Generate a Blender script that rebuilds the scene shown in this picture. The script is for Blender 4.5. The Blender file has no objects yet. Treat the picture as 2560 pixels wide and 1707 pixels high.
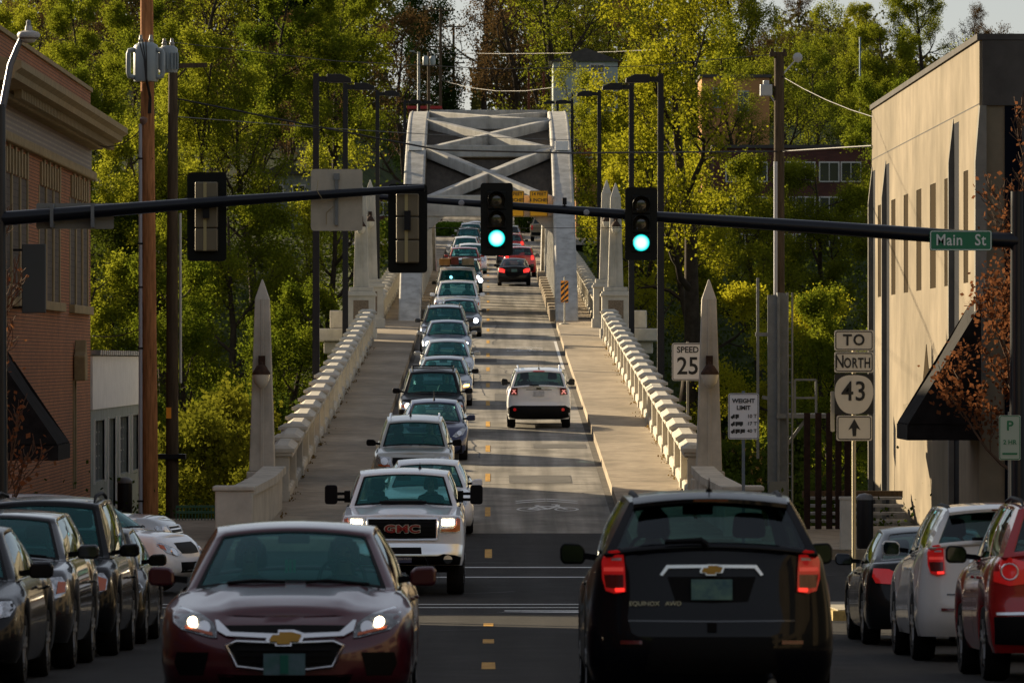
import bpy, bmesh, math, random
import numpy as np
from mathutils import Vector, Matrix
from mathutils.bvhtree import BVHTree
R = math.radians
random.seed(7)
rng = np.random.default_rng(7)
scene = bpy.context.scene
COL = scene.collection

# ---------------------------------------------------------------- camera, sky, sun, exposure
cam_d = bpy.data.cameras.new('camera')
cam = bpy.data.objects.new('camera', cam_d)
COL.objects.link(cam)
cam_d.sensor_width = 36.0
cam_d.lens = 200.0
cam_d.clip_start = 0.5
cam_d.clip_end = 6000.0
cam.location = (0, 0, 4.0)
cam.rotation_euler = (R(90) + math.atan(46.5 / 14222), 0, -math.atan(59 / 14222))
cam_d.dof.use_dof = True
cam_d.dof.focus_distance = 135.0
cam_d.dof.aperture_fstop = 9.0
scene.camera = cam

SUN_EL, SUN_AZ = R(16.0), R(46.0)        # azimuth measured from +Y (away from camera) towards -X (left)
to_sun = Vector((-math.sin(SUN_AZ) * math.cos(SUN_EL), math.cos(SUN_AZ) * math.cos(SUN_EL), math.sin(SUN_EL)))
world = bpy.data.worlds.new('World')
scene.world = world
world.use_nodes = True
wn = world.node_tree
bg = wn.nodes['Background']
sky = wn.nodes.new('ShaderNodeTexSky')
sky.sky_type = 'NISHITA'
sky.sun_disc = False
sky.sun_elevation = SUN_EL
sky.sun_rotation = -SUN_AZ
sky.air_density = 1.0
sky.dust_density = 0.6
sky.ozone_density = 1.6
hs_ = wn.nodes.new('ShaderNodeHueSaturation')      # thin high cloud greys the whole sky
hs_.inputs['Saturation'].default_value = 0.55
wn.links.new(sky.outputs[0], hs_.inputs['Color'])
veil_ = wn.nodes.new('ShaderNodeMix'); veil_.data_type = 'RGBA'; veil_.inputs[0].default_value = 0.5
veil_.inputs[7].default_value = (2.6, 2.65, 2.95, 1)    # even pale cloud over the clear sky
wn.links.new(hs_.outputs[0], veil_.inputs[6])
wn.links.new(veil_.outputs[2], bg.inputs[0])
bg.inputs[1].default_value = 0.055
sun_d = bpy.data.lights.new('sun', 'SUN')
sun_d.energy = 4.8
sun_d.angle = R(0.6)
sun_d.color = (1.0, 0.81, 0.54)
sun = bpy.data.objects.new('sun', sun_d)
sun.location = (-60, 60, 60)
sun.rotation_euler = to_sun.to_track_quat('Z', 'Y').to_euler()
COL.objects.link(sun)
scene.view_settings.view_transform = 'Standard'
scene.view_settings.look = 'None'
scene.view_settings.exposure = 1.27
scene.view_settings.gamma = 1.0
scene.render.engine = 'CYCLES'
scene.cycles.max_bounces = 8
scene.cycles.transparent_max_bounces = 12
scene.cycles.caustics_reflective = False
scene.cycles.caustics_refractive = False
scene.cycles.sample_clamp_indirect = 4.0
scene.cycles.use_denoising = True

# ---------------------------------------------------------------- helpers
FPX, VX, VY, CZ = 13067.0, 1122.0, 827.0, 4.0
def at(px, py, d):
    """world point that stands d metres down the street on the line of sight through a picture point"""
    return Vector(((px - VX) * d / FPX, d, CZ + (VY - py) * d / FPX))

MATS = {}
def mat(name, col, rough=0.7, metal=0.0, n_scale=0, n_amt=0.0, bump=0.0, b_scale=None, coat=0.0, spec=0.5,
        emit=None, e_str=0.0, col2=None, stretch=None, trans=0.0):
    if name in MATS:
        return MATS[name]
    if rough >= 0.7: spec *= 0.35
    m = bpy.data.materials.new(name)
    m.use_nodes = True
    nt = m.node_tree
    b = nt.nodes['Principled BSDF']
    b.inputs['Base Color'].default_value = (*col, 1)
    b.inputs['Roughness'].default_value = rough
    b.inputs['Metallic'].default_value = metal
    b.inputs['Specular IOR Level'].default_value = spec
    b.inputs['Coat Weight'].default_value = coat
    b.inputs['Coat Roughness'].default_value = 0.04
    if emit:
        b.inputs['Emission Color'].default_value = (*emit, 1)
        b.inputs['Emission Strength'].default_value = e_str
    if n_scale or bump:
        tc = nt.nodes.new('ShaderNodeTexCoord')
        mp = nt.nodes.new('ShaderNodeMapping')
        if stretch:
            mp.inputs['Scale'].default_value = stretch
        nt.links.new(tc.outputs['Object'], mp.inputs[0])
    if n_scale:
        n = nt.nodes.new('ShaderNodeTexNoise')
        n.inputs['Scale'].default_value = n_scale
        n.inputs['Detail'].default_value = 8
        n.inputs['Roughness'].default_value = 0.65
        nt.links.new(mp.outputs[0], n.inputs[0])
        rp = nt.nodes.new('ShaderNodeValToRGB')
        c2 = col2 if col2 else tuple(c * (1 - n_amt) for c in col)
        c1 = col if col2 else tuple(min(1, c * (1 + n_amt)) for c in col)
        rp.color_ramp.elements[0].position = 0.32
        rp.color_ramp.elements[1].position = 0.68
        rp.color_ramp.elements[0].color = (*c2, 1)
        rp.color_ramp.elements[1].color = (*c1, 1)
        nt.links.new(n.outputs[0], rp.inputs[0])
        nt.links.new(rp.outputs[0], b.inputs['Base Color'])
    if bump:
        n2 = nt.nodes.new('ShaderNodeTexNoise')
        n2.inputs['Scale'].default_value = b_scale or (n_scale * 6 or 20)
        n2.inputs['Detail'].default_value = 6
        nt.links.new(mp.outputs[0], n2.inputs[0])
        bp = nt.nodes.new('ShaderNodeBump')
        bp.inputs['Strength'].default_value = bump
        bp.inputs['Distance'].default_value = 0.03
        nt.links.new(n2.outputs[0], bp.inputs['Height'])
        nt.links.new(bp.outputs[0], b.inputs['Normal'])
    MATS[name] = m
    return m

def glass(name, tint, refl=1.0, frost=0.0, veil=0.0, vcol=(.06, .26, .26)):
    if name in MATS:
        return MATS[name]
    m = bpy.data.materials.new(name)
    m.use_nodes = True
    nt = m.node_tree
    nt.nodes.remove(nt.nodes['Principled BSDF'])
    out = nt.nodes['Material Output']
    t = nt.nodes.new('ShaderNodeBsdfTransparent')
    t.inputs[0].default_value = (*tint, 1)
    g = nt.nodes.new('ShaderNodeBsdfGlossy')
    g.inputs['Roughness'].default_value = 0.02 + frost
    g.inputs[0].default_value = (0.85, 0.95, 1.0, 1)
    ge = nt.nodes.new('ShaderNodeNewGeometry')
    dt = nt.nodes.new('ShaderNodeVectorMath'); dt.operation = 'DOT_PRODUCT'
    nt.links.new(ge.outputs['Incoming'], dt.inputs[0]); nt.links.new(ge.outputs['Normal'], dt.inputs[1])
    def mth(op, a, bval=None):
        q = nt.nodes.new('ShaderNodeMath'); q.operation = op
        if hasattr(a, 'links') or hasattr(a, 'is_linked'): nt.links.new(a, q.inputs[0])
        else: q.inputs[0].default_value = a
        if bval is not None:
            if hasattr(bval, 'is_linked'): nt.links.new(bval, q.inputs[1])
            else: q.inputs[1].default_value = bval
        return q.outputs[0]
    c_ = mth('ABSOLUTE', dt.outputs['Value'])
    s_ = mth('POWER', mth('SUBTRACT', 1.0, c_), 5.0)
    rr = mth('ADD', mth('MULTIPLY', s_, 0.92), 0.06)
    mu = nt.nodes.new('ShaderNodeMath')
    mu.operation = 'MULTIPLY'
    mu.inputs[1].default_value = refl
    nt.links.new(rr, mu.inputs[0])
    mx = nt.nodes.new('ShaderNodeMixShader')
    nt.links.new(mu.outputs[0], mx.inputs[0])
    nt.links.new(t.outputs[0], mx.inputs[1])
    nt.links.new(g.outputs[0], mx.inputs[2])
    if veil:      # teal diffuse layer standing in for sky reflection and veiling glare
        df = nt.nodes.new('ShaderNodeBsdfDiffuse'); df.inputs[0].default_value = (*vcol, 1)
        m2 = nt.nodes.new('ShaderNodeMixShader'); m2.inputs[0].default_value = veil
        nt.links.new(mx.outputs[0], m2.inputs[1]); nt.links.new(df.outputs[0], m2.inputs[2])
        nt.links.new(m2.outputs[0], out.inputs[0])
    else:
        nt.links.new(mx.outputs[0], out.inputs[0])
    MATS[name] = m
    return m

def tag(o, label=None, cat=None, group=None, kind=None):
    if label: o['label'] = label
    if cat: o['category'] = cat
    if group: o['group'] = group
    if kind: o['kind'] = kind
    return o

def root(name, loc, label=None, cat=None, group=None, rz=0.0, kind=None):
    o = bpy.data.objects.new(name, None)
    COL.objects.link(o)
    o.location = loc
    o.rotation_euler = (0, 0, rz)
    o.empty_display_size = 0.3
    return tag(o, label, cat, group, kind)

def link_mesh(name, me, parent=None, loc=None):
    o = bpy.data.objects.new(name, me)
    COL.objects.link(o)
    if parent is not None: o.parent = parent
    if loc is not None: o.location = loc
    return o

def copy_tree(o, parent=None):
    c = o.copy()
    COL.objects.link(c)
    c.parent = parent
    for ch in list(o.children):
        copy_tree(ch, c)
    return c

class MB:
    def __init__(s, org=(0, 0, 0)):
        s.v = []; s.f = []; s.org = Vector(org)
    def add(s, vs, fs):
        n = len(s.v)
        s.v += [tuple(Vector(p) - s.org) for p in vs]
        s.f += [tuple(i + n for i in f) for f in fs]
        return s
    def box(s, c, size, rz=0.0, taper=1.0, shear=0.0):
        hx, hy, hz = size[0] / 2, size[1] / 2, size[2] / 2
        vs = []
        for z, k in ((-hz, 1), (hz, taper)):
            for x, y in ((-hx, -hy), (hx, -hy), (hx, hy), (-hx, hy)):
                X, Y = x * k, y * k
                if rz: X, Y = X * math.cos(rz) - Y * math.sin(rz), X * math.sin(rz) + Y * math.cos(rz)
                vs.append((c[0] + X, c[1] + Y, c[2] + z + shear * Y))
        return s.add(vs, [(3, 2, 1, 0), (4, 5, 6, 7), (0, 1, 5, 4), (1, 2, 6, 5), (2, 3, 7, 6), (3, 0, 4, 7)])
    def bar(s, p, q, w, h=None, up=(0, 0, 1)):
        h = h or w
        p, q = Vector(p), Vector(q)
        d = (q - p).normalized()
        u = Vector(up)
        if abs(d.dot(u)) > 0.99: u = Vector((0, 1, 0))
        a = d.cross(u).normalized() * w / 2
        b = a.cross(d).normalized() * h / 2
        vs = []
        for c in (p, q):
            vs += [c - a - b, c + a - b, c + a + b, c - a + b]
        return s.add(vs, [(3, 2, 1, 0), (4, 5, 6, 7), (0, 1, 5, 4), (1, 2, 6, 5), (2, 3, 7, 6), (3, 0, 4, 7)])
    def tube(s, path, radii, n=8, cap=True):
        path = [Vector(p) for p in path]
        if not hasattr(radii, '__len__'): radii = [radii] * len(path)
        vs, fs = [], []
        prev = None
        for i, p in enumerate(path):
            d = (path[min(i + 1, len(path) - 1)] - path[max(i - 1, 0)]).normalized()
            if prev is None:
                ref = Vector((0, 0, 1)) if abs(d.z) < 0.9 else Vector((1, 0, 0))
                a = d.cross(ref).normalized()
            else:
                a = (prev - d * prev.dot(d)).normalized()
            prev = a
            b = d.cross(a)
            for k in range(n):
                t = 2 * math.pi * k / n
                vs.append(p + (a * math.cos(t) + b * math.sin(t)) * radii[i])
        for i in range(len(path) - 1):
            for k in range(n):
                k2 = (k + 1) % n
                fs.append((i * n + k, i * n + k2, (i + 1) * n + k2, (i + 1) * n + k))
        if cap:
            fs.append(tuple(range(n - 1, -1, -1)))
            fs.append(tuple((len(path) - 1) * n + k for k in range(n)))
        return s.add(vs, fs)
    def lathe(s, c, prof, n=16, axis='z'):
        vs, fs = [], []
        for r, h in prof:
            for k in range(n):
                t = 2 * math.pi * k / n
                a, b = r * math.cos(t), r * math.sin(t)
                if axis == 'z': p = (a, b, h)
                elif axis == 'y': p = (a, h, -b)
                else: p = (h, a, b)
                vs.append((c[0] + p[0], c[1] + p[1], c[2] + p[2]))
        m = len(prof)
        for i in range(m - 1):
            for k in range(n):
                k2 = (k + 1) % n
                fs.append((i * n + k, i * n + k2, (i + 1) * n + k2, (i + 1) * n + k))
        fs.append(tuple(range(n - 1, -1, -1)))
        fs.append(tuple((m - 1) * n + k for k in range(n)))
        return s.add(vs, fs)
    def prism(s, pts, axis, a0, a1):
        """pts: 2-D outline; axis 'x': pts=(y,z), 'y': pts=(x,z), 'z': pts=(x,y)"""
        n = len(pts)
        def p3(p, a):
            return {'x': (a, p[0], p[1]), 'y': (p[0], a, p[1]), 'z': (p[0], p[1], a)}[axis]
        vs = [p3(p, a0) for p in pts] + [p3(p, a1) for p in pts]
        fs = [tuple(range(n - 1, -1, -1)), tuple(range(n, 2 * n))]
        fs += [(i, (i + 1) % n, n + (i + 1) % n, n + i) for i in range(n)]
        return s.add(vs, fs)
    def grid(s, P):
        """P: 2-D list of points"""
        h, w = len(P), len(P[0])
        vs = [p for r in P for p in r]
        fs = [(i * w + j, i * w + j + 1, (i + 1) * w + j + 1, (i + 1) * w + j) for i in range(h - 1) for j in range(w - 1)]
        return s.add(vs, fs)
    def mesh(s, name, m, smooth=None, fix=True):
        me = bpy.data.meshes.new(name)
        me.from_pydata(s.v, [], s.f)
        if m is not None: me.materials.append(m)
        if fix:
            bm = bmesh.new(); bm.from_mesh(me)
            bmesh.ops.recalc_face_normals(bm, faces=bm.faces)
            bm.to_mesh(me); bm.free()
        if smooth is not None:
            for p in me.polygons: p.use_smooth = True
            me.set_sharp_from_angle(angle=R(smooth))
        return me
    def build(s, name, m, parent=None, smooth=None, bevel=0.0, loc=None, fix=True):
        o = link_mesh(name, s.mesh(name, m, smooth, fix), parent, loc)
        if bevel:
            bv = o.modifiers.new('bevel', 'BEVEL')
            bv.width = bevel; bv.segments = 2; bv.limit_method = 'ANGLE'; bv.angle_limit = R(35)
        return o

def text(name, body, size, m, parent, loc, rot=(R(90), 0, 0), offset=0.0, extrude=0.002, spacing=1.0, xs=1.0, line=1.0, align='CENTER'):
    cu = bpy.data.curves.new(name, 'FONT')
    cu.body = body
    cu.size = size
    cu.align_x = align
    cu.align_y = 'CENTER'
    cu.extrude = extrude
    cu.offset = offset
    cu.space_character = spacing
    cu.space_line = line
    cu.resolution_u = 3
    cu.materials.append(m)
    t = bpy.data.objects.new(name, cu)
    COL.objects.link(t)
    me = bpy.data.meshes.new_from_object(t)
    bpy.data.objects.remove(t)
    o = link_mesh(name, me, parent, loc)
    o.rotation_euler = rot
    o.scale = (xs, 1, 1)
    return o

# ---------------------------------------------------------------- street profile
_pd = [-80, 0, 42, 70, 88, 97, 110, 118, 124, 141, 166, 207, 240, 258, 297, 342, 385, 413, 427, 470, 520, 700]
_pz = [4.6, 2.3, 1.37, 0.5, 0.08, 0.0, 0.1, 0.33, 0.55, 1.27, 2.31, 4.0, 5.42, 6.18, 7.83, 9.6, 11.5, 12.8, 13.4, 15.5, 18, 26]
_dd = np.arange(-80, 701, 1.0)
_zz = np.interp(_dd, _pd, _pz)
_k = np.exp(-0.5 * (np.arange(-15, 16) / 5.0) ** 2); _k /= _k.sum()
_zz = np.convolve(np.pad(_zz, 15, mode='edge'), _k, mode='valid')
def zr(d):
    return float(np.interp(d, _dd, _zz))
def slope(d):
    return (zr(d + 1.5) - zr(d - 1.5)) / 3.0
# ---------------------------------------------------------------- materials of the place
def add_streaks(m, scale=(0.6, 0.02, 1), dark=0.6, lo=0.45, hi=0.7):
    """long wear streaks multiplied over a base colour"""
    nt = m.node_tree
    b = nt.nodes['Principled BSDF']
    src = b.inputs['Base Color'].links[0].from_socket if b.inputs['Base Color'].links else None
    tc = nt.nodes.new('ShaderNodeTexCoord')
    mp = nt.nodes.new('ShaderNodeMapping')
    mp.inputs['Scale'].default_value = scale
    n = nt.nodes.new('ShaderNodeTexNoise')
    n.inputs['Scale'].default_value = 1.0
    n.inputs['Detail'].default_value = 5
    rp = nt.nodes.new('ShaderNodeValToRGB')
    rp.color_ramp.elements[0].position = lo
    rp.color_ramp.elements[1].position = hi
    rp.color_ramp.elements[0].color = (dark, dark, dark * 0.98, 1)
    rp.color_ramp.elements[1].color = (1, 1, 1, 1)
    mx = nt.nodes.new('ShaderNodeMix')
    mx.data_type = 'RGBA'; mx.blend_type = 'MULTIPLY'
    mx.inputs[0].default_value = 1.0
    nt.links.new(tc.outputs['Object'], mp.inputs[0])
    nt.links.new(mp.outputs[0], n.inputs[0])
    nt.links.new(n.outputs[0], rp.inputs[0])
    if src: nt.links.new(src, mx.inputs[6])
    else: mx.inputs[6].default_value = b.inputs['Base Color'].default_value
    nt.links.new(rp.outputs[0], mx.inputs[7])
    nt.links.new(mx.outputs[2], b.inputs['Base Color'])
    return m

M_asph = mat('asphalt', (0.028, 0.0265, 0.025), 0.85, n_scale=1.2, n_amt=0.35, bump=0.35, b_scale=90)
add_streaks(M_asph, (1.6, 0.03, 1), 0.6)
M_deck = mat('deck concrete', (0.31, 0.285, 0.245), 0.8, n_scale=0.8, n_amt=0.3, bump=0.15, b_scale=60)
add_streaks(M_deck, (2.0, 0.018, 1), 0.52, 0.36, 0.6)
add_streaks(M_deck, (0.9, 0.35, 1), 0.7, 0.36, 0.5)
M_walk = mat('sidewalk concrete', (0.36, 0.295, 0.215), 0.85, n_scale=2.2, n_amt=0.22, bump=0.15, b_scale=50)
add_streaks(M_walk, (0.5, 0.25, 1), 0.68, 0.35, 0.6)
M_conc = mat('bridge concrete', (0.44, 0.43, 0.40), 0.85, n_scale=1.8, n_amt=0.16, bump=0.12, b_scale=30)
add_streaks(M_conc, (2.2, 2.2, 0.25), 0.74, 0.34, 0.55)
M_rail = mat('railing concrete', (0.52, 0.485, 0.41), 0.9, n_scale=2.0, n_amt=0.14, bump=0.1, b_scale=24)
add_streaks(M_rail, (2.0, 2.0, 0.4), 0.74, 0.32, 0.5)
M_soff = mat('dark brown infill concrete', (0.055, 0.045, 0.034), 0.92, n_scale=1.4, n_amt=0.3, stretch=(4, 1, 1))  # dark brown tone of the sheets filling in between the braces
M_white = mat('road paint white', (0.62, 0.62, 0.60), 0.7, n_scale=14, n_amt=0.22)
M_yel = mat('road paint yellow', (0.52, 0.28, 0.04), 0.7, n_scale=7, n_amt=0.5)
M_joint = mat('joint filler', (0.07, 0.065, 0.06), 0.9)
M_grass = mat('bank soil and ivy', (0.045, 0.06, 0.018), 0.95, n_scale=0.5, n_amt=0.5, bump=0.6, b_scale=3)
M_water = mat('river water', (0.02, 0.035, 0.03), 0.12)
M_dark = mat('black metal', (0.006, 0.006, 0.008), 0.5, spec=0.25)
M_galv = mat('galvanised steel', (0.20, 0.215, 0.22), 0.55, 0.4, n_scale=5, n_amt=0.15)
M_alu = mat('bare aluminium sheet', (0.46, 0.42, 0.34), 0.55, 0.35, n_scale=6, n_amt=0.08)

# ---------------------------------------------------------------- terrain
def sstep(a, b, x):
    t = min(1, max(0, (x - a) / (b - a)))
    return t * t * (3 - 2 * t)
def zt(x, d):
    if d < -45: z = zr(d) - 0.12 + 46 * sstep(-50, -150, d)
    elif d <= 122: z = zr(min(d, 112)) - 0.12
    elif d < 330: z = -0.02 - 13.0 * sstep(122, 186, d)
    else:
        z = -13.0 + 26.5 * sstep(332, 432, d)
    if d > 420:
        hl = 10 * sstep(5, 45, -x) + 2 * sstep(8, 50, x) + 17 - 12 * math.exp(-((x + 4.6) / 4.5) ** 2)
        z += hl * sstep(435, 620, d) + 0.012 * max(0, d - 620)
    # the road corridor on the far bank
    if 372 < d < 560:
        k = (1 - sstep(5.5, 14, abs(x))) * sstep(372, 384, d) * (1 - sstep(500, 560, d))
        z = z * (1 - k) + (zr(d) - 0.12) * k
    if 330 < d < 372: 
        pass
    return z
xs = sorted(set([-1800, -900, -450, -220, 220, 450, 900, 1800] + list(range(-140, 141, 4)) + [-14, -11, -9, -7, -5, 5, 7, 9, 11, 14]))
ds = sorted(set([-400, -200, -160] + list(range(-150, -40, 10)) + [-20] + list(range(0, 136, 8)) + list(range(134, 600, 4)) + [640, 700, 800, 1000, 1500, 2500, 4000]))
b = MB()
b.grid([[(x, d, zt(x, d)) for x in xs] for d in ds])
tag(b.build('terrain', M_grass, smooth=60), kind='structure')
b = MB(); b.grid([[(x, d, -12.4) for x in (-900, -100, 100, 900)] for d in (150, 250, 350)])
tag(b.build('river_water', M_water), kind='structure')

# ---------------------------------------------------------------- streets
def strip(b, x0, x1, d0, d1, dz, step=4.0, f=zr):
    n = max(1, int(math.ceil((d1 - d0) / step)))
    P = []
    for i in range(n + 1):
        d = d0 + (d1 - d0) * i / n
        P.append([(x0, d, f(d) + dz), (x1, d, f(d) + dz)])
    return b.grid(P)
b = MB()
strip(b, -6.3, 6.6, -45, 84, 0.0, 3)
tag(b.build('street_asphalt', M_asph, smooth=60), kind='structure')
b = MB()
strip(b, -90, 90, 84, 110, 0.0, 2)
strip(b, -4.75, 4.75, 110, 119, 0.0, 2)
tag(b.build('crossing_asphalt', M_asph, smooth=60), kind='structure')
BW, SW = 2.85, 4.42            # half width of the bridge road, inner face of the railings
b = MB()
strip(b, -BW, BW, 119, 380, 0.0, 3)
road = tag(b.build('bridge_road', M_deck, smooth=60), kind='structure')
b = MB()
strip(b, -4.5, 4.5, 380, 560, 0.0, 4)
strip(b, -10, -4.5, 396, 414, 0.0, 5)
strip(b, 4.5, 10, 396, 420, 0.0, 5)
tag(b.build('far_road', M_deck, smooth=60), kind='structure')

def slab(b, x0, x1, d0, d1, top, depth, step=3.0):
    """raised pavement with kerb faces"""
    n = max(1, int(math.ceil((d1 - d0) / step)))
    P = []
    for i in range(n + 1):
        d = d0 + (d1 - d0) * i / n
        z = zr(d)
        P.append([(x0, d, z - depth), (x0, d, z + top), (x1, d, z + top), (x1, d, z - depth)])
    b.grid(P)
    z0, z1 = zr(d0), zr(d1)
    b.add([(x0, d0, z0 - depth), (x1, d0, z0 - depth), (x1, d0, z0 + top), (x0, d0, z0 + top)], [(0, 1, 2, 3)])
    b.add([(x0, d1, z1 - depth), (x1, d1, z1 - depth), (x1, d1, z1 + top), (x0, d1, z1 + top)], [(3, 2, 1, 0)])
    return b
M_kerb = mat('kerb concrete', (0.36, 0.33, 0.26), 0.9, n_scale=5, n_amt=0.3, bump=0.2, b_scale=40)
M_yk = mat('kerb with painted sunlight', (0.46, 0.36, 0.15), 0.85, n_scale=6, n_amt=0.3)  # warm sunlight on the kerb edge put into its colour
for nm, x0, x1, d0, d1 in (('near_pavement_left', -22, -6.3, -45, 84.5), ('near_pavement_right', 6.6, 22, -45, 84.5),
                           ('far_pavement_left', -40, -4.75, 111, 121.5), ('far_pavement_right', 4.75, 40, 111, 119)):
    b = MB(); slab(b, x0, x1, d0, d1, 0.15, 0.3)
    o = tag(b.build(nm, M_walk), kind='structure')
b = MB(); slab(b, 5.1, 6.6, 83.0, 88.0, 0.16, 0.3, 1)
slab(b, 6.6, 30, 84.5, 88.0, 0.16, 0.3, 1)
tag(b.build('corner_pavement', M_kerb), kind='structure')
b = MB(); slab(b, 5.02, 5.098, 83.0, 88.0, 0.145, 0.3, 1); slab(b, 5.02, 6.6, 82.9, 82.998, 0.145, 0.3, 1)
tag(b.build('sun_tinted_kerb', M_yk), kind='structure')

# bridge pavements: kerb slabs along the deck
for sgn, nm in ((-1, 'left'), (1, 'right')):
    b = MB()
    x0, x1 = sorted((sgn * BW, sgn * (SW + 0.45)))
    slab(b, x0, x1, 113, 380, 0.24, 0.9)
    o = tag(b.build('bridge_pavement_' + nm, M_walk), kind='structure')
    j = MB()
    for d in np.arange(121, 380, 4.0):
        xa, xb = sorted((sgn * (BW + 0.012), sgn * SW))
        strip(j, xa, xb, d, d + 0.035, 0.244, 1)
    j.build('joint', M_joint, o)
# deck edges and fascia, road joints
j = MB()
for d in np.arange(128, 380, 7.6):
    strip(j, -BW + 0.01, BW - 0.01, d, d + 0.06, 0.004, 1)
j.build('joint', M_joint, road)
b = MB()
for sgn in (-1, 1):
    strip(b, sgn * BW, sgn * (BW - 0.01), 119, 380, 0.0)
# gutter stain strips (dirt that collects along the kerbs)
M_gut = mat('gutter dirt', (0.10, 0.09, 0.075), 0.95, n_scale=3, n_amt=0.4)
g = MB()
for sgn in (-1, 1):
    xa, xb = sorted((sgn * BW, sgn * (BW - 0.16)))
    strip(g, xa, xb, 119.2, 379, 0.006)
g.build('gutter', M_gut, road)

# painted markings
b = MB()
for i, d in enumerate(np.arange(124.5, 375, 12.2)):
    strip(b, -0.075, 0.045, d, d + 3.0, 0.006, 1.5)
for d0, d1 in ((70.0, 72.2), (79.5, 81.2), (110.6, 113.6), (57, 60), (46, 48)):
    strip(b, -0.07, 0.07, d0, d1, 0.006, 1)
b2 = b
o = tag(b.build('lane_dashes', M_yel), kind='structure')
b = MB()
for d0, w, xa, xb in ((107.0, 0.3, -4.6, 4.6), (103.2, 0.3, -4.6, 4.6), (91.6, 0.3, -6.2, 5.0), (90.0, 0.3, -6.2, 5.0), (88.2, 0.45, 0.25, 5.0)):
    strip(b, xa, xb, d0, d0 + w, 0.006, 1)
b.add([(0.1, 87.7, zr(87.7) + .007), (1.5, 87.3, zr(87.3) + .007), (1.5, 88.0, zr(88) + .007)], [(0, 1, 2)])
for x in (8.5, 12, 15.5): strip(b, x, x + 2.2, 95, 95.25, 0.006, 1)
b.add([(7.6, 91.5, zr(91.5) + .007), (9.6, 92.6, zr(92.6) + .007), (9.6, 91.2, zr(91.2) + .007)], [(0, 1, 2)])
strip(b, BW - 0.28, BW - 0.17, 199, 224, 0.007)
tag(b.build('crossing_lines', M_white), kind='structure')
def sharrow(d, x, k):
    b = MB()
    def seg(p, q, w=0.09):
        p, q = Vector(p), Vector(q); n = (q - p).normalized(); n = Vector((-n.y, n.x)) * w / 2
        b.add([(x + u.x, d + u.y * k, zr(d + u.y * k) + 0.007) for u in (p - n, q - n, q + n, p + n)], [(0, 1, 2, 3)])
    for cx in (-0.42, 0.42):
        for i in range(14):
            a0, a1 = 2 * math.pi * i / 14, 2 * math.pi * (i + 1) / 14
            seg((cx + .25 * math.cos(a0), .25 * math.sin(a0)), (cx + .25 * math.cos(a1), .25 * math.sin(a1)), 0.06)
    for p, q in (((-.42, 0), (-.2, .45)), ((-.2, .45), (.22, .45)), ((.22, .45), (.42, 0)), ((-.42, 0), (0, .02)), ((0, .02), (.25, .5)), ((0, .02), (-.25, .62)),
                 ((-.7, .95), (0, 1.3)), ((.7, .95), (0, 1.3)), ((-.7, 1.25), (0, 1.6)), ((.7, 1.25), (0, 1.6)), ((.22, .45), (.25, .7)), ((.25, .7), (.1, .7))):
        seg(p, q, 0.1)
    return tag(b.build('bicycle_marking', M_white), kind='structure')
sharrow(126.8, 1.32, 2.2)
sharrow(215.0, 1.38, 2.2)

# tar seams, cracks and patches
M_tar = mat('tar seam', (0.016, 0.015, 0.015), .6)
M_patch = mat('asphalt patch', (0.10, 0.095, 0.088), .9, n_scale=3, n_amt=.3)
rs = random.Random(3)
b = MB()
def crack(x, d, dx, dd_, n, w):
    pts = []
    for i in range(n):
        pts.append((x, d)); x += dx + rs.uniform(-.12, .12); d += dd_ + rs.uniform(-.35, .35) * (abs(dd_) > .2) + rs.uniform(-.12, .12)
    for (xa, da), (xb, db) in zip(pts[:-1], pts[1:]):
        if abs(xa) > 2.75 and da > 119 or abs(xb) > 2.75 and db > 119: continue
        v = Vector((xb - xa, db - da)).normalized(); n_ = Vector((-v.y, v.x)) * w / 2
        b.add([(xa - n_.x, da - n_.y, zr(da - n_.y) + .008), (xb - n_.x, db - n_.y, zr(db - n_.y) + .008), (xb + n_.x, db + n_.y, zr(db + n_.y) + .008), (xa + n_.x, da + n_.y, zr(da + n_.y) + .008)], [(0, 1, 2, 3)])
for k in range(26):
    crack(rs.uniform(-2.4, 1.5), rs.uniform(122, 260), rs.uniform(.05, .2), rs.uniform(-.1, .1), rs.randint(8, 18), rs.uniform(.02, .05))
for k in range(9):
    crack(rs.uniform(-2.2, 2.2), rs.uniform(122, 240), rs.uniform(-.02, .02), rs.uniform(.8, 1.3), rs.randint(10, 22), rs.uniform(.02, .04))
for k in range(14):
    crack(rs.uniform(-4, 4), rs.uniform(60, 112), rs.uniform(.15, .3), rs.uniform(-.15, .15), rs.randint(8, 20), rs.uniform(.03, .06))
tag(b.build('tar_seams', M_tar), 'tar seams and cracks in the road surface', 'cracks', kind='stuff')
for x0, x1, d0, d1 in ((.5, 2.0, 136, 139), (.2, 1.4, 176, 181), (-.6, .3, 205, 208), (1.2, 2.6, 150.5, 152.5)):
    b = MB(); strip(b, x0, x1, d0, d1, .0065, 1); tag(b.build('road_patch', M_patch), kind='structure')
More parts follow.
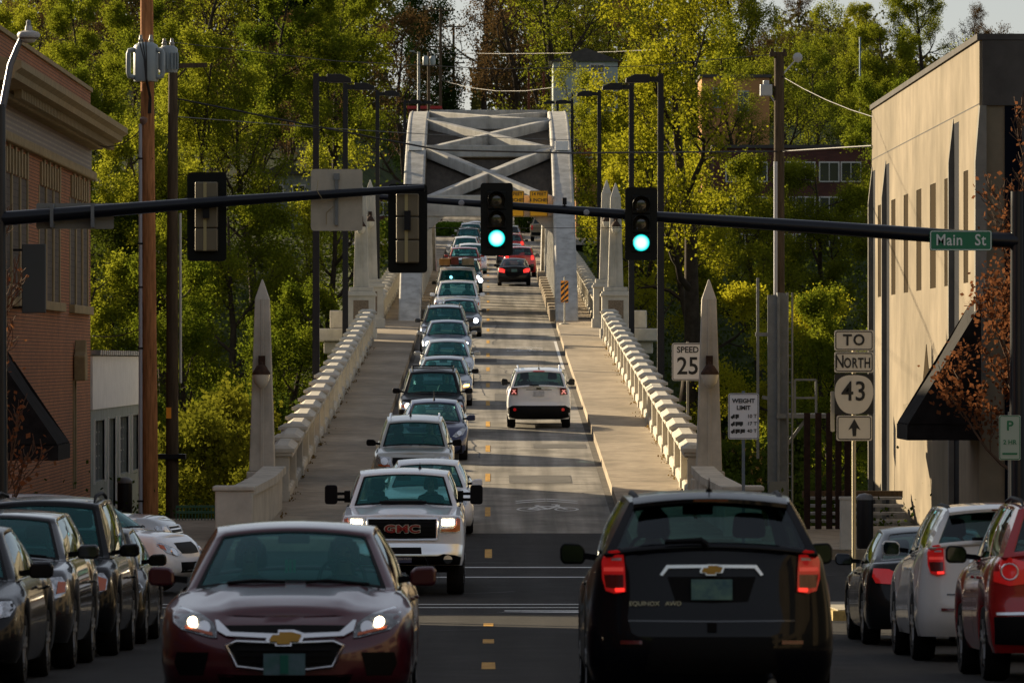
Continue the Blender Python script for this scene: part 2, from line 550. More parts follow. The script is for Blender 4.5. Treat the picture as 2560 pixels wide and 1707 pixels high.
# ---------------------------------------------------------------- the arch bridge
def ze(d): return 16.2 - 0.0063 * (281.0 - d) ** 2
def dze(d): return 0.0126 * (281.0 - d)
RIB0, RIB1 = 2.87, 3.80
br = root('arch_bridge', (0, 240, zr(240)), 'grey concrete arch bridge with crossed bracing overhead spanning the road', 'bridge')
O = br.location
for sgn in (-1, 1):
    b = MB(O)
    P = []
    ds_ = np.linspace(237.5, 323.5, 60)
    for d in ds_:
        s = dze(d); n = Vector((0, -s, 1)).normalized()
        c = Vector((0, d, ze(d)))
        dep = 1.7 if d < 260 or d > 302 else 1.4
        xa, xb = sgn * RIB0, sgn * RIB1
        lo = c - n * dep
        e = 0.05
        ring = [(xa, c.y, c.z - e), (xa + sgn * e, c.y, c.z), (xb - sgn * e, c.y, c.z), (xb, c.y, c.z - e), (xb, lo.y, lo.z), (xa, lo.y, lo.z)]
        P.append(ring + [ring[0]])
    b.grid(P)
    b.add([p for p in P[0][:6]], [tuple(range(6))]); b.add([p for p in P[-1][:6]], [tuple(range(6))])
    rib = b.build('arch_rib', M_conc, br)
    # raised edge fillets along the rib's top face
    f = MB(O)
    for xc in (sgn * (RIB0 + 0.1), sgn * (RIB1 - 0.1)):
        f.grid([[(xc + u, d, ze(d) + h) for u, h in ((-.025, -.01), (-.025, .02), (.025, .02), (.025, -.01))] for d in ds_])
    f.build('edge_fillet', M_conc, rib)
    # white plate on each rib
    pz = at(957 if sgn < 0 else 1298, 353, 260.6)
    p = MB(O); p.box((sgn * 3.35, 260.6, ze(260.6) + 0.22), (0.6, 0.3, 0.42))
    p.build('number_plate', mat('white sheet', (0.82, 0.82, 0.8), 0.5), rib, bevel=0.02)
NODES = [253.0, 261.5, 269.8, 278.0, 286.3, 294.6]
def vbar(b, P, Q, w, dep):
    P, Q = Vector(P), Vector(Q)
    h = Vector((Q.x - P.x, Q.y - P.y, 0)).normalized()
    n = Vector((-h.y, h.x, 0)) * w / 2
    dn = Vector((0, 0, -dep))
    vs = [P - n, P + n, Q + n, Q - n, P - n + dn, P + n + dn, Q + n + dn, Q - n + dn]
    b.add(vs, [(0, 1, 2, 3), (7, 6, 5, 4), (0, 4, 5, 1), (1, 5, 6, 2), (2, 6, 7, 3), (3, 7, 4, 0)])
for i, d in enumerate(NODES):
    b = MB(O); dep = 0.95 if i in (0, len(NODES) - 1) else 0.55
    b.box((0, d, ze(d) + 0.06 - dep / 2), (RIB0 * 2 - 0.004, 0.55, dep))
    st = b.build('strut', M_conc, br, bevel=0.04)
    if i == 0:
        for sgn in (-1, 1):      # haunch under the portal strut
            b = MB(O)
            z0 = ze(d) + 0.06 - dep
            b.prism([(sgn * (RIB0 - 0.003), z0 - 0.004), (sgn * (RIB0 - 0.9), z0 - 0.004), (sgn * (RIB0 - 0.3), z0 - 0.55), (sgn * (RIB0 - 0.003), z0 - 0.75)], 'y', d - 0.2, d + 0.2)
            b.build('haunch', M_conc, st)
    if i < len(NODES) - 1:
        e = NODES[i + 1]
        for k, sgn in enumerate((-1, 1)):
            b = MB(O)
            lift = 0.02 if k else 0.0
            vbar(b, (sgn * (RIB0 - .1), d + .1, ze(d) - 0.02 + lift), (-sgn * (RIB0 - .1), e - .1, ze(e) - 0.02 + lift), 0.5, 0.5)
            b.build('brace', M_conc, br, bevel=0.04)
        if i > 2: continue
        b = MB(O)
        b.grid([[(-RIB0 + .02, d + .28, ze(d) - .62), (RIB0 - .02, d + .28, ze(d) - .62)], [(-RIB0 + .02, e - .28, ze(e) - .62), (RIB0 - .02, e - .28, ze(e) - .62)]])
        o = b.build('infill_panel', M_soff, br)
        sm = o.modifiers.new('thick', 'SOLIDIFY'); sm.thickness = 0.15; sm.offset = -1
hang = None
for d in np.arange(244.9, 312, 4.15):
    for sgn in (-1, 1):
        top = ze(d) - 1.3
        bot = zr(d) + 0.2
        if top - bot < 0.6: continue
        b = MB(O); b.box((sgn * 3.32, d, (top + bot) / 2), (0.62, 0.5, top - bot))
        b.build('hanger', M_conc, br, bevel=0.03)
        b = MB(O); b.box((sgn * 2.88, d, zr(d) + 0.31), (0.5, 1.5, 0.5), shear=0.04)
        b.build('kerb_block', M_walk, br, bevel=0.03)
# deck beam under the road
b = MB(O)
P = []
for d in np.linspace(119, 380, 60):
    z = zr(d)
    P.append([(-4.9, d, z - 0.3), (-4.9, d, z - 0.95), (4.9, d, z - 0.95), (4.9, d, z - 0.3)])
b.grid(P)
b.build('deck_girder', M_conc, br)
for d in (170, 228, 330):
    b = MB(O)
    for sgn in (-1, 1): b.box((sgn * 3.6, d, zr(d) / 2 - 7), (1.3, 1.6, zr(d) + 12))
    b.build('pier', M_conc, br)
# outrigger seats of the main piers beside the pylons
for sgn in (-1, 1):
    b = MB(O)
    for z0, z1, xe, y0, y1 in ((5.24, 5.95, 6.22, 223.2, 227), (4.74, 5.236, 6.72, 222.6, 227.6), (4.25, 4.736, 6.45, 222.9, 227.3), (-12, 4.246, 6.2, 223.2, 227)):
        xa, xb = sorted((sgn * 5.25, sgn * xe))
        b.box(((xa + xb) / 2, (y0 + y1) / 2, (z0 + z1) / 2), (xb - xa, y1 - y0, z1 - z0))
    b.build('pier_seat', M_rail, br, bevel=0.05)

# hazard marker and clearance signs
M_orange = mat('sign orange', (1.0, 0.36, 0.02), 0.45)
M_signblk = mat('sign black', (0.012, 0.012, 0.012), 0.5)
M_signwht = mat('sign white', (0.66, 0.62, 0.53), 0.5, n_scale=3, n_amt=0.05)
M_yellow = mat('sign yellow', (1.0, 0.46, 0.0), 0.5)
M_signw2 = mat('sign white reflective', (0.78, 0.77, 0.76), 0.45)
M_post = mat('sign post steel', (0.30, 0.29, 0.25), 0.55, 0.5)
def rrect(w, h, r=0.04, n=4, cx=0, cz=0):
    pts = []
    for sx, sz, a0 in ((1, 1, 0), (-1, 1, 90), (-1, -1, 180), (1, -1, 270)):
        for k in range(n + 1):
            a = R(a0 + 90 * k / n)
            pts.append((cx + sx * (w / 2 - r) + r * math.cos(a), cz + sz * (h / 2 - r) + r * math.sin(a)))
    return pts
def plate(name, w, h, m, parent, loc=(0, 0, 0), t=0.004, r=0.04):
    b = MB(); b.prism(rrect(w, h, r), 'y', -t, t)
    return b.build(name, m, parent, loc=loc)
def ring_plate(name, w, h, lw, m, parent, loc, t=0.003, r=0.04):
    A, B_ = rrect(w, h, r), rrect(w - 2 * lw, h - 2 * lw, max(.005, r - lw))
    n = len(A)
    b = MB()
    b.add([(p[0], -t, p[1]) for p in A] + [(p[0], -t, p[1]) for p in B_], [(i, (i + 1) % n, n + (i + 1) % n, n + i) for i in range(n)])
    return b.build(name, m, parent, loc=loc)
hz = root('hazard_marker', (at(1297, 741, 236)[0], 236, zr(236) + 0.24), 'orange and black striped hazard marker on a thin post before the arch', 'sign')
b = MB(); b.tube([(0, 0.02, 0), (0, 0.02, 1.95)], 0.03); b.lathe((0, .02, 0), [(0.22, 0), (0.2, 0.03), (0.05, 0.06)], 12)
b.build('post', M_post, hz)
pl = plate('panel', 0.32, 0.9, M_orange, hz, (0, 0, 1.35), r=0.03)
b = MB()
for k in range(-3, 5):     # diagonal stripes clipped to the panel
    z0 = k * 0.24 - 0.1
    pts = []
    a = [(-.155, z0 - .155), (.155, z0 + .155), (.155, z0 + .275), (-.155, z0 - .035)]
    q = [(x, max(-.44, min(.44, z))) for x, z in a]
    if abs(q[0][1] - q[3][1]) < 1e-4 and abs(q[1][1] - q[2][1]) < 1e-4: continue
    b.add([(x, -0.008, z) for x, z in q], [(0, 1, 2, 3)])
b.build('stripe', M_signblk, pl)
for k, (px, lab) in enumerate(((1238, 'right of the two yellow height limit signs on the bridge portal'), (1183, 'yellow height limit sign on the bridge portal partly behind the green signal'))):
    p = at(px, 470, 251.8)
    s = root('clearance_sign', (p.x, 252.3, p.z), lab, 'sign', 'yellow height limit signs')
    pl = plate('panel', 0.82, 1.15, M_yellow, s, (0, 0, 0.05), r=0.05)
    ring_plate('border', 0.80, 1.13, 0.025, M_signblk, pl, (0, -0.006, 0))
    text('lettering', '14 FEET\n4 INCHES', 0.2, M_signblk, s, (0, -0.01, 0.34), offset=0.004, line=1.35)
    text('lettering', '>   <', 0.28, M_signblk, s, (0, -0.01, -0.2), offset=0.004)

# ---------------------------------------------------------------- railings
SL = 0.042
UN = 4.6
def gable(w, h0, h1): return [(-w / 2, 0), (w / 2, 0), (w / 2, h0), (w * .22, h1), (-w * .22, h1), (-w / 2, h0)]
def unit_meshes():
    U = {}
    b = MB(); b.box((0, 0, 0.5), (0.44, 0.46, 1.06)); b.box((0, 0, 0.06), (0.5, 0.52, 0.3))
    U['post'] = b.mesh('post', M_rail)
    b = MB(); b.box((0, 0, 1.03), (0.58, 0.58, 0.08)); b.box((0, 0, 1.11), (0.70, 0.66, 0.08)); b.box((0, 0, 1.19), (0.66, 0.62, 0.08), taper=0.6)
    U['post_cap'] = b.mesh('post_cap', M_rail)
    ln = UN - .5
    b = MB(); b.prism([(x, 0.94 + z) for x, z in gable(0.56, 0.09, 0.20)], 'y', -ln / 2, ln / 2)
    b.v = [(x, y, z + SL * y) for x, y, z in b.v]
    U['coping'] = b.mesh('coping', M_rail)
    b = MB(); b.prism([(-.2, -.1), (.2, -.1), (.2, .16), (.15, .2), (-.15, .2), (-.2, .16)], 'y', -ln / 2, ln / 2)
    b.v = [(x, y, z + SL * y) for x, y, z in b.v]
    U['plinth'] = b.mesh('plinth', M_rail)
    b = MB(); b.box((0, 0, 0.57), (0.17, 0.17, 0.76))
    U['baluster'] = b.mesh('baluster', M_rail)
    return U
U = unit_meshes()
NB = 12
def railing(sgn, d0, n, near, label):
    x = sgn * 4.64
    r = root('bridge_railing', (x, d0, zr(d0) + 0.24), label, 'railing')
    o = Vector(r.location)
    bars = MB()
    for i in range(n + 1):
        d = d0 + i * UN
        off = (0, d - d0, zr(d) + 0.24 - o.z)
        p = link_mesh('post', U['post'], r, off)
        link_mesh('post_cap', U['post_cap'], p)
        if i == n: break
        dm = d + UN / 2
        off = (0, dm - d0, zr(dm) + 0.24 - o.z)
        link_mesh('coping', U['coping'], r, off)
        link_mesh('plinth', U['plinth'], r, off)
        for k in range(NB):
            dk = d + 0.42 + (k + 0.5) * (UN - .84) / NB
            ok = (0, dk - d0, zr(dk) + 0.24 - o.z)
            if i < near: link_mesh('baluster', U['baluster'], r, ok)
            else: bars.box((0, ok[1], ok[2] + 0.57), (0.17, 0.17, 0.76))
    if bars.v: tag(bars.build('balusters', M_rail, r), kind='stuff')
    return r
railing(-1, 126.2, 20, 9, 'left concrete balustrade of the bridge approach with gabled coping, shaded inside')
railing(1, 126.2, 20, 9, 'right concrete balustrade of the bridge approach, sunlit, behind the speed sign')
railing(-1, 234.5, 31, 0, 'concrete balustrade left of the arch beyond the pylons')
railing(1, 234.5, 31, 0, 'concrete balustrade right of the arch beyond the pylons')

# end walls between the obelisks and the crossing
for sgn, lab in ((-1, 'low concrete end wall of the balustrade beside the dark red sedan'), (1, 'low concrete end wall of the balustrade hidden behind the black SUV')):
    r = root('end_wall', (sgn * 4.8, 118, zr(118)), lab, 'wall')
    ox = Vector(r.location)
    pts = [(4.64, 123.4), (4.72, 119.5), (5.02, 114.6)]
    b = MB(ox); c = MB(ox)
    for (xa, da), (xb, db) in zip(pts[:-1], pts[1:]):
        for q, w, z0, z1 in ((b, .34, -0.3, 1.0), (c, .5, 1.003, 1.16)):
            A = Vector((sgn * xa, da, 0)); B_ = Vector((sgn * xb, db, 0))
            h = (B_ - A).normalized(); n = Vector((-h.y, h.x, 0)) * w / 2
            vs = []
            for zz in (z0, z1):
                vs += [A - n + Vector((0, 0, zr(da) + zz)), A + n + Vector((0, 0, zr(da) + zz)), B_ + n + Vector((0, 0, zr(db) + zz)), B_ - n + Vector((0, 0, zr(db) + zz))]
            q.add(vs, [(3, 2, 1, 0), (4, 5, 6, 7), (0, 1, 5, 4), (1, 2, 6, 5), (2, 3, 7, 6), (3, 0, 4, 7)])
    b.build('panel', M_rail, r); c.build('coping', M_rail, r)
    b = MB(ox); b.box((sgn * 5.1, 114.3, zr(114.3) + 0.5), (0.75, 0.75, 1.3)); b.box((sgn * 5.1, 114.3, zr(114.3) + 1.19), (0.85, 0.85, 0.1))
    b.build('end_post', M_rail, r, bevel=0.03)

# ---------------------------------------------------------------- obelisks and pylons with lamps
M_rust = mat('rusty iron', (0.05, 0.028, 0.018), 0.8, n_scale=12, n_amt=0.4)
M_globe = mat('milky lamp globe', (0.62, 0.58, 0.48), 0.25, coat=0.4)
M_aggr = mat('exposed aggregate', (0.22, 0.17, 0.12), 0.95, n_scale=30, n_amt=0.5, bump=0.6, b_scale=40)
def obelisk(x, d, zb, ped_h, ped_w, w0, w1, h, lab, lamp_z, panel=False, group=None):
    r = root('lamp_obelisk', (x, d, zb), lab, 'obelisk', group)
    b = MB(); b.box((0, 0, ped_h / 2 - 0.3), (ped_w, ped_w, ped_h + 0.6)); b.box((0, 0, ped_h + 0.08), (ped_w * 0.86, ped_w * .86, 0.16))
    if panel:
        b.box((0, 0, 0.2), (ped_w * 1.12, ped_w * 1.12, 0.4)); b.box((0, 0, ped_h - 0.14), (ped_w * 1.1, ped_w * 1.1, 0.12))
    p = b.build('pedestal', M_rail, r, bevel=0.025)
    if panel:
        b = MB(); b.box((0, -ped_w / 2 - .002, ped_h * 0.56), (ped_w * 0.55, 0.02, ped_h * 0.5)); b.build('panel', M_aggr, p)
    z0 = ped_h + 0.163
    b = MB()
    hs = h - w1 * 1.5
    ring = lambda w, z: [(-w / 2, -w / 2, z), (w / 2, -w / 2, z), (w / 2, w / 2, z), (-w / 2, w / 2, z)]
    b.add(ring(w0, z0) + ring(w1, z0 + hs) + [(0, 0, z0 + h)], [(0, 1, 5, 4), (1, 2, 6, 5), (2, 3, 7, 6), (3, 0, 4, 7), (4, 5, 8), (5, 6, 8), (6, 7, 8), (7, 4, 8), (3, 2, 1, 0)])
    sh = b.build('shaft', M_rail, r, bevel=0.02)
    g = MB()   # raised centre fillet of the front face
    a = (w0 - w1) / 2 / hs
    g.add([(-.035, -w0 / 2 - .012, z0), (.035, -w0 / 2 - .012, z0), (.03, -w1 / 2 - .012, z0 + hs), (-.03, -w1 / 2 - .012, z0 + hs),
           (-.045, -w0 / 2 + .002, z0), (.045, -w0 / 2 + .002, z0), (.04, -w1 / 2 + .002, z0 + hs), (-.04, -w1 / 2 + .002, z0 + hs)],
          [(0, 1, 2, 3), (4, 0, 3, 7), (1, 5, 6, 2), (3, 2, 6, 7)])
    g.build('fillet', M_rail, sh)
    ly = -w0 / 2 - 0.05
    lm = MB(); lm.box((0, ly + 0.04, lamp_z + 0.34), (0.15, 0.1, 0.24)); lm.tube([(0, ly + 0.02, lamp_z + 0.2), (0, ly - 0.16, lamp_z + 0.3), (0, ly - 0.2, lamp_z + 0.2)], 0.035, 6)
    lm.lathe((0, ly - 0.2, lamp_z), [(0.06, 0.26), (0.1, 0.24), (0.17, 0.13), (0.2, 0.08), (0.2, 0.05)], 14)
    lb = lm.build('lamp_bracket', M_rust, r, smooth=50)
    gl = MB(); gl.lathe((0, ly - 0.2, lamp_z), [(0.19, 0.05), (0.185, -0.02), (0.15, -0.14), (0.08, -0.22), (0.03, -0.25), (0.005, -0.26)], 14)
    gl.build('lamp_globe', M_globe, r, smooth=60)
    return r
zp = zr(124.6)
for sgn, lab in ((-1, 'tall concrete lamp obelisk at the left end of the near balustrade'), (1, 'tall concrete lamp obelisk covering the edge of the speed sign')):
    obelisk(-4.95 if sgn < 0 else 4.83, 124.6, zp + 0.2, 0.62, 0.78, 0.56, 0.32, 4.24, lab, 2.85)
for sgn in (-1, 1):
    for k, d in enumerate((221.5, 232.5)):
        lab = ('front' if k == 0 else 'rear') + ' pylon with lamp of the pair ' + ('left' if sgn < 0 else 'right') + ' of the arch portal'
        obelisk(sgn * (4.95 - 0.12 * k), d, zr(d) + 0.2, 1.85, 1.08, 0.6, 0.4, 4.1, lab, 4.3, panel=True)

# ---------------------------------------------------------------- bridge light poles
M_pole = mat('dark bronze pole', (0.014, 0.014, 0.016), 0.5, spec=0.25)
k = 0
for d in (166, 200, 258, 342, 413):
    for sgn in (-1, 1):
        where = {166: 'nearest', 200: 'second', 258: 'third', 342: 'fourth', 413: 'farthest'}[d]
        p = root('street_light', (sgn * 5.03, d, zr(d) + 0.55), f'{where} dark square light pole along the {"left" if sgn < 0 else "right"} side of the bridge', 'street light', 'square light poles along the bridge')
        b = MB(); b.box((0, 0, 4.75), (0.21, 0.21, 9.5), taper=0.8); b.build('pole', M_pole, p)
        b = MB(); b.box((0, -0.05, 0.12), (0.55, 0.5, 0.3), taper=0.8); b.box((-sgn * .05, 0, -0.2), (0.5, 0.3, 0.4)); b.build('base', M_pole, p)
        b = MB(); b.bar((0, 0, 9.33), (-sgn * 0.4, 0, 9.33), 0.11, 0.16); b.build('arm', M_pole, p)
        b = MB(); b.prism([(-sgn * .32, 9.23), (-sgn * .32, 9.47), (-sgn * .75, 9.47), (-sgn * 1.02, 9.35), (-sgn * 1.03, 9.22)], 'y', -0.2, 0.2)
        b.build('lamp_head', M_pole, p, bevel=0.02)
# ---------------------------------------------------------------- vehicles
def paint(name, col, metal=0.35, rough=0.32):
    dk = max(col) < .02
    m = mat('paint ' + name, col, rough, metal, coat=.4 if dk else 1.0, spec=.08 if dk else .5)
    return m
M_glassF = glass('windscreen glass', (0.42, 0.78, 0.76), .6, veil=0.2, vcol=(.015, .30, .31))
M_glassS = glass('side glass', (0.22, 0.30, 0.30), 1.1)
M_glassP = glass('privacy glass', (0.16, 0.24, 0.25), 1.0)
M_glassR = glass('rear glass', (0.55, 0.74, 0.73), .8)
M_rub = mat('tyre rubber', (0.012, 0.012, 0.012), 0.85, n_scale=8, n_amt=0.3)
M_rimm = mat('alloy rim', (0.42, 0.42, 0.42), 0.3, 0.85)
M_rimd = mat('dark rim', (0.08, 0.08, 0.08), 0.4, 0.6)
M_chrome = mat('chrome', (0.88, 0.9, 0.92), 0.28, 1.0)
M_mirg = mat('mirror glass', (0.05, 0.06, 0.075), 0.05, 1.0)
M_plast = mat('black plastic', (0.006, 0.006, 0.007), 0.6, spec=.12)
M_gril = mat('grille black', (0.002, 0.002, 0.002), 0.6, spec=.15)
M_int = mat('cabin trim', (0.022, 0.023, 0.026), 0.8)
M_seat = mat('seat cloth', (0.03, 0.032, 0.036), 0.9)
M_seatL = mat('light seat cloth', (0.16, 0.145, 0.12), 0.9)
M_lens = mat('headlamp lens', (0.5, 0.52, 0.54), 0.12, 0.75, n_scale=26, n_amt=0.55, coat=1.0)
M_lensd = mat('dark headlamp lens', (0.16, 0.17, 0.18), 0.12, 0.7, n_scale=22, n_amt=0.7, coat=1.0)
M_amber = mat('amber lens', (0.55, 0.10, 0.01), 0.2, coat=1.0)
M_tail = mat('tail lamp red', (0.42, 0.008, 0.01), 0.18, coat=1.0, emit=(1, 0.02, 0.02), e_str=0.06)
M_brake = mat('brake lamp lit', (0.5, 0.01, 0.01), 0.2, coat=1.0, emit=(1, 0.03, 0.02), e_str=.6)
M_taild = mat('tail lamp deep red', (0.12, 0.004, 0.005), 0.2, coat=1.0)
M_on = mat('lit headlamp bulb', (1, 0.9, 0.7), 0.3, emit=(1.0, 0.80, 0.50), e_str=7.0)
M_onw = mat('lit xenon bulb', (1, 1, 1), 0.3, emit=(0.85, 0.9, 1.0), e_str=6.0)
M_blink = mat('lit turn signal', (1, 0.4, 0.05), 0.3, emit=(1.0, 0.42, 0.08), e_str=5.0)
M_gold = mat('gold emblem', (0.36, 0.20, 0.035), 0.35, 0.7)
M_plateb = mat('licence plate', (0.10, 0.16, 0.22), 0.5, n_scale=6, col2=(0.02, 0.12, 0.10), n_amt=.1)
M_platew = mat('white licence plate', (0.5, 0.52, 0.55), 0.5, n_scale=9, n_amt=0.2)
M_under = mat('underbody', (0.008, 0.008, 0.008), 0.9)

def interp(pts, x):
    return float(np.interp(x, [p[0] for p in pts], [p[1] for p in pts]))
def smooth_pts(pts, x, w=0.12):
    return (interp(pts, x - w) + 2 * interp(pts, x) + interp(pts, x + w)) / 4

class Car:
    """body = wrap-around wall + lid (hood, deck), glasshouse = curved patches with window openings"""
    def __init__(c, name, S, color, pos, label, cat='car', group=None, away=False, yaw=None, pitch=None):
        c.S = S
        X, d = pos
        L = S['L']
        rz = (math.pi if away else 0.0) if yaw is None else yaw
        y0 = d + L if away and yaw is None else d
        z0 = zr(d + L / 2) + 0.0
        sl = slope(d + L / 2)
        pt = (math.atan(sl) * (-1 if away else 1)) if pitch is None else pitch
        if yaw is None: z0 = z0 - sl * L / 2 * (-1 if away else 1)
        c.r = root(name, (X, y0, z0), label, cat, group)
        c.r.rotation_euler = (pt, 0, rz)
        c.paint = color
        c.body()
        c.house()
        c.bvh_make()
        c.wheels()
        c.interior()
    # -- lower body
    def ztop(c, y): return smooth_pts(c.S['top'], y, c.S.get('tw', 0.1))
    def outline(c):
        S = c.S; L, W = S['L'], S['W'] / 2
        F, RR, n, m = S.get('F', 0.55), S.get('RR', 0.4), S.get('fn', 2.8), S.get('rn', 3.4)
        pts = []
        for i in range(15):
            a = (i / 14) * math.pi / 2
            x = W * math.sin(a) ** (2 / n); y = F * (1 - max(0, math.cos(a)) ** (2 / n))
            pts.append((x, y, math.cos(a), 0.0))
        for y in np.linspace(F, L - RR, 56)[1:-1]:
            pts.append((W, float(y), 0, 0))
        for i in range(12, -1, -1):
            a = (i / 12) * math.pi / 2
            x = W * math.sin(a) ** (2 / m); y = L - RR * (1 - max(0, math.cos(a)) ** (2 / m))
            pts.append((x, y, 0, math.cos(a)))
        return pts
    def body(c):
        S = c.S; L, W, zb = S['L'], S['W'] / 2, S.get('zb', 0.22)
        pts = c.outline()
        T = S.get('T', [0, .12, .25, .38, .5, .62, .74, .86, .95, 1.0])
        side = S.get('side', [(0, .94), (.12, .975), (.3, .995), (.5, 1), (.7, .985), (.86, .955), (.95, .925), (1, .89)])
        nose = S.get('nose', [(0, .16), (.12, .06), (.25, 0), (.5, 0), (.62, .02), (.74, .06), (.86, .13), (.95, .22), (1, .34)])
        tail = S.get('tail', [(0, .12), (.15, .02), (.3, 0), (.5, .02), (.7, .05), (.9, .08), (1, .14)])
        yf, yr, Ra, zc = S['yf'], S['yr'], S['Rw'] + 0.055, S['Rw']
        c.rows = []
        for t in T:
            row = []
            for (x, y, fr, re) in pts:
                yy = y + interp(nose, t) * fr ** 0.8 - interp(tail, t) * re ** 0.8
                zt_ = c.ztop(yy)
                lo = zb + (S.get('zf', 0.0) if fr > 0 else 0)
                for yw in (yf, yr):
                    dy = abs(yy - yw)
                    if dy < Ra: lo = max(lo, zc + math.sqrt(Ra * Ra - dy * dy))
                lo = min(lo, zt_ - 0.1)
                xx = x * interp(side, t)
                bulge = S.get('flare', 0.0)
                for yw in (yf, yr):
                    dy = abs(yy - yw)
                    if bulge and dy < Ra * 1.35 and t < 0.6: xx += bulge * (1 - t / 0.6) * min(1, (Ra * 1.35 - dy) / (0.35 * Ra))if x > W * .8 else 0
                row.append((xx, yy, lo + t * (zt_ - lo)))
            c.rows.append(row)
        b = MB(); n = len(pts)
        full = [[(-p[0], p[1], p[2]) for p in reversed(row)] + [p for p in row[1:]] for row in c.rows]
        # reversed row starts at rear centre, runs down the left side to the front centre, then the right side to the rear centre
        b.grid(full)
        # inner return of the arch lips / sills
        low = full[0]
        b.grid([[(p[0] * 0.86, p[1], p[2] + 0.01) for p in low], low])
        # lid
        top = c.rows[-1]
        cam_ = S.get('camber', 0.05)
        hb = S.get('hood', None)
        lid_pts = []
        for (x, y, z) in top:
            ln = []
            for s in np.linspace(0, 1, 9):
                xx = x * (1 - s)
                k = min(1, x / (W * 0.6))
                zz = z + cam_ * k * (1 - (1 - s) ** 2) + (hb(xx, y) * k if hb else 0)
                ln.append((xx, y, zz))
            lid_pts.append(ln)
        g = S['gh']
        ya, yb = g['yb0'] + 0.02, g['yb1'] - 0.02
        li, lb = MB(), MB()
        for sg in (1, -1):
            for i in range(n - 1):
                ymid = (top[i][1] + top[i + 1][1]) / 2
                q = li if ya < ymid < yb else lb
                for k in range(8):
                    vs = [lid_pts[i][k], lid_pts[i + 1][k], lid_pts[i + 1][k + 1], lid_pts[i][k + 1]]
                    q.add([(sg * v[0], v[1], v[2]) for v in vs], [(0, 1, 2, 3)])
        b.add(lb.v, lb.f)
        me = b.mesh('body', c.paint)
        bm = bmesh.new(); bm.from_mesh(me); bmesh.ops.remove_doubles(bm, verts=bm.verts, dist=0.0015)
        bmesh.ops.recalc_face_normals(bm, faces=bm.faces)
        bm.to_mesh(me); bm.free()
        for p in me.polygons: p.use_smooth = True
        me.set_sharp_from_angle(angle=R(40))
        c.bo = link_mesh('body', me, c.r)
        li.v = [(v[0] * .985, v[1], v[2] - .01) for v in li.v]
        c.tray = li
        # underbody
        u = MB(); u.box((0, L / 2, zb + 0.12), (W * 1.66, L * 0.9, 0.2)); u.box((0, L / 2, zb + .3), (W * 1.5, L * 0.86, 0.3))
        u.build('underbody', M_under, c.r)
    # -- glasshouse
    def house(c):
        S = c.S; g = S['gh']
        nu, nv = 14, 6
        xb, xt = g['xb'], g['xt']
        zb0, zb1 = c.ztop(g['yb0']) + g.get('lift', 0.0), c.ztop(g['yb1']) + g.get('lift', 0.0)
        bow, rbow = g.get('bow', 0.16), g.get('rbow', 0.10)
        tbow = g.get('tbow', 0.07)
        yt0, yt1, zt0, zt1, zm = g['yt0'], g['yt1'], g['zt0'], g['zt1'], g['zm']
        cam_ = S.get('camber', 0.05)
        rc = g.get('rc', 0.05)
        xbr = g.get('xbr', xb); xtr = g.get('xtr', xt)
        def lower(y):     # body edge height along the side
            return c.ztop(y) - 0.012
        def roofz(y):
            t = (y - yt0) / (yt1 - yt0)
            base = zt0 + (zt1 - zt0) * t
            mid = zm - (zt0 + zt1) / 2
            return base + mid * 4 * t * (1 - t)
        def front(u, v):   # u -1..1 , v 0..1
            B_ = Vector((u * xb, g['yb0'] - bow * (1 - u * u), lower(g['yb0']) + cam_ * (1 - u * u)))
            T_ = Vector((u * xt, yt0 - tbow * (1 - u * u), zt0 + rc * (1 - u * u)))
            p = B_.lerp(T_, v); k = math.sin(math.pi * v) * g.get('wbulge', 0.03) * (1 - u ** 4)
            return p + Vector((0, -k * 0.5, k * 0.9))
        def rear(u, v):
            B_ = Vector((u * xbr, g['yb1'] + rbow * (1 - u * u), lower(g['yb1']) + cam_ * (1 - u * u)))
            T_ = Vector((u * xtr, yt1 + tbow * (1 - u * u), zt1 + rc * (1 - u * u)))
            p = B_.lerp(T_, v); k = math.sin(math.pi * v) * g.get('rbulge', 0.03) * (1 - u ** 4)
            return p + Vector((0, k * 0.6, k * 0.7))
        def sidep(u, v, sg):
            yb = g['yb0'] + (g['yb1'] - g['yb0']) * u
            yt = yt0 + (yt1 - yt0) * u
            B_ = Vector((xb + (xbr - xb) * u, yb, lower(yb)))
            T_ = Vector((xt + (xtr - xt) * u, yt, roofz(yt)))
            p = B_.lerp(T_, v)
            bul = math.sin(math.pi * v) * 0.035 * max(0, math.sin(math.pi * u)) ** .5 + math.sin(math.pi * u) * 0.03
            return Vector(((p.x + bul) * sg, p.y, p.z))
        def roofp(u, w):
            y = yt0 + (yt1 - yt0) * w
            bx = xt + (xtr - xt) * w + math.sin(math.pi * w) * 0.03
            yo = -tbow * (1 - u * u) * (1 - w) + tbow * (1 - u * u) * w
            return Vector((u * bx, y + yo, roofz(y) + rc * (1 - u * u)))
        sh = MB()
        def patch(fn, ub, vb, holes, glm, gname, order=1):
            """ub, vb: break lists; holes: list of (u0,u1,v0,v1)"""
            gl = {}
            for i in range(len(ub) - 1):
                for j in range(len(vb) - 1):
                    um, vm = (ub[i] + ub[i + 1]) / 2, (vb[j] + vb[j + 1]) / 2
                    q = [fn(ub[i], vb[j]), fn(ub[i + 1], vb[j]), fn(ub[i + 1], vb[j + 1]), fn(ub[i], vb[j + 1])]
                    hit = None
                    for hi, h in enumerate(holes):
                        if h[0] < um < h[1] and h[2] < vm < h[3]: hit = hi
                    if hit is None: sh.add(q, [(0, 1, 2, 3)])
                    else: gl.setdefault(hit, MB()).add(q, [(0, 1, 2, 3)])
            out = []
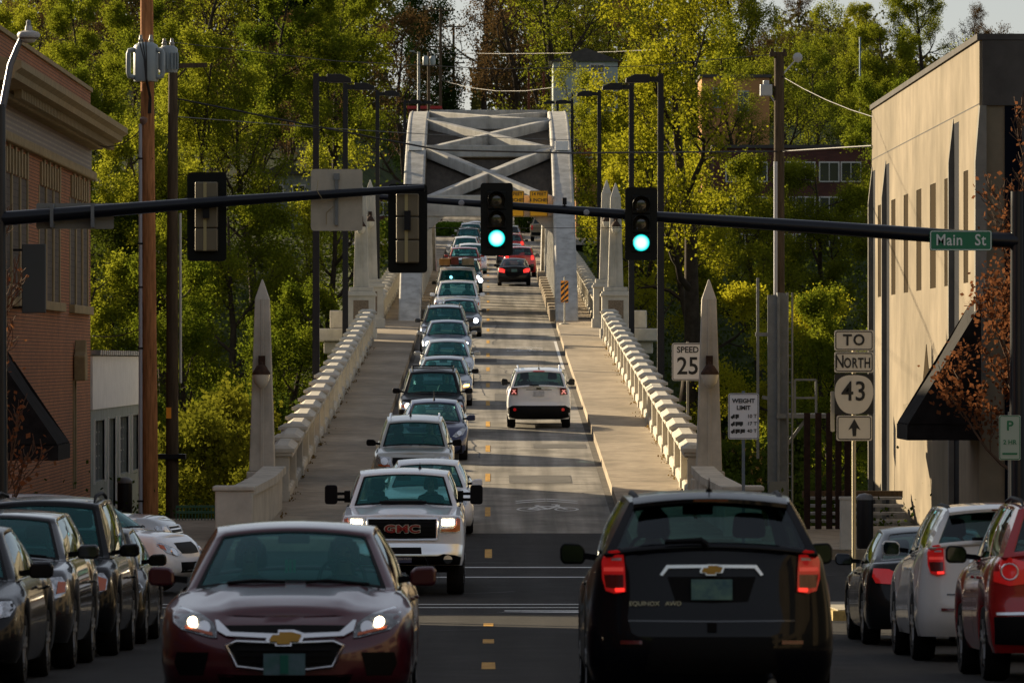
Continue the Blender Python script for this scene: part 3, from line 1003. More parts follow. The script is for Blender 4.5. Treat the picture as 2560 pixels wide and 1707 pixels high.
            for hi, q in gl.items():
                me = q.mesh(gname, None, fix=False)
                bm = bmesh.new(); bm.from_mesh(me); bmesh.ops.remove_doubles(bm, verts=bm.verts, dist=0.001); bmesh.ops.recalc_face_normals(bm, faces=bm.faces); bm.to_mesh(me); bm.free()
                me.materials.append(glm if not isinstance(glm, (list, tuple)) else glm[hi])
                for p in me.polygons: p.use_smooth = True
                out.append(link_mesh(gname, me, c.r))
            return out
        def brk(lo, hi, n, extra):
            return sorted(set([round(float(x), 4) for x in np.linspace(lo, hi, n)] + [round(e, 4) for e in extra]))
        ap = g.get('apil', 0.09)
        rp, rv = g.get('rpil', 0.12), g.get('rv', (0.10, 0.92))
        win = g['win']
        UL = brk(-1, 1, nu, (-1 + ap, 1 - ap, -1 + rp, 1 - rp)); VL = brk(0, 1, 7, (0.05, 0.92) + tuple(rv)); WL = brk(0, 1, 12, [x for w in win for x in w])
        c.ws = patch(front, UL, VL, [(-1 + ap, 1 - ap, 0.05, 0.92)], M_glassF, 'windscreen')
        c.rw = patch(rear, UL, VL, [(-1 + rp, 1 - rp, rv[0], rv[1])], g.get('rglass', M_glassR), 'rear_window')
        sg_mats = [g.get('sglass', M_glassS) if i else M_glassS for i in range(len(win))]
        for sg in (1, -1):
            patch(lambda u, v: sidep(u, v, sg), WL, VL, [(w[0], w[1], 0.05, 0.92) for w in win], sg_mats, 'side_window')
        sh.grid([[roofp(u, w) for u in UL] for w in WL])
        me = sh.mesh('cabin_shell', g.get('roofmat', c.paint))
        bm = bmesh.new(); bm.from_mesh(me); bmesh.ops.remove_doubles(bm, verts=bm.verts, dist=0.003)
        bmesh.ops.recalc_face_normals(bm, faces=bm.faces)
        # make sure normals point outward
        ctr = Vector((0, (yt0 + yt1) / 2, zt0 - 0.3))
        if sum(1 if (f.calc_center_median() - ctr).dot(f.normal) > 0 else -1 for f in bm.faces) < 0:
            bmesh.ops.reverse_faces(bm, faces=bm.faces)
        bm.to_mesh(me); bm.free()
        for p in me.polygons: p.use_smooth = True
        me.set_sharp_from_angle(angle=R(38))
        o = link_mesh('cabin_shell', me, c.r)
        so = o.modifiers.new('thick', 'SOLIDIFY'); so.thickness = 0.035; so.offset = -1
        c.shell = o; c.sidep = sidep; c.roofp = roofp; c.front = front; c.rear = rear; c.roofz = roofz
        # dark seal round the windscreen
        fr = MB()
        u0, v0, v1 = 1 - ap, 0.05, 0.92
        N = 26
        path = [(-u0 + 2 * u0 * i / N, v0) for i in range(N + 1)] + [(u0, v0 + (v1 - v0) * i / 5) for i in range(1, 6)] + [(u0 - 2 * u0 * i / N, v1) for i in range(1, N + 1)] + [(-u0, v1 - (v1 - v0) * i / 5) for i in range(1, 6)]
        inn = [(u * (1 - 0.045), 0.05 + 0.87 * (0.5 + (((v - .05) / .87) - 0.5) * (1 - 0.09))) for u, v in path]
        A = [front(u, v) + Vector((0, -.004, .004)) for u, v in path]; B_ = [front(u, v) + Vector((0, -.004, .004)) for u, v in inn]
        fr.grid([A, B_])
        fr.build('windscreen_seal', M_plast, c.r)
        w = MB()      # wipers
        for sx in (-1, 1):
            w.tube([front(sx * .1 + .05, .03) + Vector((0, -.03, .02)), front(sx * .35, .06) + Vector((0, -.03, .02)), front(sx * .75 if sx > 0 else -.6, .05) + Vector((0, -.03, .02))], 0.014, 5)
        w.build('wiper', M_plast, c.r)
        c.tray.build('dashboard_and_shelf', M_int, c.r)
    def bvh_make(c):
        vs, fs = [], []
        for o in [c.bo, c.shell] + c.ws + c.rw:
            n = len(vs)
            vs += [v.co.copy() for v in o.data.vertices]
            fs += [tuple(i + n for i in p.vertices) for p in o.data.polygons]
        c.bvh = BVHTree.FromPolygons(vs, fs)
    # -- surface patches laid on the body
    def proj(c, p, axis, off):
        a, h = p
        if axis == 'F': o, d = Vector((a, -3, h)), Vector((0, 1, 0))
        elif axis == 'R': o, d = Vector((a, 30, h)), Vector((0, -1, 0))
        elif axis == 'T': o, d = Vector((a, h, 6)), Vector((0, 0, -1))
        else:
            s = 1 if axis == 'S+' else -1
            o, d = Vector((s * 6, a, h)), Vector((-s, 0, 0))
        hit = c.bvh.ray_cast(o, d)
        if hit[0] is None:
            q = o + d * (3.2 if axis == 'F' else (30 - c.S['L'] + .2 if axis == 'R' else 5))
            hit = c.bvh.find_nearest(q)
        return hit[0] - d * off
    def decal(c, name, pts, m, axis='F', off=0.006, thick=0.012, parent=None, cell=0.07, both=False, label=None):
        outs = []
        for sg in ((1, -1) if both else (1,)):
            q = [(sg * x, z) for x, z in pts]
            if axis in ('S+', 'S-'): q = list(pts)
            bm = bmesh.new()
            vs = [bm.verts.new((x, 0, z)) for x, z in q]
            bm.faces.new(vs)
            x0, x1 = min(p[0] for p in q), max(p[0] for p in q)
            z0, z1 = min(p[1] for p in q), max(p[1] for p in q)
            for ax, lo, hi in ((0, x0, x1), (2, z0, z1)):
                n = int((hi - lo) / cell)
                for i in range(1, n + 1):
                    co = [0, 0, 0]; no = [0, 0, 0]
                    co[ax] = lo + (hi - lo) * i / (n + 1); no[ax] = 1
                    bmesh.ops.bisect_plane(bm, geom=bm.verts[:] + bm.edges[:] + bm.faces[:], plane_co=co, plane_no=no)
            bmesh.ops.triangulate(bm, faces=[f for f in bm.faces if len(f.verts) > 4])
            inner = {}
            faces = [[v.index for v in f.verts] for f in bm.faces]
            bm.verts.ensure_lookup_table(); bm.verts.index_update()
            faces = [[v.index for v in f.verts] for f in bm.faces]
            edges_b = [(e.verts[0].index, e.verts[1].index) for e in bm.edges if len(e.link_faces) == 1]
            P = [(v.co.x, v.co.z) for v in bm.verts]
            bm.free()
            outer = [c.proj(p, axis, off + thick) for p in P]
            innr = [c.proj(p, axis, -0.01) for p in P]
            n = len(P)
            b = MB()
            b.add(outer + innr, [tuple(f) for f in faces] + [(a, e, e + n, a + n) for a, e in edges_b])
            o = b.build(name, m, parent or c.r, smooth=35)
            if label: o['label'] = label
            outs.append(o)
        return outs if both else outs[0]
    def ring(c, name, pts, w, m, axis='F', off=0.008, thick=0.02, parent=None, both=False):
        """a frame of width w inside a closed outline"""
        outs = []
        for sg in ((1, -1) if both else (1,)):
            q = [Vector((sg * x, z)) for x, z in pts]
            # densify
            dn = []
            for i in range(len(q)):
                a, e = q[i], q[(i + 1) % len(q)]
                k = max(1, int((e - a).length / 0.08))
                dn += [a.lerp(e, j / k) for j in range(k)]
            n = len(dn)
            area = sum(dn[i].x * dn[(i + 1) % n].y - dn[(i + 1) % n].x * dn[i].y for i in range(n))
            s = 1 if area > 0 else -1
            inn = []
            for i in range(n):
                t = (dn[(i + 1) % n] - dn[i - 1]).normalized()
                inn.append(dn[i] + Vector((-t.y, t.x)) * w * s)
            A = [c.proj(p, axis, off) for p in dn]; A2 = [c.proj(p, axis, -.01) for p in dn]
            B_ = [c.proj(p, axis, off) for p in inn]; B2 = [c.proj(p, axis, -.01) for p in inn]
            b = MB()
            mids = [[c.proj(a.lerp(e, t_), axis, off + thick * math.sin(math.pi * t_)) for a, e in zip(dn, inn)] for t_ in (.15, .35, .5, .65, .85)]
            loops = [A2, A] + mids + [B_, B2]
            b.grid([l + [l[0]] for l in loops])
            outs.append(b.build(name, m, parent or c.r, smooth=70))
        return outs if both else outs[0]
    def bulb(c, x, z, r, m, axis='F', off=0.03, both=True, parent=None, name='bulb'):
        pts = [(x + r * math.cos(2 * math.pi * k / 12), z + r * math.sin(2 * math.pi * k / 12)) for k in range(12)]
        return c.decal(name, pts, m, axis, off, 0.008, parent, 0.1, both)
    # -- wheels
    def wheels(c):
        S = c.S; Rw = S['Rw']; W = S['W'] / 2; tw = S.get('tyre', 0.225)
        for yw in (S['yf'], S['yr']):
            for sg in (-1, 1):
                wr = MB()
                x1 = sg * (W - 0.015 + S.get('flare', 0)); x0 = x1 - sg * tw
                prof = [(Rw * .66, x0), (Rw * .94, x0), (Rw, x0 + sg * .035), (Rw, x1 - sg * .035), (Rw * .94, x1), (Rw * .68, x1 - sg * .004), (Rw * .66, x1 - sg * .03)]
                wr.lathe((0, yw, Rw), [(r, h) for r, h in prof], 28, 'x')
                ty = wr.build('tyre', M_rub, c.r, smooth=40)
                rm = MB()
                rm.lathe((0, yw, Rw), [(Rw * .66, x1 - sg * .012), (Rw * .62, x1 - sg * .012), (Rw * .6, x1 - sg * .09), (Rw * .58, x1 - sg * .1)], 28, 'x')
                for k in range(5):
                    a = 2 * math.pi * k / 5 + .3
                    for da in (-.16, .16):
                        p = Vector((x1 - sg * .02, yw + math.cos(a + da) * Rw * .62, Rw + math.sin(a + da) * Rw * .62))
                        q = Vector((x1 - sg * .025, yw + math.cos(a) * Rw * .12, Rw + math.sin(a) * Rw * .12))
                        rm.bar(q, p, 0.03, 0.045, up=(1, 0, 0))
                rm.lathe((0, yw, Rw), [(Rw * .16, x1 - sg * .06), (Rw * .16, x1 - sg * .015), (Rw * .1, x1 - sg * .008)], 14, 'x')
                rm.build('rim', S.get('rim', M_rimm), ty, smooth=40)
        # dark liners
        b = MB()
        for yw in (S['yf'], S['yr']):
            for sg in (-1, 1):
                n = 16
                P = []
                for k in range(n + 1):
                    a = math.pi * k / n
                    y, z = yw + (Rw + .05) * math.cos(a), Rw + (Rw + .05) * math.sin(a)
                    P.append([(sg * (W * .9), y, z), (sg * (W - .45), y, z)])
                b.grid(P)
                b.add([(sg * (W - .44), yw - Rw - .05, .2), (sg * (W - .44), yw + Rw + .05, .2), (sg * (W - .44), yw + Rw + .05, Rw * 2.1), (sg * (W - .44), yw - Rw - .05, Rw * 2.1)], [(0, 1, 2, 3)])
        b.build('wheel_liner', M_under, c.r)
    # -- cabin
    def interior(c):
        S = c.S; g = S['gh']
        zb = c.ztop((g['yb0'] + g['yb1']) / 2)
        top = g['zm']
        ys = g['yt0'] + S.get('seat', 0.62)
        sm = S.get('seatmat', M_seat)
        hw = g['xt'] * 0.62
        c.driver = (hw, ys - 0.12, zb)      # car's left = world right when it faces the camera
        zs = min(top - 0.36, zb + 0.33)
        for sx in (-1, 1):
            b = MB(); b.box((sx * hw, ys, zb - 0.08), (0.42, 0.16, (zs - zb) * 2), taper=0.86); b.build('seat_back', sm, c.r, bevel=0.05)
            b = MB(); b.box((sx * hw, ys + 0.02, zs + 0.13), (0.27, 0.12, 0.2), taper=0.85); b.build('headrest', sm, c.r, bevel=0.045)
        if S.get('rows', 2) > 1:
            yr_ = ys + 0.85
            b = MB(); b.box((0, yr_, zb - 0.16), (g['xb'] * 1.5, 0.16, (zs - zb) * 2 - 0.12)); b.build('rear_bench', sm, c.r, bevel=0.05)
            for sx in (-1, 1):
                b = MB(); b.box((sx * hw, yr_ + .02, zs - 0.08), (0.22, 0.1, 0.13)); b.build('headrest', sm, c.r, bevel=0.04)
        b = MB()
        cx, cy, cz = hw, g['yt0'] + 0.02, zb + 0.03
        b.tube([(cx + .18 * math.cos(a), cy + .06 * math.sin(a), cz + .17 * math.sin(a)) for a in np.linspace(0, 2 * math.pi, 17)], 0.017, 6, False)
        b.build('steering_wheel', M_int, c.r, smooth=60)
        b = MB(); p = c.front(0, 0.82) + Vector((0, 0.12, -0.02)); b.box(p, (0.24, 0.04, 0.075)); b.bar(p, c.front(0, .92), .02)
        b.build('rear_view_mirror', M_int, c.r, bevel=0.015)
    # -- extras
    def mirrors(c, m=None, w=0.22, h=0.15, z=None, y=None, out=0.03, m2=None, dep=.1, away_glass=True):
        g = c.S['gh']
        y = g['yb0'] + 0.33 if y is None else y
        z = c.ztop(y) + 0.09 if z is None else z
        for sg in (1, -1):
            x = sg * (c.S['W'] / 2 * 0.93)
            b = MB(); b.bar((x - sg * .06, y, z - .03), (x + sg * out, y - .02, z - 0.02), 0.06, 0.05); a = b.build('mirror_arm', M_plast, c.r)
            b = MB(); cx = x + sg * (out + w / 2)
            pr = [(-.5, -.32), (-.42, -.5), (.36, -.5), (.5, -.3), (.5, .25), (.38, .5), (-.3, .46), (-.5, .2)]
            b.prism([(cx + sg * px * w, z + pz * h) for px, pz in pr], 'y', y - .03 - dep / 2, y - .03 + dep / 2)
            hsg = b.build('mirror', m or c.paint, c.r, bevel=0.028)
            b = MB(); b.prism([(cx + sg * px * w * .86, z + pz * h * .8) for px, pz in pr], 'y', y - .03 + dep / 2 + .002, y - .03 + dep / 2 + .006)
            b.build('mirror_glass', M_mirg, hsg)
    def roof_rails(c, m=M_chrome, h=0.05):
        for sg in (-1, 1):
            b = MB()
            ps = [c.sidep(u, 1.0, sg) + Vector((-sg * .07, 0, h * s)) for u, s in ((.08, .1), (.16, 1), (.5, 1.1), (.84, 1), (.93, .1))]
            b.tube(ps, [.012, .02, .02, .02, .012], 6)
            b.build('roof_rail', m, c.r, smooth=60)
    def antenna(c, w=0.5, x=0.0, h=0.3):
        p = c.roofp(x, w)
        b = MB(); b.tube([p, p + Vector((0, .08 * h / .3, h))], [.008, .004], 5); b.lathe(p, [(.03, 0), (.02, .04)], 8); b.build('antenna', M_plast, c.r)
    def plate_front(c, z, y=None, w=0.30, h=0.15, m=None, x=0.0, axis='F'):
        p = c.proj((x, z), axis, 0.03)
        b = MB(); b.box(p, (w, 0.015, h))
        return b.build('licence_plate', m or M_plateb, c.r)
    def handles(c, ys, z):
        for sg in (-1, 1):
            for y in ys:
                p = c.proj((y, z), 'S+' if sg > 0 else 'S-', .02)
                b = MB(); b.box(p, (.03, .17, .028)); b.build('door_handle', c.S.get('hmat', c.paint), c.r, bevel=.008)
    def seams(c, ys, z0, z1):
        """door gaps"""
        for sg in (-1, 1):
            ax = 'S+' if sg > 0 else 'S-'
            b = MB()
            for y in ys:
                L_ = [(c.proj((y - .005, z), ax, .003), c.proj((y + .005, z), ax, .003)) for z in np.linspace(z0, z1, 8)]
                b.grid([[l[0] for l in L_], [l[1] for l in L_]])
            b.build('door_gap', M_plast, c.r)

def mirror_pts(h):      # closed outline from the right half (x>=0, ordered top centre -> bottom centre)
    return h + [(-x, z) for x, z in reversed(h) if x > 1e-6]
def sedan(L=4.8, W=1.82, H=1.45, **k):
    s = L / 4.8
    S = dict(L=L, W=W, Rw=0.325, yf=0.95 * s, yr=3.72 * s, zb=0.2, tyre=0.215,
             top=[(0, .66), (.12, .70), (.45, .77), (1.2 * s, .895), (1.5 * s, .93), (3.0 * s, .965), (4.1 * s, 1.0), (L - .3, 1.0), (L, .95)],
             gh=dict(xb=W / 2 * .86, xt=W / 2 * .63, yb0=1.32 * s, yb1=4.18 * s, yt0=2.08 * s, yt1=3.35 * s, zt0=H - .10, zt1=H - .11, zm=H - .045, win=[(.06, .46), (.5, .84)], bow=.2, rc=.045))
    for a, b in k.items():
        if a == 'gh': S['gh'].update(b)
        else: S[a] = b
    return S
def suv(L=4.65, W=1.86, H=1.72, **k):
    s = L / 4.65
    S = dict(L=L, W=W, Rw=0.36, yf=0.93 * s, yr=3.6 * s, zb=0.27, tyre=0.235, F=.5, camber=.05,
             top=[(0, .88), (.1, .93), (.4, .985), (1.15 * s, 1.07), (1.6 * s, 1.09), (4.0 * s, 1.14), (L, 1.14)],
             tail=[(0, .1), (.2, 0), (.45, 0), (.6, .03), (.8, .05), (1, .06)], RR=.34, rn=3.6,
             gh=dict(xb=W / 2 * .87, xt=W / 2 * .67, yb0=1.18 * s, yb1=L - .1, yt0=1.92 * s, yt1=L - .42, zt0=H - .11, zt1=H - .10, zm=H - .045, win=[(.05, .36), (.39, .66), (.70, .9)], bow=.2, rc=.045,
                     rbow=.07, rglass=M_glassP, sglass=M_glassP))
    for a, b in k.items():
        if a == 'gh': S['gh'].update(b)
        else: S[a] = b
    return S
def pickup(L=5.6, W=1.95, H=1.86, **k):
    S = dict(L=L, W=W, Rw=0.4, yf=0.95, yr=L - 1.15, zb=0.36, tyre=0.26, F=.34, fn=3.4, RR=.15, rn=6, camber=.04,
             top=[(0, 1.06), (.1, 1.09), (.5, 1.12), (1.4, 1.18), (2, 1.2), (L, 1.2)],
             nose=[(0, .12), (.12, .0), (.3, 0), (.42, .06), (.7, .06), (.9, .08), (1, .16)], tail=[(0, 0), (1, 0)],
             side=[(0, .96), (.12, .985), (.4, 1), (.7, .995), (.9, .975), (1, .93)],
             gh=dict(xb=W / 2 * .9, xt=W / 2 * .72, yb0=1.42, yb1=3.35, yt0=1.98, yt1=3.2, zt0=H - .10, zt1=H - .1, zm=H - .05, win=[(.06, .52), (.58, .92)], bow=.16, rc=.04, rbow=.03))
    for a, b in k.items():
        if a == 'gh': S['gh'].update(b)
        else: S[a] = b
    return S

def face(c, hl, grille=None, intake=None, chrome=0.0, bulb=None, bm=None, lens=M_lens, amber=None, plate=None, slats=0, fog=None, gring=0.03, fogm=None):
    for o in c.decal('headlight', hl, lens, both=True, off=.004):
        sg = 1 if o.data.vertices[0].co.x > 0 else -1
        if amber: c.decal('indicator', [(sg * x, z) for x, z in amber], M_amber, off=.012, parent=o)
        if bulb: c.bulb(sg * bulb[0], bulb[1], bulb[2], bm or M_chrome, both=False, parent=o)
    if grille:
        g = c.decal('grille', mirror_pts(grille), M_gril, off=.002, thick=.006)
        if chrome: c.ring('grille_frame', mirror_pts(grille), chrome, M_chrome, off=.004, thick=.012, parent=g)
        for k in range(slats):
            z0, z1 = min(p[1] for p in grille), max(p[1] for p in grille)
            z = z0 + (z1 - z0) * (k + 1) / (slats + 1)
            xm = max(p[0] for p in grille) * .93
            c.decal('grille_bar', [(-xm, z - .011), (xm, z - .011), (xm, z + .011), (-xm, z + .011)], M_plast if chrome < .02 else M_chrome, off=.008, thick=.012, parent=g, cell=.12)
    if intake: c.decal('lower_intake', mirror_pts(intake), M_gril, off=.003, thick=.006)
    if plate: c.plate_front(plate, m=M_platew)
    if fog: c.bulb(fog[0], fog[1], fog[2], fogm or M_chrome, name='fog_lamp', off=.012)

# --- dark red sedan, nearest oncoming car
P_wine = paint('wine red', (0.075, 0.006, 0.016), 0.25, 0.28)
def hood_mal(x, y):
    if y > 1.5: return 0
    a = abs(x)
    w = 0.34 + 0.26 * min(1, y / 1.2)
    return 0.035 * (1 - sstep(w - .03, w + .05, a)) * sstep(0.1, 0.6, y)
S = sedan(4.87, 1.86, 1.465, F=.62, fn=2.7, hood=hood_mal, camber=.055,
          top=[(0, .70), (.15, .735), (.5, .80), (1.25, .915), (1.6, .95), (3.0, .98), (4.1, 1.02), (4.6, 1.02), (4.87, .97)],
          nose=[(0, .18), (.12, .06), (.25, 0), (.5, 0), (.62, .0), (.74, .03), (.86, .09), (.95, .17), (1, .27)], rim=M_rimm, Rw=.335)
c = Car('sedan', S, P_wine, (-1.49, 41.6), 'dark red sedan with lit headlights driving towards the camera, two people inside', 'car')
malibu = c
hl = [(.50, .605), (.503, .65), (.53, .715), (.62, .775), (.705, .805), (.80, .83), (.845, .79), (.835, .715), (.77, .665), (.55, .61)]
hls = c.decal('headlight', hl, M_lensd, both=True, off=.004)
for o, sg in zip(hls, (1, -1)):
    c.bulb(sg * .688, .722, .036, M_on, both=False, parent=o)
    c.bulb(sg * .60, .68, .05, M_chrome, both=False, parent=o, off=.012, name='reflector')
    c.decal('indicator', [(sg * x, z) for x, z in [(.53, .622), (.74, .672), (.745, .695), (.535, .645)]], M_amber, off=.014, parent=o)
    c.ring('lamp_trim', [(sg * x, z) for x, z in hl], .014, M_chrome, off=.008, thick=.008, parent=o)
g = c.decal('upper_grille', mirror_pts([(0, .70), (.46, .695), (.50, .70), (.42, .648), (0, .632)]), M_gril, off=.004, thick=.004)
c.decal('grille_bar', mirror_pts([(0, .635), (.40, .65), (.495, .735), (.52, .735), (.50, .66), (.43, .622), (0, .60)]), M_chrome, off=.012, thick=.02)
lg = mirror_pts([(0, .585), (.36, .60), (.445, .555), (.36, .385), (.17, .36), (0, .355)])
g = c.decal('lower_grille', lg, M_gril, off=.003, thick=.004)
c.ring('grille_frame', lg, .034, M_chrome, off=.006, thick=.035, parent=g)
for z in (.43, .475, .52): c.decal('grille_slat', [(-.34, z - .006), (.34, z - .006), (.34, z + .006), (-.34, z + .006)], M_plast, off=.01, thick=.008, parent=g, cell=.2)
BOW = [(-.125, -.012), (-.10, .028), (-.045, .028), (-.045, .052), (.06, .052), (.06, .028), (.135, .028), (.11, -.028), (.045, -.028), (.045, -.05), (-.06, -.05), (-.06, -.028), (-.115, -.028)]
e = c.decal('emblem', [(x * 1.12, .605 + z * 1.15) for x, z in BOW], M_chrome, off=.032, thick=.012, cell=.3)
c.decal('emblem_face', [(x * .9, .605 + z * .85) for x, z in BOW], M_gold, off=.046, thick=.006, parent=e, cell=.3)
p = c.plate_front(.415, w=.305, h=.155); p.location.y = -.035
b = MB(); q = c.proj((0, .415), 'F', .04); b.box(q, (.06, .012, .135)); b.build('plate_tree', mat('plate green', (0.0, 0.12, 0.09), .6), p)
c.decal('lower_intake', mirror_pts([(0, .33), (.5, .34), (.45, .24), (0, .225)]), M_gril, off=.003, thick=.004)
for sg in (1, -1):
    c.decal('fog_recess', [(sg * x, z) for x, z in [(.56, .50), (.80, .50), (.82, .42), (.78, .33), (.6, .33)]], M_gril, off=.003, thick=.003)
c.mirrors(w=.2, h=.15, out=.03)
c.seams((1.45, 2.55, 3.55), .35, .93); c.handles((2.35, 3.4), .86)
b = MB()
for dx in (-.03, .0, .03): b.box(c.front(.0, .55) + Vector((dx - .02, .14, -.12)), (.02, .01, .1))
b.build('air_freshener', mat('green card', (.01, .25, .12), .6), c.r)

# --- black SUV seen from behind, nearest car in our lane
P_black = paint('black', (0.003, 0.0035, 0.006), 0.0, 0.35)
SX = suv(4.77, 1.845, 1.70, F=.5, Rw=.37, flare=.012,
         top=[(0, .9), (.1, .95), (.4, 1.0), (1.15, 1.09), (1.6, 1.11), (4.0, 1.2), (4.77, 1.22)],
         side=[(0, .95), (.12, .985), (.3, 1), (.5, .99), (.7, .965), (.86, .935), (.95, .915), (1, .885)],
         tail=[(0, .1), (.12, .02), (.25, 0), (.40, .02), (.52, .045), (.7, .07), (1, .11)], RR=.42, rn=3.0,
         gh=dict(xb=.80, xt=.60, yb0=1.22, yb1=4.62, yt0=2.0, yt1=4.32, zt0=1.60, zt1=1.60, zm=1.655, win=[(.05, .35), (.38, .64), (.67, .86)], rpil=.10, rv=(.10, .86), rglass=glass('tinted hatch glass', (.30, .46, .46), 1.0), sglass=M_glassP))
def equinox_rear(c, tail_lit=False):
    tl = [(.815, 1.16), (.80, 1.20), (.765, 1.235), (.70, 1.245), (.655, 1.21), (.645, 1.11), (.638, .935), (.72, .92), (.785, .94), (.812, 1.03)]
    for o, sg in zip(c.decal('tail_light', tl, M_tail, axis='R', both=True, off=.006, thick=.02), (1, -1)):
        c.decal('lamp_bar', [(sg * x, z) for x, z in [(.655, 1.085), (.80, 1.085), (.80, 1.115), (.655, 1.115)]], mat('tail lamp bright', (.7, .05, .05), .15, coat=1, emit=(1, .08, .06), e_str=.12), 'R', .024, .008, o)
        c.decal('lamp_lower', [(sg * x, z) for x, z in [(.655, .95), (.785, .965), (.80, 1.06), (.655, 1.06)]], M_taild, 'R', .024, .006, o)
        c.decal('reverse_lamp', [(sg * x, z) for x, z in [(.67, 1.165), (.745, 1.165), (.745, 1.185), (.67, 1.185)]], mat('reverse lens', (.4, .3, .3), .2, coat=1), 'R', .024, .006, o)
        c.decal('brake_lamp', [(sg * x, z) for x, z in [(.648, .935), (.715, .932), (.72, .96), (.65, .962)]], M_brake, 'R', .028, .006, o)
    ha = [(0, 1.135), (.335, 1.132), (.385, 1.06), (.365, 1.052), (.32, 1.108), (0, 1.112)]
    gar = c.decal('garnish', mirror_pts(ha), M_chrome, 'R', .012, .022)
    e = c.decal('emblem', [(-x * .72, 1.095 + z * .8) for x, z in BOW], M_chrome, 'R', .04, .01, cell=.3)
    c.decal('emblem_face', [(-x * .6, 1.095 + z * .62) for x, z in BOW], M_gold, 'R', .052, .006, parent=e, cell=.3)
    rec = c.decal('plate_recess', mirror_pts([(0, 1.045), (.33, 1.045), (.27, .86), (0, .85)]), M_plast, 'R', .003, .003)
    p = MB(); q = c.proj((0, .95), 'R', .03); p.box(q, (.305, .012, .152)); lp = p.build('licence_plate', mat('landscape plate', (.16, .30, .24), .5, n_scale=9, col2=(.03, .10, .16), n_amt=.1), c.r)
    for sg in (1, -1): c.decal('reflector', [(sg * .52, .545), (sg * .68, .545), (sg * .68, .572), (sg * .52, .572)], M_taild if not tail_lit else M_tail, 'R', .008, .01)
    c.decal('bumper_line', mirror_pts([(0, .72), (.62, .725), (.62, .712), (0, .707)]), mat('bumper crease', (.02, .022, .026), .2, coat=1), 'R', .004, .006)
    c.decal('lower_valance', mirror_pts([(0, .60), (.44, .60), (.5, .33), (0, .32)]), M_plast, 'R', .004, .006)
    b = MB(); b.box(c.proj((0, .67), 'R', .015), (.07, .02, .07)); b.build('hitch_cover', M_plast, c.r)
    # spoiler over the hatch glass with a third brake lamp
    sp = MB()
    P = []
    for u in np.linspace(-1, 1, 13):
        a = c.rear(u * .96, 1.0)
        P.append([a + Vector((0, -.12, .012)), a + Vector((0, .0, .028)), a + Vector((0, .17, -.02)), a + Vector((0, .17, -.05)), a + Vector((0, .0, -.06))])
    sp.grid(P)
    so = sp.build('spoiler', c.paint, c.r, smooth=40)
    b = MB(); b.box(c.rear(0, 1.0) + Vector((0, .174, -.034)), (.26, .008, .018)); b.build('high_brake_lamp', M_taild, so)
    b = MB(); b.tube([c.rear(.04, .05) + Vector((0, .03, 0)), c.rear(.1, .13) + Vector((0, .05, 0)), c.rear(-.5 + .95, .13) + Vector((0, .05, 0))], [.03, .028, .018], 6); b.build('rear_wiper', M_plast, c.r, smooth=50)
c = Car('suv', SX, P_black, (1.66, 42.2), 'black SUV seen from behind waiting in the lane right of the yellow dashes', 'car', away=True)
equinox = c
equinox_rear(c)
t = text('lettering', 'EQUINOX   AWD', .045, M_chrome, c.r, c.proj((.42, .845), 'R', .03), rot=(R(90), 0, R(180)), xs=1.1)
c.mirrors(M_plast, w=.2, h=.17, out=.03, z=1.2, y=1.55)
c.roof_rails(M_plast, .02)
c.antenna(.93, 0, .12)
c.seams((1.5, 2.55, 3.5), .4, 1.05); c.handles((2.35, 3.35), .98)
b = MB(); b.tube([(-.45, 4.55, .27), (-.45, 4.72, .25)], .035, 10); b.build('exhaust_pipe', M_chrome, c.r)
b = MB(); b.box((0, 4.3, .27), (1.2, .5, .16)); b.box((.2, 4.45, .2), (.5, .3, .14)); b.lathe((.62, 4.2, .2), [(.09, -.05), (.11, .05), (.09, .1)], 10); b.build('silencer', M_under, c.r)

# --- white heavy pickup turning out of the bridge
P_white = paint('white', (0.84, 0.85, 0.87), 0.0, 0.35)
def hood_gmc(x, y):
    if y > 1.55 or y < .1: return 0
    a = abs(x)
    return .05 * (1 - sstep(.42, .52, a)) * sstep(.15, .7, y)
S = pickup(6.1, 2.1, 2.1, Rw=.43, yf=1.0, yr=4.75, zb=.52, tyre=.29, hood=hood_gmc,
           top=[(0, 1.30), (.1, 1.335), (.5, 1.37), (1.5, 1.46), (2.2, 1.47), (6.1, 1.45)],
           gh=dict(xb=.93, xt=.74, yb0=1.5, yb1=4.0, yt0=2.05, yt1=3.85, zt0=2.0, zt1=2.0, zm=2.06, win=[(.05, .42), (.47, .9)], bow=.16, rc=.05))
c = Car('pickup_truck', S, P_white, (-1.45, 95.6), 'white heavy pickup with wide black towing mirrors entering the crossing', 'pickup')
gmc = c
gr = mirror_pts([(0, 1.315), (.56, 1.31), (.59, 1.29), (.585, .985), (.55, .955), (0, .955)])
g = c.decal('grille', gr, M_gril, off=.004, thick=.004)
c.ring('grille_frame', mirror_pts([(0, 1.335), (.58, 1.33), (.615, 1.30), (.61, .97), (.57, .935), (0, .93)]), .05, M_chrome, off=.006, thick=.03, parent=g)
for z in (1.03, 1.10, 1.17, 1.24): c.decal('grille_slat', [(-.53, z - .006), (.53, z - .006), (.53, z + .006), (-.53, z + .006)], M_plast, off=.01, thick=.01, parent=g, cell=.3)
q = c.proj((0, 1.13), 'F', .03)
text('lettering', 'GMC', .175, mat('emblem red', (.30, .02, .02), .3, coat=1), c.r, q + Vector((0, -.014, 0)), offset=.006, extrude=.008, xs=1.5, spacing=1.05)
text('lettering_rim', 'GMC', .175, M_chrome, c.r, q, offset=.014, extrude=.008, xs=1.5, spacing=1.05)
hl = [(.63, 1.33), (.63, 1.085), (.90, 1.075), (.975, 1.10), (.985, 1.31), (.95, 1.335)]
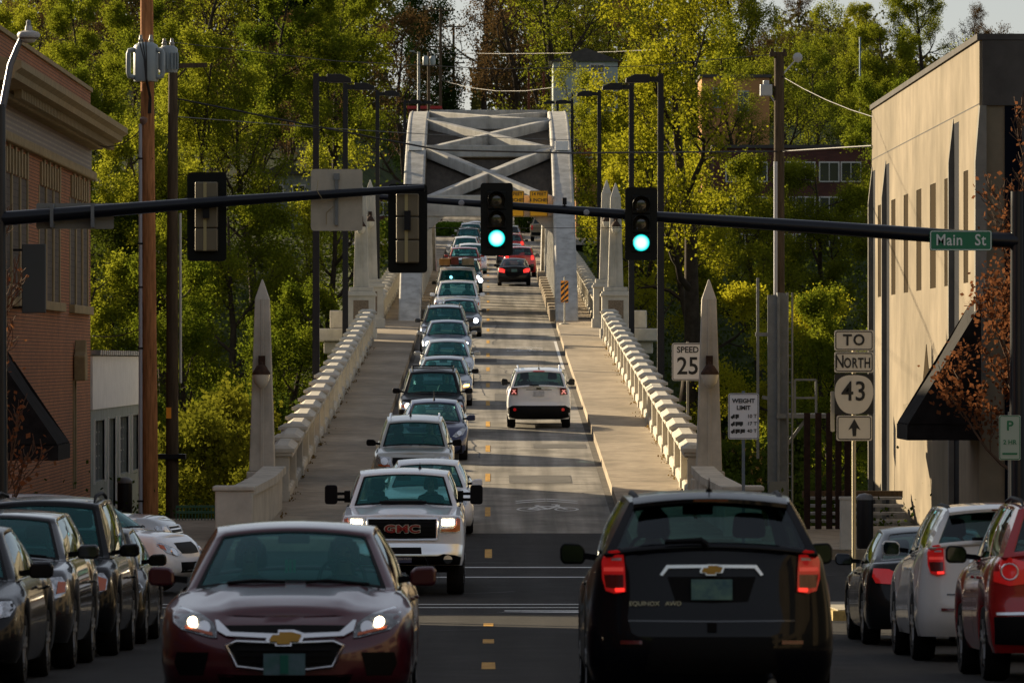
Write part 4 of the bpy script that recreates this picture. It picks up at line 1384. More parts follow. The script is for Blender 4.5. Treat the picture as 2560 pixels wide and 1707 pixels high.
for o, sg in zip(c.decal('headlight', hl, M_lens, both=True, off=.006, thick=.014), (1, -1)):
    c.decal('indicator', [(sg * x, z) for x, z in [(.90, 1.085), (.972, 1.11), (.978, 1.30), (.92, 1.32), (.915, 1.2), (.86, 1.14), (.66, 1.13), (.66, 1.095)]], M_amber, off=.024, parent=o)
    c.decal('bulb', [(sg * x, z) for x, z in [(.67, 1.20), (.87, 1.20), (.87, 1.30), (.67, 1.30)]], M_on, off=.03, parent=o)
bp = c.decal('bumper', mirror_pts([(0, .90), (.94, .885), (1.02, .86), (1.0, .66), (.88, .70), (.70, .72), (.6, .685), (0, .685)]), M_chrome, off=.03, thick=.05)
c.decal('bumper_slot', mirror_pts([(0, .83), (.32, .83), (.33, .72), (0, .72)]), M_gril, off=.082, thick=.006, parent=bp)
for o, sg in zip(c.decal('lower_bumper', [(.38, .68), (.6, .68), (.70, .715), (.88, .695), (.99, .655), (.97, .53), (.45, .53)], M_plast, both=True, off=.03, thick=.03), (1, -1)):
    c.bulb(sg * .77, .625, .075, M_chrome, both=False, parent=o, off=.065, name='fog_lamp')
c.decal('valance', mirror_pts([(0, .67), (.38, .67), (.43, .53), (0, .53)]), M_plast, off=.01, thick=.02)
pz = c.plate_front(.62, w=.32, h=.1, m=mat('dealer plate', (.05, .06, .12), .5))
text('lettering', 'BEATEN PATH', .05, M_platew, pz, c.proj((0, .635), 'F', .04), offset=.001)
sc = MB(); sc.box(c.proj((0, 1.22), 'T', 0) + Vector((0, 0, .0)), (.02, .02, .02))
s2 = MB()
for k, w in ((0, .40), (1, .34)):
    y = 1.18 + .1 * k; zz = c.proj((0, y), 'T', 0).z
    s2.box((0, y, zz + .03), (2 * w, .16, .05))
s2.build('hood_scoop', M_plast, c.r, bevel=.015)
for sg in (1, -1):
    b = MB(); b.bar((sg * .95, 1.98, 1.58), (sg * 1.16, 1.93, 1.58), .05); b.bar((sg * .95, 1.98, 1.68), (sg * 1.16, 1.93, 1.68), .05); b.box((sg * .97, 1.98, 1.63), (.1, .12, .2)); b.build('mirror_arm', M_plast, c.r)
    b = MB(); b.prism(rrect(.215, .33, .05, 4, sg * 1.245, 1.665), 'y', 1.86, 1.98); b.build('mirror', M_plast, c.r, bevel=.02)
c.antenna(.35, .35, .1)
for sg in (-1, 1):   # tow hooks and front axle
    pass
b = MB(); b.tube([(-.85, 1.0, .45), (.85, 1.0, .45)], .08, 8); b.lathe((.25, 1.0, .45), [(.05, -.2), (.2, -.1), (.2, .1), (.05, .2)], 12); b.build('front_axle', M_under, c.r, smooth=50)

# --- queue on the bridge, oncoming
HLs = [(.50, .60), (.53, .69), (.70, .75), (.80, .755), (.84, .70), (.80, .62), (.60, .585)]
GRs = [(0, .69), (.36, .685), (.42, .63), (.34, .57), (0, .56)]
INs = [(0, .42), (.5, .43), (.45, .28), (0, .27)]
HLv = [(.52, .72), (.53, .88), (.66, .92), (.80, .93), (.85, .86), (.84, .74), (.7, .70)]
GRv = [(0, .88), (.42, .88), (.46, .80), (.40, .70), (0, .69)]
INv = [(0, .55), (.52, .56), (.48, .38), (0, .37)]
Q = []
def queue(name, S, col, X, d, label, cat='car', mir=None, rails=None, **f):
    c = Car(name, S, col, (X, d), label, cat, 'oncoming queue on the bridge')
    face(c, **f)
    c.mirrors(mir)
    if rails: c.roof_rails(rails, .06)
    Q.append(c)
    return c
P_silver = paint('silver', (0.42, 0.43, 0.43), 0.6, 0.3)
P_champ = paint('champagne', (0.40, 0.40, 0.36), 0.55, 0.3)
P_blue = paint('navy blue', (0.015, 0.025, 0.09), 0.4, 0.28)
P_char = paint('charcoal', (0.035, 0.037, 0.042), 0.5, 0.28)
P_grey = paint('steel grey', (0.13, 0.14, 0.155), 0.6, 0.3)
P_slate = paint('slate blue', (0.10, 0.13, 0.19), 0.5, 0.3)
P_red = paint('red', (0.32, 0.02, 0.015), 0.2, 0.3)
P_redd = paint('crimson', (0.42, 0.009, 0.012), 0.2, 0.25)
P_tan = paint('tan', (0.30, 0.24, 0.16), 0.4, 0.35)
c = queue('sedan', sedan(5.2, 1.95, 1.47, fn=3.0), P_white, -1.28, 118.0, 'white sedan half hidden behind the white heavy pickup', hl=HLs, grille=GRs, intake=INs, chrome=.02, slats=2, bulb=(.68, .67, .05))
c = queue('suv', suv(4.6, 1.85, 1.74), P_champ, -1.73, 131.0, 'silver crossover with roof rails, driver gripping the wheel, leading the left file', rails=M_chrome, mir=M_plast,
          hl=[(.50, .70), (.52, .90), (.66, .93), (.80, .92), (.85, .86), (.83, .72), (.65, .67)], grille=[(0, .90), (.48, .90), (.49, .80), (.46, .72), (0, .71)], intake=INv, bulb=(.67, .82, .085), amber=[(.53, .70), (.80, .71), (.81, .75), (.54, .745)], plate=.52, slats=1)
c.antenna(.35, -.15, .35)
c = queue('hatchback', sedan(4.46, 1.76, 1.49, F=.75, fn=2.4, top=[(0, .64), (.15, .71), (.5, .84), (1.0, .94), (1.5, .98), (3.0, 1.02), (4.2, 1.08), (4.46, 1.05)], gh=dict(yb0=1.0, yb1=4.3, yt0=2.0, yt1=3.2, xb=.76, xt=.56, bow=.28)), P_blue, -1.40, 144.5,
          'dark blue hatchback tucked behind the silver crossover', hl=[(.48, .64), (.56, .72), (.70, .82), (.80, .86), (.83, .80), (.76, .68), (.58, .61)], grille=[(0, .62), (.3, .62), (.32, .58), (0, .57)], intake=[(0, .44), (.55, .45), (.5, .3), (0, .29)], bulb=(.66, .72, .06), plate=.5)
c.antenna(.2, 0, .25)
c = queue('suv', suv(4.6, 1.86, 1.77), P_black, -1.55, 156.5, 'black SUV with roof rack bars and one lit headlight behind the blue hatchback', rails=M_plast,
          hl=HLv, grille=GRv, intake=INv, chrome=.03, bulb=(.68, .82, .07), bm=M_on, amber=[(.76, .76), (.84, .78), (.84, .84), (.77, .84)], slats=2, fog=(.70, .50, .06), plate=.6)
for w_ in (.15, .55, .9):
    b = MB(); a, e = c.sidep(w_, 1.0, -1), c.sidep(w_, 1.0, 1); b.tube([a + Vector((.06, 0, .07)), e + Vector((-.06, 0, .07))], .018, 6); b.build('roof_bar', M_plast, c.r)
c = queue('sedan', sedan(4.8, 1.8, 1.45), P_grey, -1.38, 172.5, 'grey sedan with a glowing orange turn signal', hl=HLs, grille=GRs, intake=INs, chrome=.02, bulb=(.68, .67, .06), bm=M_chrome, mir=P_black)
c.decal('turn_signal', [(.62, .60), (.80, .62), (.80, .68), (.64, .67)], M_blink, off=.03, parent=None)
c = queue('sedan', sedan(4.75, 1.8, 1.47), P_silver, -1.36, 186.0, 'silver blue sedan with two people in front, behind the grey sedan', hl=HLs, grille=GRs, intake=INs, chrome=.015, bulb=(.68, .67, .06), plate=.45)
c = queue('sedan', sedan(4.7, 1.8, 1.47), P_slate, -1.50, 204.5, 'pale slate sedan, its right headlight glaring, beside the left pylon', hl=HLs, grille=GRs, intake=INs, bulb=(-.68, .67, .09), bm=M_onw, mir=P_silver)
c = queue('suv', suv(4.7, 1.85, 1.74), P_char, -1.66, 213.0, 'dark SUV with roof rack and two occupants just before the arch', rails=M_plast, hl=HLv, grille=GRv, intake=INv, chrome=.02, bulb=(.68, .82, .06))
c = queue('sedan', sedan(4.8, 1.84, 1.5), P_char, -1.18, 228.0, 'black sedan with bright headlight peeking out behind the dark SUV', hl=HLs, grille=GRs, intake=INs, chrome=.02, bulb=(.68, .67, .09), bm=M_onw)
c = queue('pickup_truck', pickup(5.6, 1.98, 1.88), P_white, -1.32, 240.5, 'white pickup under the arch with white round mirrors', 'pickup', hl=[(.58, .86), (.58, 1.03), (.90, 1.03), (.95, .98), (.94, .86)], grille=[(0, 1.03), (.54, 1.03), (.54, .82), (0, .80)], intake=None, chrome=.03, slats=2, amber=[(.86, .87), (.93, .87), (.94, .98), (.88, 1.0)], bulb=(.72, .95, .07))
c = queue('van', suv(5.2, 1.95, 2.02, top=[(0, 1.0), (.1, 1.05), (.4, 1.1), (.95, 1.2), (1.4, 1.24), (5.2, 1.26)], gh=dict(yb0=1.0, yt0=1.7, yb1=5.1, yt1=4.9, xb=.9, xt=.74, zt0=1.90, zt1=1.92, zm=1.97)), P_white, -1.42, 256.5, 'white van with loaded roof rack and a bright marker lamp under the arch', 'van', hl=HLv, grille=GRv, intake=INv, bulb=(.68, .82, .06), mir=M_plast)
rk = MB()
for w_ in (.1, .4, .7): rk.tube([c.sidep(w_, 1.0, -1) + Vector((0, 0, .14)), c.sidep(w_, 1.0, 1) + Vector((0, 0, .14))], .025, 6)
for sg in (-1, 1): rk.tube([c.sidep(.05, 1, sg) + Vector((0, 0, .15)), c.sidep(.9, 1, sg) + Vector((0, 0, .15))], .025, 6)
rk.build('roof_rack', M_plast, c.r)
vanX = c
b = MB(); b.bar(c.sidep(.03, .3, 1) + Vector((.02, 0, 0)), c.sidep(.03, .3, 1) + Vector((.22, -.05, .08)), .04); b.build('lamp_arm', M_plast, c.r)
b = MB(); b.lathe(c.sidep(.03, .3, 1) + Vector((.2, -.1, .02)), [(.01, -.06), (.09, -.05), (.1, .02), (.03, .08)], 12, 'y'); b.build('spot_lamp', M_onw, c.r)
for i, (bx, by, sz, colr) in enumerate(((-.5, .25, (.5, .6, .3), (.30, .16, .06)), (-.1, .2, (.35, .5, .34), (.20, .06, .05)), (.45, .25, (.5, .7, .3), (.34, .28, .2)))):
    p = c.roofp(bx / .7, .2)
    q = MB(); q.box((0, 0, sz[2] / 2), sz); q.box((0, -sz[1] / 2 - .005, sz[2] / 2), (sz[0] * .92, .01, .05))
    o = q.build('roof_crate', mat('roof load %d' % i, colr, .85, n_scale=4, n_amt=.3), None, bevel=.03)
    wp = c.r.location + Matrix.Rotation(c.r.rotation_euler.x, 3, 'X') @ (p + Vector((0, .3, .13)))
    o.location = wp; o.rotation_euler = (c.r.rotation_euler.x, 0, .1 * (i - 1))
    tag(o, ('brown box on the left of the van roof rack', 'reddish bundle in the middle of the van roof rack', 'beige case on the right of the van roof rack')[i], 'box', 'loads on the van roof')
c = queue('suv', suv(4.7, 1.84, 1.72), paint('teal', (0.02, .09, .12)), -1.2, 285.0, 'teal wagon mostly hidden behind the loaded white van', hl=HLv, grille=GRv, intake=INv, bulb=(.68, .82, .08), bm=M_onw)
c = queue('pickup_truck', pickup(5.3, 1.85, 1.76), P_red, -1.32, 311.0, 'red pickup at the far end of the arch with a white hood scoop', 'pickup', hl=[(.55, .84), (.55, .98), (.84, .98), (.88, .92), (.87, .84)], grille=[(0, .98), (.5, .98), (.5, .82), (0, .8)], bulb=(.7, .9, .06))
farq = ((324.0, -1.0, P_white, 'suv', 'white SUV right behind the red pickup at the far end of the arch'), (334.0, -1.35, P_silver, 'sedan', 'silver sedan second behind the red pickup'),
        (345.0, -1.38, P_white, 'suv', 'white SUV with a dark roof behind the silver sedan'), (358.0, -1.25, P_slate, 'sedan', 'slate sedan ahead of the black topped wagon on the far approach'),
        (371.0, -1.3, P_char, 'suv', 'dark wagon with black roof box on the far approach'), (386.0, -1.2, P_silver, 'suv', 'large silver SUV near the hedge at the far end'), (403.0, -.75, P_white, 'sedan', 'white car farthest back in the oncoming queue'))
for d, X, col, kd, lab in farq:
    if kd == 'suv': c = queue('suv', suv(), col, X, d, lab, hl=HLv, grille=GRv, intake=INv, bulb=(.68, .82, .06))
    else: c = queue('sedan', sedan(), col, X, d, lab, hl=HLs, grille=GRs, intake=INs, bulb=(.68, .67, .06))

# --- right lane, driving away
def rear_generic(c, tl, plate_z=.85, bump=None, win=None, tm=M_tail, pm=None):
    c.decal('tail_light', tl, tm, 'R', .006, .02, both=True)
    if bump: c.decal('bumper', mirror_pts(bump), M_plast, 'R', .006, .012)
    p = MB(); p.box(c.proj((0, plate_z), 'R', .02), (.305, .012, .152)); p.build('licence_plate', pm or M_platew, c.r)
S = suv(4.23, 1.81, 1.69, Rw=.35, F=.42, top=[(0, .95), (.1, 1.0), (.4, 1.04), (1.1, 1.1), (1.5, 1.12), (4.23, 1.15)], RR=.36, rn=3.4,
        tail=[(0, .1), (.15, .0), (.38, .0), (.44, .05), (.7, .05), (1, .07)],
        gh=dict(yb0=1.15, yb1=4.16, yt0=1.75, yt1=3.98, xb=.79, xt=.64, zt0=1.60, zt1=1.61, zm=1.65, win=[(.05, .36), (.40, .68), (.72, .9)], rpil=.08, rv=(.10, .88)))
c = Car('suv', S, P_white, (1.42, 160.0), 'small white SUV with square red lamps driving away alone in the right lane', 'car', away=True)
jeep = c
TLj = [(.60, .96), (.60, 1.16), (.80, 1.16), (.81, .97)]
for o, sg in zip(c.decal('tail_light', TLj, M_taild, 'R', .006, .025, both=True), (1, -1)):
    for a, e in (((.64, .99), (.76, 1.13)), ((.76, .99), (.64, 1.13))):
        d_ = Vector((e[0] - a[0], e[1] - a[1])).normalized(); n_ = Vector((-d_.y, d_.x)) * .016
        c.decal('cross_lamp', [(sg * (a[0] - n_.x), a[1] - n_.y), (sg * (a[0] + n_.x), a[1] + n_.y), (sg * (e[0] + n_.x), e[1] + n_.y), (sg * (e[0] - n_.x), e[1] - n_.y)], mat('cross lens', (.75, .35, .3), .2, emit=(1, .3, .25), e_str=.25), 'R', .032, .006, o)
c.decal('bumper', mirror_pts([(0, .66), (.74, .66), (.89, .58), (.88, .34), (.6, .27), (0, .27)]), M_plast, 'R', .008, .02)
c.bulb(.68, .55, .045, M_tail, 'R', .035, name='reflector')
p = MB(); p.box(c.proj((0, 1.0), 'R', .02), (.305, .012, .152)); p.build('licence_plate', M_platew, c.r)
c.decal('hatch_seam', mirror_pts([(0, 1.115), (.36, 1.118), (.36, 1.104), (0, 1.10)]), M_plast, 'R', .004, .008)
e = c.decal('badge', [(-.07, 1.125), (.07, 1.125), (.07, 1.16), (-.07, 1.16)], M_plast, 'R', .02, .004)
c.decal('high_brake_lamp', mirror_pts([(0, 1.632), (.16, 1.632), (.16, 1.612), (0, 1.612)]), M_tail, 'R', .01, .01)
c.mirrors(M_plast, w=.19, h=.19, out=.02, z=1.2, y=1.42)
c.roof_rails(M_chrome, .07); c.antenna(.9, 0, .2)
b = MB(); b.tube([c.rear(0, .08) + Vector((0, .03, 0)), c.rear(.35, .1) + Vector((0, .04, 0))], .015, 6); b.build('rear_wiper', M_plast, c.r)
S = sedan(4.55, 1.76, 1.44)
c = Car('sedan', S, P_black, (1.35, 298.0), 'black sedan seen from behind under the arch in the right lane', 'car', away=True)
rear_generic(c, [(.50, .70), (.48, .86), (.62, .93), (.80, .94), (.82, .84), (.78, .74)], .82, tm=M_brake, pm=M_plateb); c.mirrors(P_black)
for X, d, col, kd, lab in ((1.75, 317.0, P_redd, 'suv', 'red SUV seen from behind just ahead of the black sedan'), (1.35, 338.0, P_char, 'sedan', 'charcoal car ahead of the red SUV going away'),
                           (1.4, 356.0, P_redd, 'suv', 'dark red car second ahead of the red SUV'), (1.35, 380.0, P_silver, 'suv', 'silver SUV farthest ahead in the right lane beside the green signal')):
    c = Car(kd, suv() if kd == 'suv' else sedan(), col, (X, d), lab, 'car', away=True)
    if kd == 'suv': rear_generic(c, [(.62, .95), (.62, 1.2), (.78, 1.22), (.80, .98)], .95, [(0, .7), (.8, .68), (.75, .35), (0, .33)], tm=M_brake)
    else: rear_generic(c, [(.50, .70), (.48, .86), (.62, .93), (.80, .94), (.82, .84), (.78, .74)], .82, tm=M_brake)
    c.mirrors(P_black)
S = pickup(5.3, 1.9, 1.8, gh=dict(yb1=5.1, yt1=4.8, win=[(.05, .36), (.4, .66), (.7, .92)], rglass=M_glassP))
c = Car('suv', S, P_tan, (3.95, 405.0), 'tan SUV turning away at the far end seen past the right rib', 'car', away=True)
rear_generic(c, [(.78, .85), (.78, 1.16), (.9, 1.16), (.92, .85)], .8, [(0, .66), (.9, .66), (.85, .45), (0, .42)]); c.mirrors(M_plast)

# --- cars parked along the left kerb, noses towards the camera
Xp = -5.07
def parked(S, col, d, lab, name='sedan', X=Xp, **f):
    c = Car(name, S, col, (X, d), lab, 'car', 'cars parked along the left kerb')
    face(c, **f); c.mirrors(f.get('mir'))
    c.seams((1.45, 2.5, 3.5), .4, .95); c.handles((2.3, 3.35), .86)
    return c
P_char2 = paint('parked charcoal', (0.018, 0.019, 0.022), 0.35, 0.25)
P_dk = paint('dark graphite', (0.008, 0.0085, 0.010), 0.2, 0.25)
P_dg = paint('gunmetal', (0.017, 0.0175, 0.019), 0.3, 0.25)
P_olive = paint('dark bronze', (0.018, 0.015, 0.011), 0.4, 0.25)
parked(sedan(4.7, 1.80, 1.46), P_dg, 50.5, 'gunmetal sedan nearest in the left parked row, cut by the frame', hl=HLs, grille=GRs, intake=INs, chrome=.02, bulb=(.68, .67, .06))
parked(suv(4.6, 1.82, 1.62), P_char2, 56.6, 'charcoal crossover second in the left parked row', 'suv', hl=HLv, grille=GRv, intake=INv, chrome=.02, bulb=(.68, .82, .06), amber=[(.76, .76), (.84, .78), (.84, .88), (.77, .88)])
c = parked(suv(4.8, 1.88, 1.80), P_dk, 62.8, 'black SUV with roof rails third in the left parked row', 'suv', hl=HLv, grille=GRv, intake=INv, chrome=.02, bulb=(.68, .82, .06), amber=[(.70, .72), (.83, .74), (.84, .86), (.72, .9)])
c.roof_rails(M_plast, .07)
parked(sedan(4.5, 1.76, 1.45), P_olive, 69.2, 'dark bronze sedan farthest in the left parked row', hl=HLs, grille=GRs, intake=INs, bulb=(.68, .67, .06))

# --- cars parked along the right kerb, tails towards the camera
def hood0(x, y): return 0
c = Car('suv', SX, P_silver if False else paint('pearl white', (0.74, 0.73, 0.71), 0.0, 0.3), (5.48, 60.2), 'white SUV with red lamps parked by the right kerb between red and grey cars', 'car', 'cars parked along the right kerb', away=True)
equinox_rear(c); c.mirrors(None, w=.2, h=.17, out=.03, z=1.2, y=1.55, m2=None); c.roof_rails(M_plast, .02); c.seams((1.5, 2.55, 3.5), .4, 1.05); c.handles((2.35, 3.35), .98)
S = suv(4.43, 1.81, 1.68, Rw=.35, tail=[(0, .1), (.15, .0), (.4, .0), (.5, .05), (.7, .06), (1, .08)])
c = Car('suv', S, P_redd, (5.46, 51.6), 'crimson SUV parked by the right kerb, cut by the frame edge', 'car', 'cars parked along the right kerb', away=True)
for o, sg in zip(c.decal('tail_light', [(.58, .90), (.58, 1.10), (.72, 1.14), (.85, 1.10), (.86, .92), (.72, .88)], M_tail, 'R', .006, .02, both=True), (1, -1)):
    c.ring('lamp_ring', [(sg * (.72 + .085 * math.cos(a)), 1.01 + .085 * math.sin(a)) for a in np.linspace(0, 2 * math.pi, 14)[:-1]], .02, M_chrome, 'R', .028, .012, o)
c.decal('bumper', mirror_pts([(0, .62), (.86, .60), (.85, .35), (0, .33)]), M_plast, 'R', .006, .012)
c.decal('bumper_trim', mirror_pts([(0, .66), (.84, .64), (.84, .615), (0, .63)]), M_chrome, 'R', .01, .014)
c.mirrors(M_plast, w=.2, h=.17, z=1.16, y=1.5); c.roof_rails(M_plast, .05); c.seams((1.45, 2.45, 3.4), .4, 1.0); c.handles((2.3, 3.2), .95)
S = sedan(4.75, 1.8, 1.45)
c = Car('sedan', S, P_dg, (5.46, 68.6), 'dark grey sedan parked ahead of the white SUV by the right kerb', 'car', 'cars parked along the right kerb', away=True)
rear_generic(c, [(.50, .74), (.48, .86), (.62, .93), (.80, .94), (.82, .84), (.78, .76)], .82); c.mirrors(P_dg); c.seams((1.45, 2.5, 3.5), .35, .93); c.handles((2.3, 3.35), .86)

# --- cross street on the left
S = suv(4.7, 1.85, 1.68, top=[(0, .84), (.1, .9), (.4, .98), (1.15, 1.05), (1.6, 1.09), (4.0, 1.14), (4.7, 1.14)])
c = Car('suv', S, P_white, (-5.55, 86.0), 'white car nosing out of the cross street behind the parked row', 'car', yaw=R(78), pitch=0)
c.r.location = (-5.0, 96.6, zr(97)); c.r.rotation_euler.z = R(73)
face(c, hl=[(.50, .68), (.55, .78), (.70, .85), (.84, .9), (.87, .84), (.80, .72), (.62, .66)], grille=GRv, intake=INv, bulb=(.66, .74, .06), lens=M_lens, amber=[(.80, .85), (.86, .87), (.85, .80), (.8, .76)]); c.mirrors()
c.seams((1.45, 2.5, 3.5), .4, 1.0)
S = sedan(4.9, 1.9, 1.42, top=[(0, .86), (.1, .92), (.5, .97), (1.3, 1.02), (3.0, 1.04), (4.9, 1.0)], Rw=.36)
c = Car('sedan', S, P_silver, (-6.0, 100), 'silver car waiting on the cross street behind the white car and the brown pole', 'car', yaw=R(82), pitch=0)
c.r.location = (-5.75, 106.5, zr(106))
face(c, hl=[(.55, .66), (.55, .84), (.84, .84), (.88, .80), (.87, .66)], grille=[(0, .84), (.5, .84), (.5, .64), (0, .62)], chrome=.03, slats=2, amber=[(.56, .62), (.86, .62), (.87, .68), (.56, .68)], bulb=(.7, .76, .07)); c.mirrors(M_plast)
# ---------------------------------------------------------------- buildings
def brick_mat(name, c1, c2, mortar, axis='x', bw=0.215, bh=0.0755, ms=0.009):
    if name in MATS: return MATS[name]
    m = bpy.data.materials.new(name); m.use_nodes = True; nt = m.node_tree
    b = nt.nodes['Principled BSDF']; b.inputs['Roughness'].default_value = 0.9
    tc = nt.nodes.new('ShaderNodeTexCoord'); sp = nt.nodes.new('ShaderNodeSeparateXYZ'); cb = nt.nodes.new('ShaderNodeCombineXYZ')
    nt.links.new(tc.outputs['Object'], sp.inputs[0])
    nt.links.new(sp.outputs['Y' if axis == 'x' else 'X'], cb.inputs[0]); nt.links.new(sp.outputs['Z'], cb.inputs[1])
    br_ = nt.nodes.new('ShaderNodeTexBrick')
    br_.inputs['Scale'].default_value = 1.0
    br_.inputs['Brick Width'].default_value = bw; br_.inputs['Row Height'].default_value = bh; br_.inputs['Mortar Size'].default_value = ms
    br_.inputs['Color1'].default_value = (*c1, 1); br_.inputs['Color2'].default_value = (*c2, 1); br_.inputs['Mortar'].default_value = (*mortar, 1)
    nt.links.new(cb.outputs[0], br_.inputs['Vector'])
    n = nt.nodes.new('ShaderNodeTexNoise'); n.inputs['Scale'].default_value = 0.7; n.inputs['Detail'].default_value = 6
    nt.links.new(tc.outputs['Object'], n.inputs[0])
    mx = nt.nodes.new('ShaderNodeMix'); mx.data_type = 'RGBA'; mx.blend_type = 'MULTIPLY'; mx.inputs[0].default_value = 0.6
    nt.links.new(br_.outputs['Color'], mx.inputs[6]); nt.links.new(n.outputs['Color'], mx.inputs[7])
    rp = nt.nodes.new('ShaderNodeValToRGB'); rp.color_ramp.elements[0].color = (.55, .55, .55, 1); rp.color_ramp.elements[1].color = (1.2, 1.2, 1.2, 1)
    nt.links.new(n.outputs[0], rp.inputs[0]); nt.links.new(rp.outputs[0], mx.inputs[7]); mx.inputs[0].default_value = 1
    nt.links.new(mx.outputs[2], b.inputs['Base Color'])
    bp = nt.nodes.new('ShaderNodeBump'); bp.inputs['Strength'].default_value = 0.6; bp.inputs['Distance'].default_value = 0.01; bp.invert = True
    nt.links.new(br_.outputs['Fac'], bp.inputs['Height']); nt.links.new(bp.outputs[0], b.inputs['Normal'])
    MATS[name] = m
    return m
M_brick = brick_mat('tan brick', (0.42, 0.165, 0.062), (0.32, 0.122, 0.045), (0.07, 0.038, 0.024))
M_brickd = brick_mat('dark infill brick', (0.11, 0.085, 0.065), (0.08, 0.065, 0.05), (0.05, 0.04, 0.035), bw=.3, bh=.15)
M_stone = mat('cream stone', (0.27, 0.21, 0.115), 0.85, n_scale=3, n_amt=0.2)
M_frieze = None
def wall_holes(b, X, d0, d1, z0, z1, holes, side, reveal=0.25):
    """vertical wall in the plane X from d0 to d1 with rectangular openings (d0,d1,z0,z1); side = outward sign along X"""
    D = sorted(set([d0, d1] + [h[0] for h in holes] + [h[1] for h in holes]))
    Z = sorted(set([z0, z1] + [h[2] for h in holes] + [h[3] for h in holes]))
    for i in range(len(D) - 1):
        for j in range(len(Z) - 1):
            dm, zm = (D[i] + D[i + 1]) / 2, (Z[j] + Z[j + 1]) / 2
            if any(h[0] < dm < h[1] and h[2] < zm < h[3] for h in holes): continue
            b.add([(X, D[i], Z[j]), (X, D[i + 1], Z[j]), (X, D[i + 1], Z[j + 1]), (X, D[i], Z[j + 1])], [(0, 1, 2, 3)])
    for a, e, f, g in holes:
        xi = X - side * reveal
        b.add([(X, a, f), (X, e, f), (xi, e, f), (xi, a, f)], [(0, 1, 2, 3)])
        b.add([(X, a, g), (X, e, g), (xi, e, g), (xi, a, g)], [(3, 2, 1, 0)])
        b.add([(X, a, f), (X, a, g), (xi, a, g), (xi, a, f)], [(0, 1, 2, 3)])
        b.add([(X, e, f), (X, e, g), (xi, e, g), (xi, e, f)], [(3, 2, 1, 0)])

# left: brick building beyond the cross street
XB = -10.0
D0, D1 = 111.5, 143.0
bl = root('brick_building', (XB, 127, 0.1), 'two storey tan brick building with bracketed cornice, left of the utility poles', 'building')
O = Vector(bl.location)
groups = [(135.9, 142.1), (126.6, 132.8), (117.3, 123.5)]
holes = []
for a, e in groups:
    holes.append((a, e, 5.33, 7.9))
slots = [(137.0, 137.75, 0.9, 3.5)]
b = MB(O)
wall_holes(b, XB, D0, D1, -6, 10.72, holes + slots, 1, .02)
b.add([(XB, D0, -6), (XB, D0, 10.72), (-34, D0, 10.72), (-34, D0, -6)], [(0, 1, 2, 3)])
b.add([(XB, D1, -6), (XB, D1, 10.72), (-34, D1, 10.72), (-34, D1, -6)], [(3, 2, 1, 0)])
b.add([(XB, D0, 10.72), (XB, D1, 10.72), (-34, D1, 10.72), (-34, D0, 10.72)], [(0, 1, 2, 3)])
b.add([(-34, D0, -6), (-34, D1, -6), (-34, D1, 10.72), (-34, D0, 10.72)], [(0, 1, 2, 3)])
b.build('wall', M_brick, bl)
def wbox(name, m, par, d0, d1, z0, z1, p0, p1, X=XB, side=1, org=None, bevel=0.0):
    q = MB(org if org is not None else O)
    xa, xb = sorted((X + side * p0, X + side * p1))
    q.box(((xa + xb) / 2, (d0 + d1) / 2, (z0 + z1) / 2), (xb - xa, d1 - d0, z1 - z0))
    return q.build(name, m, par, bevel=bevel)
for a, e in groups:
    n = 3; mw = 0.3; w = (e - a - 2 * mw) / 3
    for k in range(3):
        s0 = a + k * (w + mw)
        win = wbox('window', M_brickd, bl, s0, s0 + w, 5.33, 7.9, -.06, -.016)
    for k in range(2):
        s0 = a + w + k * (w + mw)
        wbox('mullion', M_stone, bl, s0, s0 + mw, 5.332, 7.898, -.015, .02)
    for q in (a - .12, e - .12):
        wbox('jamb', M_stone, bl, q, q + .24, 5.332, 7.898, -.1, .012)
    wbox('sill', M_stone, bl, a - .15, e + .15, 5.12, 5.329, -.2, .14, bevel=.02)
    nb = 8
    for k in range(nb):
        s0 = a + (e - a) * (k + .5) / nb
        wbox('lintel_block', M_stone, bl, s0 - .17, s0 + .17, 7.902, 8.42 + .08 * (k % 2), -.05, .05)
sl = wbox('pilaster_slot', M_brickd, bl, 137.0, 137.75, .9, 3.5, -.06, -.012)
for q in (136.93, 137.7): wbox('slot_edge', M_stone, sl, q, q + .12, .9, 3.5, .14, .20, org=Vector((0, 0, 0)) + O) if False else wbox('slot_edge', M_stone, bl, q, q + .12, .9, 3.5, -.1, .03)
wl = MB(O); wl.prism([(137.0, 3.5), (137.75, 3.5), (137.8, 4.1), (137.55, 4.2), (137.375, 4.5), (137.2, 4.2), (136.95, 4.1)], 'x', XB + .02, XB + .3); wl.build('wall_lantern', M_stone, bl, bevel=.03)
# cornice, frieze, mouldings
m = bpy.data.materials.new('frieze checks'); m.use_nodes = True; nt = m.node_tree
tc = nt.nodes.new('ShaderNodeTexCoord'); sp = nt.nodes.new('ShaderNodeSeparateXYZ'); cb = nt.nodes.new('ShaderNodeCombineXYZ'); ck = nt.nodes.new('ShaderNodeTexBrick')
nt.links.new(tc.outputs['Object'], sp.inputs[0]); nt.links.new(sp.outputs['Y'], cb.inputs[0]); nt.links.new(sp.outputs['Z'], cb.inputs[1]); nt.links.new(cb.outputs[0], ck.inputs['Vector'])
ck.inputs['Scale'].default_value = 1; ck.inputs['Brick Width'].default_value = .42; ck.inputs['Row Height'].default_value = .11; ck.inputs['Mortar Size'].default_value = .035
ck.inputs['Color1'].default_value = (.24, .18, .10, 1); ck.inputs['Color2'].default_value = (.17, .12, .07, 1); ck.inputs['Mortar'].default_value = (.09, .045, .03, 1)
nt.links.new(ck.outputs[0], nt.nodes['Principled BSDF'].inputs['Base Color'])
M_frieze = m
wbox('frieze', M_frieze, bl, D0, D1, 8.72, 9.28, .0, .03)
